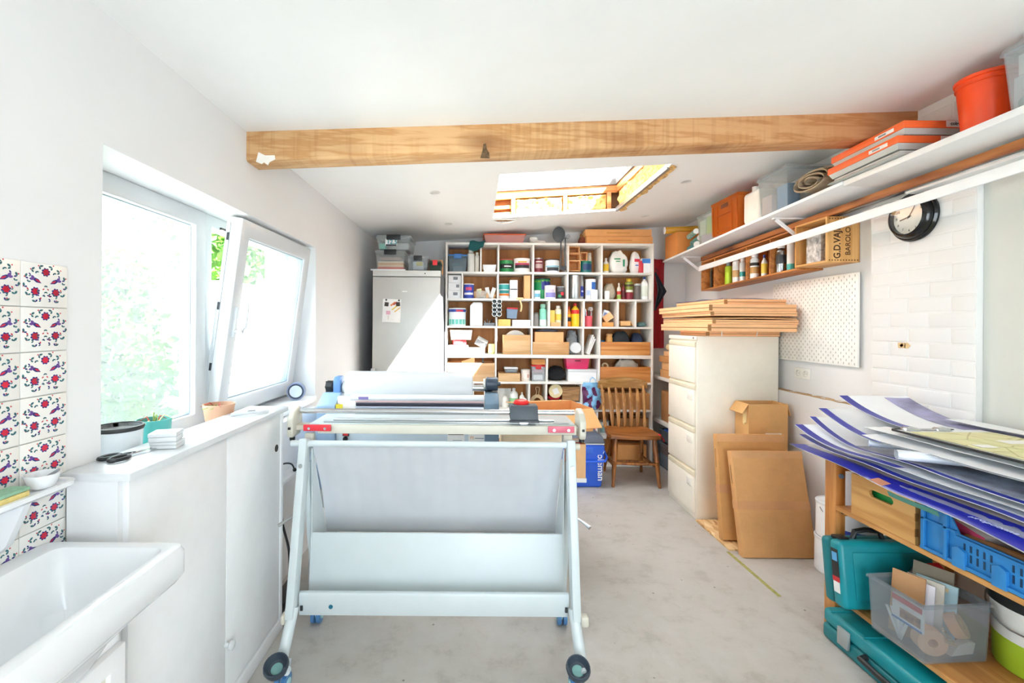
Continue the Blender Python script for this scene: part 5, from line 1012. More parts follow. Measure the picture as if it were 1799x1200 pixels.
# keep every item inside its own compartment
def bounds(o):
    bpy.context.view_layer.update(); P = []
    def rec(q):
        if q.type == 'MESH': P.extend(q.matrix_world @ Vector(c) for c in q.bound_box)
        for c in q.children: rec(c)
    rec(o); return [min(p[i] for p in P) for i in range(3)], [max(p[i] for p in P) for i in range(3)]
_hung = ('carrier_bag', 'cup_stack', 'paper_twist')
bpy.context.view_layer.update()
for o in [q for q in bpy.data.objects if q not in _before and q.parent is None and q.type == 'EMPTY']:
    if o.name.split('.')[0] in _hung: continue
    lo, hi = bounds(o); cx, cz = (lo[0] + hi[0]) / 2, (lo[2] + hi[2]) / 2
    row = next(r for r in range(1, 9) if cz > RZ[r])
    ed = [SXL + t_] + [X_(p, YS) for p in DIV[row]] + [SXR - t_]
    j = max(i for i in range(len(ed) - 1) if cx > ed[i] or i == 0)
    a = ed[j] + (.0 if j == 0 else .008) + .003; b = ed[j + 1] - (.0 if j + 1 == len(ed) - 1 else .008) - .003
    up = RZ[row - 1] - (.034 if row == 5 else .02 if row > 1 else .012) - .003
    kx = min(1, (b - a) / (hi[0] - lo[0])); ky = min(1, (YSB - .02 - max(lo[1], YS - .01)) / (hi[1] - lo[1])); kz = min(1, (up - lo[2]) / (hi[2] - lo[2]))
    if min(kx, ky, kz) < 1: o.scale = (kx, ky, kz) if abs(o.rotation_euler.y) + abs(o.rotation_euler.x) < .05 else (min(kx, ky, kz),) * 3
    lo, hi = bounds(o); dx = max(0, a - lo[0]) - max(0, hi[0] - b); dy = -max(0, hi[1] - (YSB - .012)); dz = max(0, RZ[row] + .0005 - lo[2])
    o.location += Vector((dx, dy, dz))
# ------------------------------------------------------------ on top of the shelving
TZ = RZ[0] + .0105
o = thing('orange_tray', 'orange translucent tray on top of the shelving', 'tray', (X_(885, 4.62), 4.72, TZ)); MB().tub(.37, .26, at(885, 408, 4.6).z - TZ - .022, .005, .42, .3).build('tray_body', clear('#e0703a', .15, .2), o); MB().frame(-.215, .215, -.155, .155, .012, 0, .012, tr(0, 0, at(885, 408, 4.6).z - TZ - .034) @ Matrix(((1, 0, 0, 0), (0, 0, 1, 0), (0, 1, 0, 0), (0, 0, 0, 1)))).build('rim', P_('#d9602c'), o)
o = thing('teal_cloth', 'dark teal cloth hanging over the shelving top edge', 'cloth', (X_(836, 4.54), 4.535, TZ)); MB().grid(lambda u, v: (-.075 + .15 * u + .01 * math.sin(v * 4), .08 - .085 * min(1, v * 1.6) - .006 * math.sin(u * 9), .012 + .006 * math.sin(u * 7) - (.085 + .02 * math.sin(u * 5)) * max(0, v - .5) * 2), 14, 12, .003).build('cloth', fabric('#1f5a5c', 60), o)
papers_z = TZ
o = thing('paper_pile', 'flat pile of white and grey papers on top of the shelving', 'papers', (X_(942, 4.62), 4.68, TZ))
for q in range(5): MB(rz(-14 + 9 * q)).box(-.10 + .012 * q, .09 - .006 * q, -.07, .07, .007 * q, .006 + .007 * q).build('sheet', (PAPER, plain('#b9bab4', .7), PAPER, plain('#d8d6cc', .7), PAPER)[q], o)
blob('white_bag', 'small crumpled white bag on the paper pile', 'bag', (X_(938, 4.62), 4.68, TZ + .036), .1, .08, .05, plain('#efeee9', .4), 51, .3)
for q, (z0, hh, dx, lb) in enumerate(((TZ, .075, 0, 'lower flat kraft box on top of the shelving'), (TZ + .077, .07, -.012, 'upper flat kraft box on top of the shelving'))):
    o = carton('flat_box', lb, (X_(1087, 4.6) + dx, 4.72, z0), X_(1145, 4.6) - X_(1030, 4.6), .28, hh, col=card('#c08a55'), grp='flat boxes on the shelving top', rot=-1); 
    MB().box(-.12, .12, -.1412, -.1404, hh * .4, hh * .55).build('edge_print', card('#a9743f'), o)
blob('brown_bundle', 'dark brown bundle beside the flat kraft boxes', 'bundle', (X_(1024, 4.62), 4.7, TZ), .07, .12, .09, fabric('#8a4a34', 50), 55, .2, part='bundle')
o = thing('desk_lamp', 'dark grey paddle shaped lamp on two thin legs before the shelving', 'lamp', (X_(989, 4.535), 4.536, RZ[1] + .03)); zb = at(989, 462, 4.53).z - o.location.z; zt = at(982, 412, 4.53).z - o.location.z
MB(tr(X_(982, 4.53, 412) - o.location.x, 0, zt) @ rx(90) @ Matrix.Diagonal((.062, .078, .02, 1))).lathe([(0, -1), (.7, -.85), (1, -.3), (1, .3), (.7, .85), (0, 1)], 28, cap=False).build('lamp_head', plain('#4b5054', .6), o)
for dx in (-.028, .018): MB().bar((dx + .0, 0, 0), (dx * .9, 0, zt - .05 + (.02 if dx > 0 else 0)), .012, .012, (0, 1, 0)).build('lamp_leg', plain('#3f4448', .5), o, bev=.002)
MB().cyl((.045, .012, zt - .02), (.045, -.01, zt - .02), .022, n=18).build('clamp_knob', GREY, o); MB().box(-.035, .03, .0, .012, -.012, .03).build('hook_foot', DARK, o)
# ------------------------------------------------------------ coats on the side of the shelving
def hang(name, lab, cat, px0, px1, y0, y1, Y, X0, mat, sd, cut=.0):
    z1 = at(px0, y0, Y).z; z0 = at(px0, y1, Y).z; o = thing(name, lab, cat, (X0, Y, z0)); w = X_(px1, Y) - X0
    MB().grid(lambda u, v: ((.02 + (w - .02) * u) * (1 - cut * abs(v - .5) * 1.7) + .004 * math.sin(v * 7 + sd), .05 * u + .014 * math.sin(u * 14 + sd) + .012 * noise.noise(Vector((u * 5, v * 4, sd))), (z1 - z0) * v), 20, 30, (.0, .012, 0)).build('cloth', mat, o, smooth=60)
    MB().tube([(.0, .02, z1 - z0 - .03), (.03, .02, z1 - z0 + .02), (.01, .02, z1 - z0 + .04)], .004, 6).build('hanging_loop', mat, o); return o
hang('red_coat', 'dark red coat hanging on the shelving side', 'coat', 1150, 1170, 455, 612, 4.70, SXR + .002, fabric('#9c1822', 60), 1); hang('black_coat', 'black coat hanging in front of the dark red coat', 'coat', 1152, 1173, 478, 545, 4.52, SXR + .002, fabric('#22242a', 60), 4, .9)
# ------------------------------------------------------------ fridge
FX0, FX1, FY = at(654, 560, 4.0).x, at(773, 560, 4.0).x, 4.0; FZ = at(713, 475, 4.0).z
fr = thing('refrigerator', 'tall stainless steel refrigerator in the back left corner', 'refrigerator', ((FX0 + FX1) / 2, 4.3, 0)); INOX = plain('#c9c9c5', .38, .55, var=.04, sc=3)
W_(fr).box(FX0 + .004, FX1 - .004, FY + .06, FY + .62, .03, FZ).build('cabinet_body', plain('#4f5255', .45), fr, bev=.004)
W_(fr).box(FX0, FX1, FY + .006, FY + .06, FZ - .052, FZ + .0).build('top_cap', plain('#cfcfca', .4), fr, bev=.004)
W_(fr).box(FX0 + .001, FX1 - .001, FY + .0, FY + .055, .09, FZ - .058).build('door', INOX, fr, bev=.006, seg=3)
W_(fr).box(FX0 + .01, FX1 - .01, FY + .03, FY + .06, .03, .085).build('kick_plate', DARK, fr)
W_(fr).cyl((X_(746, FY), FY + .007, FZ - .026), (X_(746, FY), FY + .003, FZ - .026), .006, n=12).build('lock', BLACK, fr)
W_(fr).box(FX0 - .004, FX0 + .035, FY - .03, FY - .002, .75, 1.02).build('door_handle', plain('#c9cccd', .35), fr, bev=.004)
W_(fr).box(X_(706, FY), X_(715, FY), FY - .001, FY + .001, Z_(514, FY), Z_(512, FY)).build('badge', plain('#efefec', .3), fr)
nt = thing('fridge_note', 'white note with small photos and a pink drawing on the fridge door', 'note', at(688, 546, FY - .006)); nt.rotation_euler = (0, R(2), 0)
w, h = .16, .205; MB().grid(lambda u, v: (-w / 2 + w * u, -.004 * math.sin(math.pi * u) + .003 * math.sin(5 * v), -h / 2 + h * v), 6, 8, (0, .0012, 0)).build('sheet', PAPER, nt)
for x, z, ww, hh, c1, a in ((-.045, .055, .035, .035, '#3a3330', 5), (.055, .06, .035, .035, '#4a3a34', -6), (.01, .06, .05, .014, '#e88a5a', -40), (.03, .03, .07, .01, '#e8c84a', -40), (.05, .01, .06, .008, '#e8b04a', -40), (-.028, -.018, .036, .032, '#e8b0c0', 0), (-.025, -.06, .005, .04, '#d8c8b8', 0), (.03, .065, .04, .012, '#d85a5a', -40)):
    MB(tr(x, -.0065, z) @ ry(a)).box(-ww / 2, ww / 2, -.0012, 0, -hh / 2, hh / 2).build('printed_picture', P_(c1, .6), nt)
for x in (-.05, .062): MB(tr(x, -.004, .093) @ rx(90)).lathe([(.007, 0), (.008, .004), (.006, .007), (0, .007)], 12, cap=False).build('magnet', DARK, nt)
# board and boxes on the fridge
x0, x1 = at(651, 470, 4.02).x, at(712, 470, 4.02).x
o = thing('white_board', 'thin white board under the boxes on the fridge', 'board', ((x0 + x1) / 2, 4.25, FZ + .0005)); MB().box(-(x1 - x0) / 2, (x1 - x0) / 2, -.23, .2, 0, .012).build('board', WHITE, o, bev=.002)
BZ = FZ + .013
def ontop(p0, p1, y0, Y, zb): x0 = X_(p0, Y, y0); x1 = X_(p1, Y, y0); return (x0 + x1) / 2, x1 - x0, at((p0 + p1) / 2, y0, Y).z - zb
GT = 'storage boxes on the fridge'; CT1 = clear('#f0f4f4', .72, .2)
x, w, h = ontop(658, 712, 438, 4.06, BZ); tote('storage_box', 'lower clear storage box with folded papers on the fridge', (x, 4.24, BZ), w, .34, h, CT1, clear('#f2f5f5', .4, .2), BLACK, grp=GT, contents=((-.5, .5, -.5, .5, .02, .14, '#e0604a'), (-.5, .5, -.5, .5, .14, .24, '#e8c8a0'), (-.5, .5, -.5, .5, .24, .34, '#d9a06a'), (-.5, .5, -.5, .5, .34, .42, '#e6d8c0'), (-.4, .4, -.5, .5, .46, .62, '#a08a80')))
z2 = BZ + h + .003; x, w, h = ontop(660, 722, 412, 4.06, z2); o = tote('storage_box', 'upper clear storage box marked 12.5 on the fridge', (x, 4.24, z2), w, .34, h, CT1, clear('#e6eaea', .3, .2), BLACK, grp=GT, contents=((-.5, -.3, -.5, -.2, .02, .4, '#6fc8b0'), (-.2, .45, -.3, .4, .02, .5, '#c9cccc')))
MB(rx(-2)).box(-.075, .03, -.162, -.159, h * .2, h * .72).build('paper_label', PAPER, o); text('12.5', .055, tr(-.014, -.1655, h * .5) @ FRONT, plain('#2f8f9a', .5), o, bold=.0012); MB(rx(-2)).box(-.07, .025, -.164, -.1625, h * .2, h * .3).build('label_stripe', DARK, o)
x, w, h = ontop(711, 752, 449, 4.08, FZ + .001); o = tote('storage_box', 'grey translucent storage box with a yellow packet on the fridge', (x + .012, 4.25, FZ + .001), w - .02, .32, h, clear('#dfe4e6', .6, .2), clear('#e6eaec', .4, .2), BLACK, grp=GT, contents=((-.3, .3, -.5, -.3, .1, .6, '#dfe4e6'), (-.1, .25, -.52, -.5, .35, .6, '#e6d25a')))
x, w, h = ontop(753, 779, 457, 4.10, FZ + .001); tote('small_storage_box', 'small dark green box with a red clip at the right of the fridge top', (FX1 - .058, 4.2, FZ + .001), .108, .18, h, clear('#3c5a44', .2, .2), P_('#2a3a30'), P_('#e02c34'), contents=((-.4, .4, -.4, .4, .05, .6, '#8fb07a'),))
k = carton('small_carton', 'small open brown carton behind the red clipped box on the fridge', (FX1 - .07, 4.40, FZ + .001), .12, .12, .14, col=card('#b98a5c'), open_=True)

# ------------------------------------------------------------ wooden chair
WD = wood('#a5672f', '#6d3d18', 2, 1.2, .35, False); WDX = wood('#a5672f', '#6d3d18', 0, 1.2, .35, False); WDT = wood('#b9854a', '#8a5a2a', 2, 1.2, .4, False); WDC = wood('#c09458', '#96682f', 0, 1.2, .4, False)
chx, chy = 1.405, 4.16
ch = thing('wooden_chair', 'old brown wooden slat back kitchen chair before the shelving', 'chair', (chx, chy, 0), -3)
sz = .445
def seatf(u, v):
    a = (u - .5) * 2; b = (v - .5) * 2; w = .215 - .02 * b - .012 * a * a * 0; s = 1 - .10 * abs(b) ** 6
    return (a * w * s, b * .20 * (1 - .06 * abs(a) ** 4), sz - .016 * (1 - a * a) * (1 - b * b) * (1.2 if b > -.4 else .6) + .006 * abs(a))
MB().grid(seatf, 22, 22, .032).build('seat', WDX, ch, smooth=40)
def turned(p0, p1, r, prof): 
    p0 = Vector(p0); p1 = Vector(p1); d = p1 - p0; T = Matrix.Translation(p0) @ d.to_track_quat('Z', 'Y').to_matrix().to_4x4(); return MB(T).lathe([(r * k, d.length * t) for t, k in prof], 16)
LEGP = [(0, .55), (.04, .72), (.10, .62), (.32, .85), (.44, .95), (.46, 1.15), (.475, .8), (.49, 1.1), (.505, .8), (.52, 1.15), (.54, .9), (.75, 1.05), (.9, .9), (1, .7)]
for sx in (-1, 1):
    turned((sx * .20, -.205, 0), (sx * .165, -.155, sz - .025), .021, LEGP).build('front_leg', WD, ch); turned((sx * .175, .235, 0), (sx * .15, .15, sz - .025), .019, LEGP).build('back_leg', WD, ch)
    turned((sx * .184, -.182, .17), (sx * .166, .198, .17), .013, [(0, .6), (.3, 1), (.5, 1.2), (.7, 1), (1, .6)]).build('side_stretcher', WD, ch)
    turned((sx * .185, .165, sz - .01), (sx * .20, .265, .83), .017, [(0, .8), (.08, 1), (.3, .8), (.6, 1), (.8, .9), (.86, 1.2), (.90, .7), (1, .8)]).build('back_post', WDT, ch)
turned((-.186, -.185, .20), (.186, -.185, .20), .012, [(0, .7), (.5, 1.15), (1, .7)]).build('front_stretcher', WD, ch); turned((-.175, .0, .17), (.175, .0, .17), .012, [(0, .7), (.5, 1.1), (1, .7)]).build('cross_stretcher', WD, ch)
for k in range(5):
    u = (k - 2) / 2; x0, x1 = u * .115, u * .135; n = 10
    P = [(x0 + (x1 - x0) * t, .178 + .03 * t + .05 * t * t - .02 * math.sin(math.pi * t), sz - .01 + (.375) * t) for t in [i / n for i in range(n + 1)]]
    m = MB()
    vs = [(px + sx * (.009 + .010 * math.sin(math.pi * min(1, t * 1.0)) ** 1), py + sy * .006, pz) for t, (px, py, pz) in zip([i / n for i in range(n + 1)], P) for sx, sy in ((-1, -1), (1, -1), (1, 1), (-1, 1))]
    fs = [(4 * i + q, 4 * i + (q + 1) % 4, 4 * i + 4 + (q + 1) % 4, 4 * i + 4 + q) for i in range(n) for q in range(4)] + [(3, 2, 1, 0), tuple(4 * n + q for q in range(4))]
    m.add(vs, fs); m.build('back_slat', WDT, ch, bev=.002)
def crest(u, v): a = (u - .5) * 2; return (a * .235, .265 - .03 * (1 - a * a) * -1 - .0 - .012 * v, .80 + .085 * v * (1 - .25 * a ** 4) + .018 * (1 - a * a) * v)
MB().grid(crest, 20, 5, (0, .024, 0)).build('crest_rail', WDC, ch, bev=.0, smooth=50)

# ------------------------------------------------------------ cooler
cl = thing('cool_box', 'blue cool box with a dark grey lid on the floor beside the chair', 'cool box', (.94, 4.12, 0)); CB = plain('#2f63d8', .35, var=.05); CG = plain('#596270', .5)
cxx0, cxx1, cy0, cy1 = .70, 1.118, 3.93, 4.34; hz = .375
W_(cl).box(cxx0 + .025, cxx1 - .025, cy0 + .02, cy1 - .02, 0, hz, None, (cxx0, cxx1, cy0, cy1)).build('body', CB, cl, bev=.022, seg=3)
W_(cl).box(cxx0 + .006, cxx1 - .006, cy0 + .004, cy1 - .004, hz + .0005, hz + .012).build('white_seal', WHITE, cl, bev=.004); W_(cl).box(cxx0 - .004, cxx1 + .004, cy0 - .006, cy1 + .004, hz + .0125, hz + .075, None, (cxx0 + .02, cxx1 - .02, cy0 + .03, cy1 - .02)).build('lid', CG, cl, bev=.016, seg=3)
W_(cl).lathe([(.02, 0), (.026, .003), (.02, .004), (0, .004)], 18, tr(.97, 4.12, hz + .0755) @ Matrix.Diagonal((1.6, 1, 1, 1)), cap=False).build('cup_recess', DARK, cl)
W_(cl).tube([(cxx0 + .03, cy0 + .10, hz - .13), (cxx0 + .01, cy0 - .012, hz - .135), (cxx0 + .1, cy0 - .022, hz - .14), (cxx1 - .1, cy0 - .022, hz - .14), (cxx1 - .005, cy0 - .012, hz - .135), (cxx1 + .02, cy0 + .03, hz - .12), (cxx1 + .02, cy0 + .13, hz - .08)], .011, 10).build('carry_handle', CB, cl)
W_(cl).box(cxx0 + .11, cxx1 - .11, cy0 - .002, cy0 + .01, hz - .075, hz - .02).build('molded_panel', plain('#3f70dc', .35), cl, bev=.004)
text('Coleman', .078, tr(Vector((cxx1 - .042, cy0 + .001, hz - .165)) - cl.location) @ Matrix.Rotation(R(-2.9), 4, 'X') @ FRONT @ rz(-90), plain('#f2f4f8', .4), cl, bold=.001)

# ------------------------------------------------------------ cartons on the side table
carton('cardboard_box', 'low pale carton on the side table right of the laminator', (.335, 2.88, .501), .36, .30, .255, col=card('#d9bfa2'), tape=True)
o = carton('cardboard_box', 'open kraft carton turned at an angle on the pale carton', (.475, 2.89, .757), .42, .31, .14, rot=14, col=card('#c4905c'), open_=True, flaps=(('s', 218), ('n', 188)))
k = carton('open_carton', 'small open carton with red packets beside the trimmer leg', (.60, 2.765, .501), .10, .14, .20, col=card('#c49a70'), open_=True)
for q in range(3): MB(tr(0, -.04 + .035 * q, .02) @ rx(-8)).box(-.04, .04, -.008, .008, 0, .16 + .01 * q).build('red_packet', plain(('#8c2a34', '#b03a40', '#d8d4cc')[q], .4), k, bev=.002)

# ------------------------------------------------------------ filing cabinet
FC = plain('#f0eadb', .4, var=.02); fx0, fx1, fy0, fy1 = 1.590, 2.192, 3.305, 3.772; fh = 1.335
fc = thing('filing_cabinet', 'tall cream four drawer metal filing cabinet by the right wall', 'filing cabinet', ((fx0 + fx1) / 2, (fy0 + fy1) / 2, 0))
W_(fc).box(fx0 + .012, fx1, fy0, fy1, .0, fh).build('cabinet_body', FC, fc, bev=.003)
W_(fc).box(fx0, fx0 + .0125, fy0, fy1, fh - .028, fh - .001).build('top_rail', FC, fc, bev=.002); W_(fc).cyl((fx0 + .001, fy0 + .03, fh - .015), (fx0 - .006, fy0 + .03, fh - .015), .008, n=14).build('lock', CHROME, fc)
dh = (fh - .075) / 4
for q in range(4):
    z0 = .045 + q * dh; d = W_(fc).box(fx0 - .004, fx0 + .0115, fy0 + .014, fy1 - .012, z0 + .004, z0 + dh - .05).build('drawer', FC, fc, bev=.003)
    W_(fc).add([(x, y, z) for y in (fy0 + .014, fy1 - .012) for x, z in ((fx0 - .004, z0 + dh - .049), (fx0 + .0115, z0 + dh - .049), (fx0 + .0115, z0 + dh - .004), (fx0 - .004, z0 + dh - .018))], [(0, 1, 2, 3), (7, 6, 5, 4)] + [(i, 4 + i, 4 + (i + 1) % 4, (i + 1) % 4) for i in range(4)]).build('drawer_pull', plain('#e2d9c0', .45), d, bev=.002)
    if q < 3: W_(fc).box(fx0 - .008, fx0 - .0045, fy0 + .035, fy0 + .115, z0 + dh - .13, z0 + dh - .075).build('label_holder', plain('#eeeae0', .35), d, bev=.001)
# flat boxes on the filing cabinet
GF = 'flat boxes on the filing cabinet'; zt = fh + .001; KF = card('#d2a277')
def flat(lab, x0, x1, y0, y1, z, h, rot=0, col=KF, lid=True):
    o = thing('flat_box', lab, 'box', ((x0 + x1) / 2, (y0 + y1) / 2, z), rot, GF); w, d = x1 - x0, y1 - y0
    MB().box(-w / 2, w / 2, -d / 2, d / 2, 0, h * .46).build('box_base', col, o, bev=.002)
    MB().box(-w / 2 + .003, w / 2 - .003, -d / 2 + .003, d / 2 - .003, h * .46, h * .54).build('seam', card('#7d5832'), o); MB().box(-w / 2 - .001, w / 2 + .001, -d / 2 - .001, d / 2 + .001, h * .54, h).build('box_lid', col, o, bev=.002)
    MB().box(-w / 2 - .0016, -w / 2 + .02, -d / 2 - .0016, -d / 2 + .004, h * .1, h * .9).build('corner_fold', card('#8a623a'), o); return o
flat('bottom narrow flat box directly on the filing cabinet top', 1.66, 2.19, 3.29, 3.72, zt, .034)
for xx in (1.80, 2.06): pass
zt += .035
flat('lowest wide flat box on the filing cabinet', 1.585, 2.185, 3.10, 3.93, zt, .052, -1); zt += .053
flat('second wide flat box with a loose edge on the filing cabinet', 1.60, 2.19, 3.10, 3.90, zt, .028, .6); zt += .029
o = thing('cardboard_sheets', 'loose bent cardboard sheets between the flat boxes', 'cardboard', (1.89, 3.5, zt), 0, GF)
for q in range(2): MB().grid(lambda u, v: (-.29 + .58 * u, -.40 + .8 * v, .006 + .008 * q + (.006 - .004 * q) * math.sin(math.pi * u) * (1 - v)), 12, 6, .004).build('sheet', (KF, card('#a87a48'))[q], o)
zt += .026
flat('third wide flat box below the top wide one on the filing cabinet', 1.60, 2.18, 3.09, 3.95, zt, .03, -1.2); zt += .031
flat('top wide flat box on the filing cabinet', 1.585, 2.175, 3.095, 3.97, zt, .048, -.5); zt += .049
flat('smaller flat box on top of the wide ones', 1.70, 2.14, 3.16, 3.86, zt, .038, 2); zt += .039
o = thing('plastic_sheet', 'pale blue plastic sheet lying on the topmost flat box', 'plastic sheet', (1.90, 3.5, zt), 2, 'plastic sheets'); MB().grid(lambda u, v: (-.21 + .40 * u, -.33 + .7 * v, .006 + .010 * noise.noise(Vector((u * 3, v * 4, 2)))), 14, 18, .0015).build('film', clear('#a9c4ea', .35, .1), o)
for q, xx in enumerate((1.77, 2.02)): 
    o = thing('cable_tie', ('left', 'right')[q] + ' white tie around the narrow flat box on the filing cabinet', 'tie', (xx, 3.289, fh + .0015), 0, 'ties on the narrow flat box'); MB(ry((-2, 12)[q])).box(-.003, .003, -.0025, -.0005, 0, .034).build('strap', WHITE, o)

# ------------------------------------------------------------ leaning cartons, OSB sheet, tape line
o = thing('osb_sheet', 'OSB chipboard sheet on the floor under the leaning cartons', 'board', (1.88, 3.07, 0))
def osb():
    t = NT('osb'); v = t.coord((1, 1, 1)); vo = t.new('TexVoronoi'); vo.inputs['Scale'].default_value = 40; vo.inputs['Randomness'].default_value = 1; mp = t.coord((1, .35, 1)); t.l(mp, vo.inputs['Vector'])
    hs = t.new('SeparateColor'); t.l(vo.outputs['Color'], hs.inputs[0]); t.l(t.ramp(hs.outputs[0], [(0, lin('#b58550')), (.5, lin('#d9b27c')), (1, lin('#ecd2a4'))]), t.b.inputs['Base Color']); t.b.inputs['Roughness'].default_value = .75; return t.m
MB().box(-.29, .30, -.22, .22, 0, .012).build('sheet', osb(), o, bev=.001)
def lean(lab, x0, x1, yb, yt, h, th, col, z0, tape=True):
    o = thing('leaning_carton', lab, 'box', ((x0 + x1) / 2, yb, z0 + .003), 0, 'cartons leaning by the filing cabinet'); a = math.atan2(yt - yb, h); o.rotation_euler = (-a, 0, 0); w = x1 - x0; L = math.hypot(h, yt - yb)
    MB().box(-w / 2, w / 2, 0, th, th * math.tan(a) * 0, L).build('carton_body', col, o, bev=.006, seg=3)
    if tape: MB().box(-w / 2 - .0008, w / 2 + .0008, -.0008, th + .0008, L * .44, L * .52).build('tape_strip', card('#b5855a'), o); MB().box(-w / 2 - .0006, w / 2 + .0006, -.0006, .001, L * .93, L * .998).build('top_tape', card('#bd8f62'), o)
    MB().box(w / 2 - .0005, w / 2 + .0012, th * .3, th * .36, L * .6, L * .78).build('edge_slot', card('#6d4c2a'), o); MB().box(-w / 2 - .0012, -w / 2 + .0005, th * .5, th * .56, L * .68, L * .86).build('edge_slot', card('#5d4024'), o); return o
lean('large flat carton leaning in front with its broad face to the room', 1.625, 2.075, 2.755, 2.90, .61, .055, card('#b98a58'), 0)
lean('second leaning carton half hidden behind the front one', 1.60, 2.05, 2.945, 3.03, .665, .05, card('#b3844f'), .019)
lean('thin rear leaning carton next to the filing cabinet', 1.64, 2.02, 3.025, 3.085, .655, .03, card('#bb8c57'), .0125, False)
o = carton('tall_carton', 'tall narrow carton with ragged open flaps behind the leaning cartons', (2.01, 3.215, .0125), .27, .165, .86, col=card('#c09560'), open_=True, flaps=(('n', 268), ('w', 235), ('e', 255)), tape=False)
MB().box(-.02, .09, -.084, -.0832, .62, .66).build('white_label', PAPER, o); MB().grid(lambda u, v: (-.135 - .001, -.06 + .04 * u, .72 + .10 * v + .01 * math.sin(u * 7)), 4, 8, (-.004, 0, 0)).build('torn_strip', card('#e0bd8a'), o)
o = thing('tape_line', 'strip of olive green tape stuck along the floor', 'tape', (1.585, 2.62, 0)); p0, p1 = at(1287, 967, 2.83), at(1367, 1045, 2.37)
m = W_(o); m.grid(lambda u, v: (1.575 + .02 * (v - .5) * (1 + .25 * noise.noise(Vector((u * 30, v, 1)))) + .012 * (1 - u), 2.37 + .47 * u, .0012), 40, 1, .001); m.build('strip', plain('#a3a05a', .8, var=.2, sc=40), o)

# ------------------------------------------------------------ side shelves behind the filing cabinet
ss = thing('side_shelves', 'low white shelves behind the filing cabinet crammed with cartons', 'shelves', (2.0, 4.3, 0)); sx0, sx1, sy0, sy1 = 1.835, 2.195, 3.83, 4.86
for z in (.46, .90): W_(ss).box(sx0, sx1, sy0, sy1, z - .03, z).build('shelf_board', SW, ss, bev=.002)
for y in (sy0 + .012, sy1 - .012): W_(ss).box(sx0 + .02, sx1, y - .012, y + .012, 0, .87).build('upright', SW, ss)
rr = random.Random(5)
for q, (z, h, y0, y1, x0, c1, lb) in enumerate(((.9005, .075, 4.0, 4.60, 1.85, '#c08e5a', 'lowest carton on the side shelf behind the filing cabinet'), (.977, .07, 4.0, 4.58, 1.86, '#cf9f6c', 'second carton in the pile on the side shelf'), (1.049, .06, 4.02, 4.62, 1.85, '#b98550', 'third carton in the pile on the side shelf'), (1.111, .05, 4.0, 4.55, 1.87, '#d0a274', 'fourth flattened carton in the pile on the side shelf'), (.4605, .30, 4.0, 4.62, 1.875, '#a87648', 'large printed carton on the lower side shelf'))):
    o = carton('cardboard_box', lb, (x0 + .15, (y0 + y1) / 2, z), .29, y1 - y0, h, col=card(c1), grp='cartons on the side shelves', rot=rr.uniform(-2, 2), tape=q < 3)
    if q == 4: MB().box(-.1465, -.1455, -.1, .12, .13, .15).build('side_print', DARK, o)
o = thing('paper_roll', 'kraft paper roll lying on the carton pile of the side shelf', 'paper roll', (1.93, 4.3, 1.163)); MB(tr(0, 0, .036)).cyl((-.06, -.24, 0), (.0, .26, 0), .035, n=20).build('roll', card('#dcb88a'), o)
o = tote('grey_tray', 'grey translucent tray with blue pieces under the side shelf', (2.0, 4.42, .26), .30, .36, .12, clear('#aab4ba', .3, .2), None); 
MB().box(-.13, .10, -.14, .12, .06, .13).build('blue_sheet', P_('#2a6fd8'), o, bev=.01)
o2 = tote('storage_box', 'clear storage box full of coloured packets on the floor behind the chair', (2.0, 4.42, .001), .32, .46, .255, clear('#b9c4cc', .45, .2), None, contents=((-.5, 0, -.5, .5, .02, .5, '#c9d0dc'), (-.3, .5, -.5, 0, .3, .9, '#2a8ab0'), (-.5, .1, -.1, .5, .5, .8, '#e0702c'), (-.4, .2, -.5, -.2, .8, .95, '#1f8f8a')))
o.location.z = .2575 + .0
o = thing('red_rag', 'red and white rag draped over the chair seat corner', 'rag', (1.62, 4.0, .44)); MB().grid(lambda u, v: (-.02 + .05 * u, -.02 + .04 * v, .012 * math.sin(u * 5) * math.sin(v * 4) + .012 - .05 * u * u), 8, 8, .004).build('cloth', fabric('#c92a34', 60), o)
# ------------------------------------------------------------ high shelf on the right wall
SFX = 1.90
def tilt(y0, z0, y1, z1): return math.atan2(z1 - z0, y1 - y0)
nA, nB = (1.05, 2.195), (2.37, 2.166); fA, fB = (2.37, 2.166), (4.66, 2.076)
def zsh(y): a, b = (nA, nB) if y < 2.37 else (fA, fB); return a[1] + (b[1] - a[1]) * (y - a[0]) / (b[0] - a[0])
hs = thing('wall_shelf', 'long white shelf high on the right wall', 'shelf', (2.07, 2.9, 2.1))
def strip(m, x0, x1, y0, y1, zf, h): return m.add([(x, y, zf(y) - k) for k in (h, 0) for x, y in ((x0, y0), (x1, y0), (x1, y1), (x0, y1))], [(3, 2, 1, 0), (4, 5, 6, 7), (0, 1, 5, 4), (1, 2, 6, 5), (2, 3, 7, 6), (3, 0, 4, 7)])
strip(W_(hs), SFX, XR - .002, 1.05, 2.366, zsh, .028).build('near_board', WHITE, hs, bev=.002); strip(W_(hs), SFX - .005, XR - .002, 2.369, 4.66, zsh, .018).build('far_board', WHITE, hs, bev=.002)
def bracket(y):
    z = zsh(y) - .029; W_(hs).box(SFX + .02, XR - .002, y - .012, y + .012, z - .008, z).build('bracket_arm', WHITE, hs); W_(hs).box(XR - .012, XR - .002, y - .012, y + .012, z - .30, z - .008).build('bracket_leg', WHITE, hs)
    W_(hs).bar((SFX + .04, y, z - .012), (XR - .012, y, z - .235), .02, .012, (0, 1, 0)).build('bracket_strut', WHITE, hs)
for y in (1.35, 2.62 + .34, 4.28): bracket(y)
def dz(y): return zsh(y)
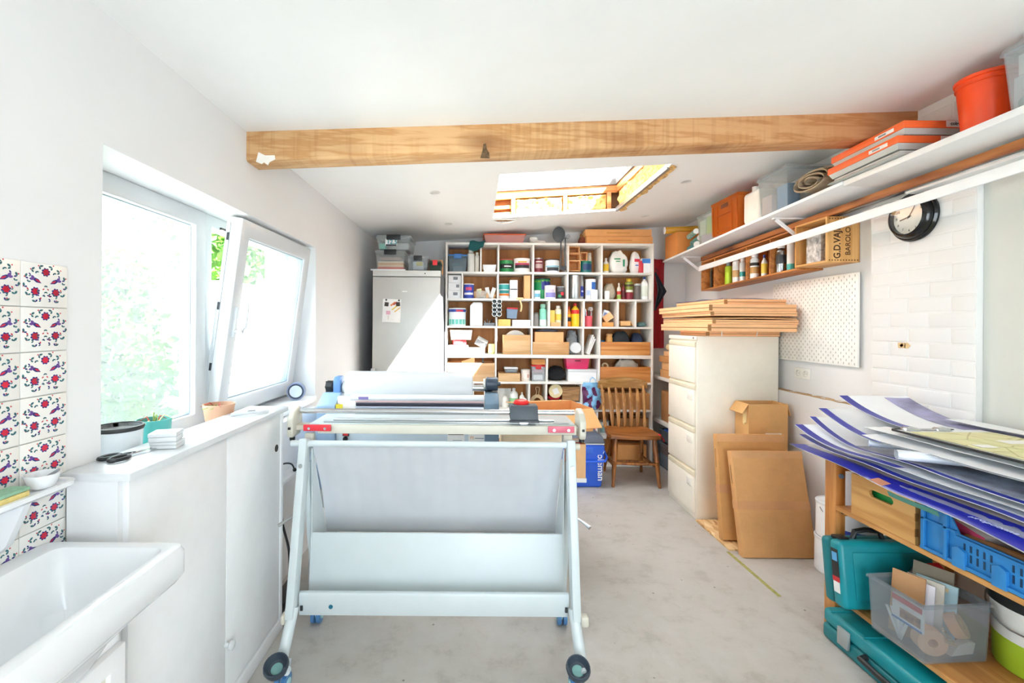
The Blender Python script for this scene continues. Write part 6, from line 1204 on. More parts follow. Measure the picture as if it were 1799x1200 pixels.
def long_thing(name, lab, cat, mat, x, y0, y1, drop, w, h, part='bar'):
    zf = lambda y: zsh(y) - .03 - drop; o = thing(name, lab, cat, (x, (y0 + y1) / 2, zf((y0 + y1) / 2) - h)); strip(W_(o), x - w / 2, x + w / 2, y0, y1, zf, h).build(part, mat, o, bev=.002); return o
long_thing('wooden_plank', 'long reddish brown plank stored under the wall shelf', 'plank', wood('#b4703a', '#8a4a20', 1, .8, .45), 2.095, 1.2, 4.25, .009, .022, .038, 'board')
long_thing('metal_profile', 'long grey metal profile under the reddish brown plank', 'metal profile', metal('#9ea2a3', .4), 2.14, 2.3, 4.25, .035, .03, .02)
long_thing('white_plank', 'long white slat crossing in front of the wooden crates', 'slat', WHITE, 1.99, 1.15, 4.08, .125, .012, .045, 'board')
long_thing('white_trim_board', 'shorter white trim board under the near wall shelf', 'trim board', WHITE, 2.14, 1.2, 2.25, .06, .055, .014, 'board')
o = thing('metal_rod', 'thin steel rod on the white trim board under the wall shelf', 'rod', (2.13, 1.6, zsh(1.6) - .08)); W_(o).tube([(2.13, 1.2, zsh(1.2) - .083), (2.13, 2.0, zsh(2.0) - .083)], .0055, 8).build('rod', STEEL, o)
o = thing('metal_rod', 'thicker grey tube with dark end caps beside the thin steel rod', 'rod', (2.155, 1.5, zsh(1.5) - .08)); W_(o).tube([(2.155, 1.2, zsh(1.2) - .08), (2.155, 1.78, zsh(1.78) - .08)], .009, 10).build('rod', metal('#8b9496', .35), o); W_(o).tube([(2.155, 1.78, zsh(1.78) - .08), (2.155, 1.82, zsh(1.82) - .08)], .011, 10).build('end_cap', DARK, o)
SL = -math.atan(.0393)
def up(x, y): return Vector((x, y, zsh(y) + .001))
# far end: rolls and fabrics
o = thing('poster_tube', 'gold poster tube with a white end at the far end of the wall shelf', 'tube', (2.03, 4.46, zsh(4.46) + .23)); MB().cyl((-.19, .02, .035), (.13, -.05, .035), .034, n=24).build('tube_body', plain('#c9962e', .35), o); MB().cyl((-.194, .021, .035), (-.188, .02, .035), .036, n=24).build('end_cap', WHITE, o)
o = carton('cardboard_box', 'orange brown box under the gold poster tube on the wall shelf', (2.02, 4.47, zsh(4.52) + .002), .24, .28, .226, col=card('#b5743a'), tape=False)
for q, (dx, dz_, r_, c1, lb) in enumerate(((-.09, .03, .03, '#2f7f86', 'lowest teal patterned gift wrap roll on the wall shelf'), (-.055, .085, .028, '#4aa0a0', 'middle patterned gift wrap roll on the wall shelf'), (-.10, .13, .024, '#7fb0a8', 'top patterned gift wrap roll on the wall shelf'))):
    p = (2.02 + dx * .8, 4.16, zsh(4.16) + .004 + (q * .062)); o = thing('gift_wrap_roll', lb, 'gift wrap', p, 0, 'gift wrap rolls on the wall shelf'); MB(tr(0, 0, r_)).cyl((-.01, -.14, 0), (.05, .12, 0), r_, n=20).build('roll', plain(c1, .4, var=.9, sc=45), o); MB(tr(0, 0, r_)).cyl((-.0112, -.146, 0), (-.01, -.14, 0), r_ * .99, n=20).build('roll_end', PAPER, o)
def on_shelf(Y0, Y1, pad=.0): ym = (Y0 + Y1) / 2; return ym, zsh(Y0) + .0015, R(-2.25)
ym, z, a = on_shelf(3.70, 4.0); o = tote('storage_box', 'clear storage box with green contents on the wall shelf', (2.05, 3.86, zsh(3.72) + .002), .26, .27, .25, clear('#dfe8e6', .5, .2, .25), None, contents=((-.5, -.3, -.5, 0, .2, .85, '#b8e07a'), (-.5, 0, -.4, .4, .02, .3, '#b9a8c8'), (-.5, -.42, .05, .5, .3, .8, '#d8ecd8'))); o.rotation_euler.x = 0
oc = thing('orange_crate', 'orange translucent plastic crate on the wall shelf', 'crate', (2.04, 3.515, zsh(3.34) + .0015)); OR = clear('#e8862c', .10, .3, .5)
MB().tub(.26, .36, .262, .006, .275, .375).build('crate_body', OR, oc); MB().frame(-.142, .142, -.192, .192, .012, 0, .02, tr(0, 0, .243) @ Matrix(((1, 0, 0, 0), (0, 0, 1, 0), (0, 1, 0, 0), (0, 0, 0, 1)))).build('rim', OR, oc)
MB().box(-.1385, -.1345, -.05, .05, .195, .228).build('hand_hole', plain('#6a3a14', .6), oc, bev=.002)
for y in (-.17, -.10, .10, .17): MB(ry(-1.6)).box(-.138, -.1305, y - .006, y + .006, .01, .235).build('rib', OR, oc)
for z_ in (.03, .15): MB(ry(-1.6)).box(-.1375, -.1305, -.10, .10, z_, z_ + .01).build('rib', OR, oc)
jc = thing('jerrycan', 'white plastic jerrycan between the orange crate and the clear tub', 'jerrycan', (2.03, 3.215, zsh(3.12) + .0015)); MB().box(-.105, .105, -.095, .095, 0, .225, None).build('can_body', plain('#e9e9e4', .4), jc, bev=.028, seg=4); MB().cyl((-.055, .02, .222), (-.055, .02, .262), .024, n=18).build('screw_cap', plain('#dcdcd6', .4), jc); MB().tube([(-.02, 0, .22), (.0, 0, .25), (.05, 0, .25), (.075, 0, .22)], .011, 8).build('carry_handle', plain('#e9e9e4', .4), jc)
tote('storage_box', 'big clear tub with a white and a blue pack on the wall shelf', (2.055, 2.955, zsh(2.80) + .0015), .31, .30, .27, clear('#e6ecee', .58, .12, .25), clear('#e9eef0', .55, .12, .25), None, contents=((-.5, .1, .1, .5, .02, .45, '#d9c8c8'), (-.5, -.2, -.5, -.1, .02, .55, '#3f8fc0'), (-.1, .45, -.5, .45, .02, .7, '#efeeea')))
o = thing('folded_blanket', 'rolled beige blanket in front of the orange boxes on the wall shelf', 'blanket', (2.04, 2.60, zsh(2.46) + .002)); BL = fabric('#a5937a', 90); P = []
def roll_prof(n=60, a=.085, b=.062, turns=2.6):
    return [(-(a * (1 - t * .78)) * math.cos(2 * math.pi * turns * t), (b * (1 - t * .8)) * math.sin(2 * math.pi * turns * t) + b + .004) for t in [i / n for i in range(n + 1)]]
pr = roll_prof()
MB().grid(lambda u, v: (-.15 + .27 * v + .012 * math.sin(u * 20), pr[min(60, int(u * 60))][0] * 1.6, pr[min(60, int(u * 60))][1]), 60, 8, (0, 0, .009)).build('rolled_cloth', BL, o, smooth=70)
MB().grid(lambda u, v: (-.12 + .26 * v, -.15 + .30 * u, .118 + .045 * u * 0 + .02 * math.sin(u * 3)), 10, 4, .01).build('top_fold', fabric('#8d8270', 90), o)
# orange boxes
OB = plain('#ef6a33', .45); OG = plain('#b9bcb8', .4)
for q, (z, y0, y1, x0, lb) in enumerate(((2.205, 2.045, 2.455, 1.885, 'lower orange box with a grey tray on the wall shelf'), (2.266, 2.03, 2.45, 1.90, 'upper orange box with a grey tray on the wall shelf'))):
    o = thing('orange_box', lb, 'box', ((x0 + 2.225) / 2, (y0 + y1) / 2, z), 0, 'orange boxes on the wall shelf'); o.rotation_euler.x = R(-2.2); w, d = 2.225 - x0, y1 - y0
    MB().tub(w - .03, d - .03, .024, .003, w - .008, d - .008).build('grey_tray', OG, o); b1 = MB().box(-w / 2, w / 2, -d / 2, d / 2, .0245, .058).build('orange_lid', OB, o, bev=.003)
    MB().box(.025, w / 2 - .004, -d / 2 - .0012, -d / 2 - .0002, .028, .055).build('white_label', PAPER, b1); text('colruyt', .022, tr(.075, -d / 2 - .0014, .0425) @ FRONT, PRINT, b1, bold=.0006); MB(tr(.112, -d / 2 - .0015, .049) @ rx(90)).lathe([(0, 0), (.0035, 0), (.003, .0006), (0, .0006)], 10, cap=False).build('red_dot', plain('#e0402c', .4), b1)
    MB().box(-w / 2 - .0012, -w / 2 - .0002, -d / 2 + .05, -d / 2 + .15, .030, .046).build('side_label', PAPER, b1); MB().box(-w / 2 - .0018, -w / 2 - .0013, -d / 2 + .09, -d / 2 + .13, .034, .042).build('print_line', GREY, b1)
o = thing('grey_tray', 'flat grey plastic tray lying under the orange boxes', 'tray', (2.05, 2.24, 2.173)); o.rotation_euler.x = R(-1.5); MB().box(-.175, .17, -.21, .21, 0, .012, None, (-.165, .16, -.20, .20)).build('tray_body', OG, o, bev=.003); MB().box(-.15, .15, -.19, .19, .0125, .026).build('tray_top', plain('#c9ccca', .4), o, bev=.004)
bk = thing('orange_bucket', 'bright orange plastic bucket on the wall shelf', 'bucket', (2.065, 1.845, zsh(1.8) + .001)); BO = plain('#f04a14', .35)
MB().lathe([(0, 0), (.072, 0), (.074, .004), (.093, .225), (.099, .228), (.100, .238), (.096, .242), (.090, .238), (.072, .008), (0, .006)], 36, cap=False).build('bucket_body', BO, bk); MB().lathe([(.0925, .205), (.096, .207), (.096, .212), (.0932, .214)], 36, cap=False).build('rim_band', BO, bk); MB().tube([(.098 * math.cos(R(t)), .098 * math.sin(R(t)) * .4 - .0, .215 - .08 * math.sin(R(t))) for t in range(180, 361, 15)], .003, 6).build('bail_handle', STEEL, bk) if False else None
tt = tote('storage_box', 'clear lidded tub beside the orange bucket at the near end of the shelf', (2.08, 1.535, zsh(1.36) + .002), .27, .33, .255, clear('#e9eef0', .55, .12, .25), clear('#eef2f3', .5, .12, .25), clear('#f0f3f4', .4, .12, .25), contents=((-.5, 0, 0, .5, .02, .5, '#d8d4d8'), (-.5, -.1, .2, .45, .5, .8, '#e8e6e4')))
for y in (.10, .04): MB(tr(-.123, y, .03) @ ry(-90)).lathe([(0, .0), (.016, .001), (.018, -.004), (0, -.006)], 16, cap=False).build('caster', plain('#9aa4a8', .4), tt)

# ------------------------------------------------------------ wooden crates on the wall below
CW = wood('#c9833f', '#a05f28', 1, .9, .5); CWL = wood('#dfae6c', '#c48a48', 2, .8, .5); 
cw = thing('wall_crate_row', 'row of brown wooden pigeonholes on the right wall holding spray cans', 'wall crate', (2.14, 3.53, 1.76)); zb = lambda y: 1.776 - .034 * (y - 2.94); cx0, cx1, cy0_, cy1_ = 2.065, XR - .002, 2.945, 4.20
strip(W_(cw), cx0, cx1, cy0_, cy1_, lambda y: zb(y) + .012, .012).build('bottom_board', CW, cw, bev=.001); strip(W_(cw), cx0, cx1, cy0_, cy1_, lambda y: zb(y) + .27, .012).build('top_board', CW, cw, bev=.001); strip(W_(cw), cx1 - .006, cx1, cy0_, cy1_, lambda y: zb(y) + .258, .245).build('back_board', CW, cw)
for y in (2.951, 3.215, 3.50, 3.97, 4.194): W_(cw).box(cx0, cx1 - .007, y - .006, y + .006, zb(y) + .0125, zb(y) + .2575).build('partition', CW, cw, bev=.001)
GSC = 'cans in the wall crates'
def wc(p, yt, r_, lb, X=2.115, **k):
    v = atx(p, yt, X); z = zb(v.y) + .0135 + .034 * r_; return bottle(k.pop('name', 'spray_can'), lb, k.pop('cat', 'spray can'), (X, v.y, z), r_, min(.225, v.z - z), grp=GSC, **k)
wc(1280, 462, .026, 'lime green rectangular can in the wall crate', body='#b6d832', cap='#6a7a7c', style='tube', lay=1.2); wc(1294, 446, .029, 'white spray can with a tan band beside the lime can', body='#f0efea', cap='#efefec', style='spray', label=[('#c9a06a', .2, .45)]); wc(1305, 452, .022, 'white can with a teal print beside the tan banded can', body='#eef2f0', cap='#f4f4f2', style='spray', label=[('#2f9a98', .2, .4)])
wc(1326, 445, .031, 'white spray can with a black and tan label in the wall crate', body='#f2f1ee', cap='#f4f4f4', style='spray', label=[('#2a2a2a', .5, .62), ('#b98a4a', .2, .45)]); wc(1343, 448, .02, 'small white bottle with a blue cap in the wall crate', body='#f0efe8', cap='#2a3f9a', style='round', label='#e8c84a', name='bottle', cat='bottle')
wc(1359, 434, .026, 'black spray can with flame colours in the wall crate', body='#26282a', cap='#b01c24', style='spray', label=[('#e07a20', .1, .28), ('#d83a1c', .02, .1)]); wc(1373, 428, .032, 'shiny silver spray can in the wall crate', mat=metal('#bfc2c4', .2), cap='#e8e8e6', style='spray', label=[('#3a3c40', .3, .6)]); wc(1390, 405, .024, 'tall white tube with a teal end in the wall crate', body='#eceae6', cap='#c9c7c2', style='tube', label=[('#4ab0a8', .02, .2)])
wc(1241, 470, .012, 'thin dark brown stick standing in the end of the wall crate', body='#4a3424', cap='#4a3424', style='tube', name='stick', cat='stick'); wc(1250, 470, .012, 'thin speckled dark stick beside the brown stick', body='#3a3a30', cap='#6a6a50', style='tube', name='stick', cat='stick')
bb = thing('wine_crate', 'pale wooden wine crate lettered BAROLO on the right wall', 'wine crate', (2.14, 2.80, 1.80)); bx0, bx1, by0, by1, bz0, bz1 = 2.045, XR - .002, 2.665, 2.935, 1.787, 2.055
W_(bb).box(bx0, bx1, by0, by0 + .012, bz0, bz1).build('end_panel', CWL, bb, bev=.001); W_(bb).box(bx0, bx1, by1 - .012, by1, bz0, bz1).build('end_panel', CWL, bb, bev=.001)
for z0 in (bz0, bz1 - .012): W_(bb).box(bx0, bx1, by0 + .0125, by1 - .0125, z0, z0 + .012).build('side_board', wood('#dfae6c', '#c48a48', 1, .8, .5), bb, bev=.001)
W_(bb).box(bx1 - .008, bx1, by0 + .0125, by1 - .0125, bz0 + .0125, bz1 - .0125).build('back_board', wood('#d9a866', '#be8444', 1, .8, .5), bb)
zm = (bz0 + bz1) / 2; cpx = (bx0 + bx1) / 2; BRN = plain('#4a2c14', .8)
text('G.D.VAJRA', .056, tr(Vector((cpx - .035, by0 - .0006, zm - .0)) - bb.location) @ FRONT @ rz(90), BRN, bb, bold=.0012, sx=.86); text('BAROLO', .042, tr(Vector((cpx + .028, by0 - .0006, zm - .01)) - bb.location) @ FRONT @ rz(90), BRN, bb, bold=.0003)
for q in range(11):
    for z_ in (bz0 + .012, bz1 - .012): W_(bb).box(bx0 + .012 + q * .0165, bx0 + .019 + q * .0165, by0 - .001, by0 - .0001, z_ - .0035, z_ + .0035).build('crate_joint', plain('#6d4420', .8), bb)
k = carton('marbled_box', 'grey marbled paper box inside the wine crate', (2.125, 2.80, bz0 + .0135), .12, .12, .185, col=plain('#c9c6c2', .5, var=.45, sc=28), tape=False); 

# ------------------------------------------------------------ clock
p = atx(1607, 381, 2.195); ck = thing('wall_clock', 'round black wall clock with a pale face on the brick pier', 'clock', (2.1988, p.y, p.z)); CT_ = ry(-90) @ rz(180); BLKG = plain('#121212', .15)
MB(CT_).lathe([(.0, 0), (.122, 0), (.124, .012), (.118, .022), (.112, .022), (.108, .034), (.096, .052), (.090, .055), (.086, .050), (.086, .030), (0, .030)], 48, cap=False).build('case', BLKG, ck); MB(CT_).lathe([(0, .031), (.0855, .031)], 40, cap=False).build('dial', plain('#efece2', .35), ck)
DT = Matrix(((0, 0, -1, -.0318), (-1, 0, 0, 0), (0, 1, 0, 0), (0, 0, 0, 1)))
for n_ in range(1, 13): a = R(90 - 30 * n_); text(str(n_), .017, DT @ tr(.068 * math.cos(a), .068 * math.sin(a), 0), PRINT, ck, name='numeral')
for a, L, w in ((58, .068, .003), (192, .05, .005)): MB(DT @ tr(0, 0, .0012) @ Matrix.Rotation(R(a), 4, 'Z')).box(-.012, L, -w / 2, w / 2, 0, .0012).build('hand', plain('#6a4a30', .5), ck)
MB(DT).lathe([(.005, 0), (.005, .004), (0, .004)], 12).build('hub', PRINT, ck); MB(CT_).lathe([(0, .056), (.05, .0545), (.0885, .0525)], 40, cap=False).build('glass', clear('#ffffff', .88, .01), ck)

# ------------------------------------------------------------ pegboard, socket
pb = thing('pegboard', 'white pegboard with rows of slots on the right wall', 'pegboard', (2.22, 3.02, 1.17)); y0, y1, z0, z1 = 2.645, 3.405, 1.172, 1.728
W_(pb).box(2.212, 2.226, y0, y1, z0, z1).build('board', plain('#f0efe9', .45), pb, bev=.004); m = W_(pb)
for i in range(37):
    for j in range(27):
        if (i + j) % 2: continue
        y = y0 + .02 + i * .02; z = z0 + .018 + j * .02; m.box(2.2114, 2.2121, y - .0022, y + .0022, z - .0062, z + .0062)
o = m.build('peg_slots', plain('#a29f98', .8), pb, smooth=0); o['kind'] = 'stuff'
for y in (y0 + .04, y1 - .04): W_(pb).box(2.226, XR - .001, y - .01, y + .01, z0 + .03, z1 - .03).build('spacer', WHITE, pb)
p = atx(1411, 656, XR); so = thing('wall_socket', 'white double wall socket below the pegboard', 'socket', (XR - .001, p.y, p.z))
MB().box(-.008, 0, -.075, .075, -.037, .037).build('plate', plain('#f0efe8', .35), so, bev=.002)
for y in (-.036, .036):
    MB(tr(-.0085, y, 0) @ ry(-90)).lathe([(.021, 0), (.022, .0015), (.019, .0015), (.018, -.003), (0, -.003)], 22, cap=False).build('outlet', plain('#dedcd4', .4), so)
    for dz_ in (-.008, .008): MB(tr(-.009, y + dz_, 0) @ ry(-90)).lathe([(.0026, 0), (0, .0004)], 8, cap=False).build('pin_hole', BLACK, so)
    MB(tr(-.0125, y, .012) @ ry(-90)).cyl((0, 0, 0), (0, 0, .006), .0022, n=8).build('earth_pin', STEEL, so)

# ------------------------------------------------------------ storage rack at the right
RK = wood('#cf8f4c', '#b06f30', 2, .9, .5); RKY = wood('#d39a58', '#b5793a', 1, .9, .5)
rk = thing('storage_rack', 'orange pine storage rack along the right wall in the foreground', 'rack', (1.92, 1.5, 0)); rx0, rx1, ry0, ry1 = 1.645, 2.19, .80, 2.145
for x in (rx0, rx1 - .045):
    for y in (ry0, ry1 - .065): W_(rk).box(x, x + .045, y, y + .065, 0, .79).build('post', RK, rk, bev=.003)
RS1, RS2, RT = .592, .192, .815
for z, nm in ((RS1, 'shelf_board'), (RS2, 'shelf_board')): W_(rk).box(rx0 - .004, rx1, ry0 + .0, ry1 - .068, z - .02, z).build(nm, RKY, rk, bev=.002)
for y in (ry0 + .02, ry1 - .045): 
    for z in (RS1 - .06, RS2 - .06, .74): W_(rk).box(rx0 + .046, rx1 - .046, y, y + .022, z, z + .039).build('cross_bar', RK, rk, bev=.002)
W_(rk).box(rx0 - .01, rx1, ry0, ry1, .792, RT).build('top_board', RKY, rk, bev=.002)
W_(rk).cyl((rx0 + .022, ry1 - .0655, .725), (rx0 + .022, ry1 - .074, .725), .011, n=6).build('bolt', plain('#7fa0c8', .35, metal=.6), rk); W_(rk).cyl((rx0 + .03, ry1 - .0655, .56), (rx0 + .03, ry1 - .07, .56), .008, n=6).build('bolt', DARK, rk)
# finger jointed box
fb = thing('jointed_box', 'finger jointed pine box with a green thing inside on the rack', 'wooden box', (1.76, 1.845, RS1 + .001)); PW = wood('#d9a765', '#c08a48', 1, .8, .45); PWX = wood('#d3a05e', '#b98242', 0, .8, .45); a0, a1, b0, b1, hh = -.118, .22, -.145, .145, .175
hole = [(-.045, .108), (.045, .108), (.055, .118), (.055, .128), (.045, .138), (-.045, .138), (-.055, .128), (-.055, .118)]
def holed_board(m, T, w0, w1, h, t, poly):
    out = [(w0, 0), (w1, 0), (w1, h), (w0, h)]; n = len(poly)
    # ring between outline and slot: corner fans, one connected board
    vs = [(x, z, k * t) for k in (0, 1) for x, z in out + poly]; N = 4 + n; fs = []
    seq = {0: (7, 0), 1: (1, 2), 2: (3, 4), 3: (5, 6)}
    for k in (0, 1):
        o_ = k * N
        faces = [(0, 1, 4 + 1, 4 + 0), (1, 5, 6), (1, 2, 4 + 3, 4 + 2), (2, 8, 7)[::-1], (2, 3, 4 + 5, 4 + 4), (3, 9, 10), (3, 0, 4 + 7, 4 + 6), (0, 4, 11)]
        fs += [tuple(o_ + i for i in f) for f in faces]
    fs += [(i, (i + 1) % 4, N + (i + 1) % 4, N + i) for i in range(4)] + [(4 + i, 4 + (i + 1) % n, N + 4 + (i + 1) % n, N + 4 + i) for i in range(n)]
    return m.add(vs, fs, T)
holed_board(MB(), Matrix(((0, 0, 1, a0), (1, 0, 0, 0), (0, 1, 0, 0), (0, 0, 0, 1))), b0, b1, hh, .012, hole).build('front_board', PW, fb)
MB().box(a1 - .012, a1, b0, b1, 0, hh).build('back_board', PW, fb); MB().box(a0 + .012, a1 - .012, b0, b0 + .012, 0, hh).build('end_board', PWX, fb, bev=.001); MB().box(a0 + .012, a1 - .012, b1 - .012, b1, 0, hh).build('end_board', PWX, fb, bev=.001); MB().box(a0 + .012, a1 - .012, b0 + .012, b1 - .012, 0, .008).build('bottom_board', PW, fb)
for q in range(6):
    if q % 2: MB().box(a0 - .0006, a0 + .012, b0 - .0008, b0 + .002, q * hh / 6, (q + 1) * hh / 6).build('joint_finger', plain('#9a6a34', .6), fb)
MB().box(a0 + .03, a1 - .05, b0 + .03, b1 - .03, .009, .15).build('green_case', plain('#1f9a4a', .4), fb, bev=.006)
# blue plastic crate
bc = thing('blue_crate', 'blue plastic stacking crate with slots on the rack shelf', 'crate', (1.86, 1.42, RS1 + .001)); BC = plain('#2f86c9', .4, var=.06); cx, dx, H = .215, .255, .165
def wall_slots(T, w, h, dip):
    m = MB(T); pts = [(-w, 0), (w, 0), (w, h), (w * .62, h), (w * .5, h - dip), (-w * .5, h - dip), (-w * .62, h), (-w, h)] if dip else [(-w, 0), (w, 0), (w, h), (-w, h)]
    m.prism(pts, 0, .006); return m
FA = Matrix(((0, 0, 1, -cx), (1, 0, 0, 0), (0, 1, 0, 0), (0, 0, 0, 1))); FBk = Matrix(((0, 0, -1, cx), (1, 0, 0, 0), (0, 1, 0, 0), (0, 0, 0, 1))); EN = Matrix(((1, 0, 0, 0), (0, 0, 1, -dx), (0, 1, 0, 0), (0, 0, 0, 1))); EF = Matrix(((1, 0, 0, 0), (0, 0, -1, dx), (0, 1, 0, 0), (0, 0, 0, 1)))
for T, w, dp in ((FA, dx, .055), (FBk, dx, .055), (EN, cx - .007, 0), (EF, cx - .007, 0)):
    s_ = wall_slots(T, w, H, dp).build('crate_wall', BC, bc, bev=.001)
MB().box(-cx + .007, cx - .007, -dx + .007, dx - .007, 0, .006).build('crate_floor', BC, bc)
for T, w in ((FA, dx),):
    for x in (-.245, -.165, .165, .245): MB(T).box(x - .006, x + .006, .004, H - .002, -.012, -.0002).build('rib', BC, bc, bev=.001)
    MB(T).box(-dx, dx, H - .062 if False else .004, .016, -.010, -.0002).build('rib', BC, bc, bev=.001); MB(T).box(-.25, -.13, H - .052, H - .046, -.012, -.0002).build('rib', BC, bc); MB(T).box(.13, .25, H - .052, H - .046, -.012, -.0002).build('rib', BC, bc); MB(T).box(-.13, .13, .098, .105, -.012, -.0002).build('rib', BC, bc)
    for g in (-.07, .07):
        for i in range(5):
            for j in range(2): MB(T).box(g - .04 + i * .02 - .003, g - .04 + i * .02 + .003, .03 + j * .034, .056 + j * .03, -.0012, -.0003).build('slot', plain('#123a5a', .6), bc)
    MB(T).prism([(.10, .0), (.14, 0), (.14, .06), (.12, .07), (.10, .06)], -.013, -.0003).build('latch_tab', BC, bc, bev=.001); MB(T).prism([(-.02, .0), (.02, 0), (.02, .06), (0, .07), (-.02, .06)], -.013, -.0003).build('latch_tab', BC, bc, bev=.001)
o = thing('pink_packet', 'pink and white packet lying in the blue crate', 'packet', (1.80, 1.58, RS1 + .022)); MB(rx(12)).box(-.11, .09, -.05, .06, .0, .105).build('packet_body', plain('#eee9ea', .5), o, bev=.003); MB(rx(12)).box(-.1112, -.11, -.05, .06, .05, .105).build('pink_band', plain('#e0507a', .5), o)
o = thing('wooden_stick', 'rounded wooden stick lying across the blue crate', 'stick', (1.72, 1.40, RS1 + .009)); MB().tube([(-.035, .16, .085), (-.03, 0, .09), (-.03, -.14, .085)], [.013, .015, .012], 10).build('stick', wood('#b98a5c', '#8f6236', 1), o); MB().box(-.05, -.01, -.02, .02, 0, .07).build('support_block', KRAFT, o)
blob('grey_bundle', 'crumpled grey plastic bundle in the blue crate', 'bundle', (1.86, 1.36, RS1 + .008), .2, .2, .12, plain('#c9c6c0', .4, var=.15), 61, .25, part='bundle')

# white bottle behind the post, white buckets on the floor
o = can('white_bin', 'tall white bin with a blue band standing past the rack post', 'bin', (1.90, 2.285, .001), .105, .74, body='#e3e7f0', lid='#eef0f4', band=('#2a3fa0', .50, .55))
o = can('white_bucket', 'lower of two stacked white buckets behind the rack post', 'bucket', (2.075, 2.62, .001), .10, .20, body='#eceef0', lid='#e4e8ec', grp='white buckets past the rack'); o = can('white_bucket', 'upper white bucket with a wire handle behind the rack post', 'bucket', (2.075, 2.62, .203), .095, .20, body='#f0f1f2', lid='#e9ecef', bail=True, grp='white buckets past the rack')
# teal tool cases
TEAL = plain('#0a8a94', .4, var=.08); TEALD = plain('#08757d', .45)
tc = thing('tool_case', 'upright teal power tool case with a black handle on the rack', 'tool case', (1.555, 1.975, RS2 + .012), 0); tc.rotation_euler = (R(-7), 0, R(0))
MB().box(0, .40, -.065, .0, 0.0, .275).build('front_shell', TEAL, tc, bev=.018, seg=3); MB().box(0.003, .397, .0005, .055, 0.0, .272).build('rear_shell', TEALD, tc, bev=.018, seg=3)
MB().box(.05, .35, -.070, -.0655, .04, .235).build('embossed_panel', TEAL, tc, bev=.004); MB().box(-.0012, -.0002, -.050, -.012, .12, .24).build('dark_label', plain('#16181c', .35), tc); MB().box(-.0018, -.0012, -.050, -.012, .105, .125).build('red_label_band', plain('#c8242c', .4), tc); MB().box(-.0016, -.0010, -.048, -.014, .06, .104).build('white_label_band', plain('#e9e9e6', .4), tc); MB().box(-.0019, -.0012, -.045, -.017, .19, .225).build('blue_label_print', plain('#5fa8d8', .4), tc)
MB().tube([(.10, -.01, .268), (.11, -.012, .305), (.16, -.012, .312), (.22, -.012, .305), (.23, -.01, .268)], .011, 10).build('handle', BLACK, tc)
for x in (.05, .30): MB().box(x - .022, x + .022, -.03, .02, .268, .284).build('latch', BLACK, tc, bev=.003)
t2 = thing('tool_case', 'long teal tool case lying on the floor under the rack', 'tool case', (1.585, 1.78, .0)); 
MB().box(0, .36, -.62, .30, .0, .068).build('lower_shell', TEALD, t2, bev=.016, seg=3); MB().box(0.002, .358, -.618, .298, .0685, .135).build('upper_shell', TEAL, t2, bev=.018, seg=3)
for y in (.17, -.30): MB().box(-.012, .002, y - .028, y + .028, .035, .11).build('latch', plain('#9aa09e', .4), t2, bev=.003)
MB().tube([(-.002, .06, .07), (-.03, .055, .068), (-.034, -.03, .066), (-.034, -.16, .066), (-.03, -.245, .068), (-.002, -.25, .07)], .012, 10).build('handle', BLACK, t2); MB().tube([(-.004, -.35, .06), (-.016, -.36, .075), (-.016, -.43, .075), (-.004, -.44, .06)], .004, 6).build('wire_latch', CHROME, t2)
for y in (.25, .08, -.28): MB().box(.0, .34, y - .004, y + .004, .134, .139).build('shell_ridge', TEAL, t2, bev=.001)
# clear box of odds and ends
cbx = tote('storage_box', 'clear storage box of tape rolls and papers on the lower rack shelf', (1.73, 1.745, RS2 + .002), .27, .225, .215, clear('#cdd6dc', .62, .12, .25), None, rot=4, taper=.9)
MB().box(-.118, -.108, -.09, .02, .10, .19, None).build('box_label', plain('#e8e4e0', .5), cbx); MB().box(-.1195, -.1182, -.09, .02, .17, .19).build('red_label_strip', plain('#d02c30', .5), cbx); MB().box(-.1195, -.1182, -.085, -.01, .115, .15).build('label_picture', plain('#a8785a', .5, var=.5, sc=60), cbx); MB().box(-.1195, -.1182, -.09, .02, .10, .107).build('blue_label_strip', plain('#2a6ab0', .5), cbx)
def inbox(name, lab, cat, x, y, z, build): o = thing(name, lab, cat, cbx.matrix_basis @ Vector((x, y, z))); build(o); return o
inbox('tape_roll', 'brown paper tape roll at the bottom of the clear box', 'tape roll', -.05, -.055, .006, lambda o: (MB(tr(0, 0, .048) @ rz(-15) @ rx(90)).lathe([(.018, -.02), (.047, -.02), (.047, .02), (.018, .02), (.018, -.02)], 28, cap=False).build('roll_body', card('#c49a78'), o), MB(tr(0, 0, .048) @ rz(-15) @ rx(90)).lathe([(.016, -.021), (.019, -.021), (.019, .021), (.016, .021), (.016, -.021)], 20, cap=False).build('core', KRAFT3, o)))
inbox('tape_roll', 'tan tape roll tilted against the back of the clear box', 'tape roll', .062, -.052, .062, lambda o: (MB(tr(0, 0, .04) @ rz(40) @ rx(60)).lathe([(.017, -.018), (.042, -.018), (.042, .018), (.017, .018), (.017, -.018)], 26, cap=False).build('roll_body', card('#b98a64'), o), MB(tr(0, 0, .04) @ rz(40) @ rx(60)).lathe([(.015, -.019), (.018, -.019), (.018, .019), (.015, .019), (.015, -.019)], 20, cap=False).build('core', KRAFT, o)))
inbox('white_box', 'torn white packet at the bottom right of the clear box', 'packet', .055, -.07, .008, lambda o: MB(rz(5)).prism([(-.05, 0), (.04, .005), (.05, .045), (.02, .05), (-.02, .04)], -.012, .012, rx(90)).build('packet_body', plain('#e9e4dc', .6), o, bev=.002))
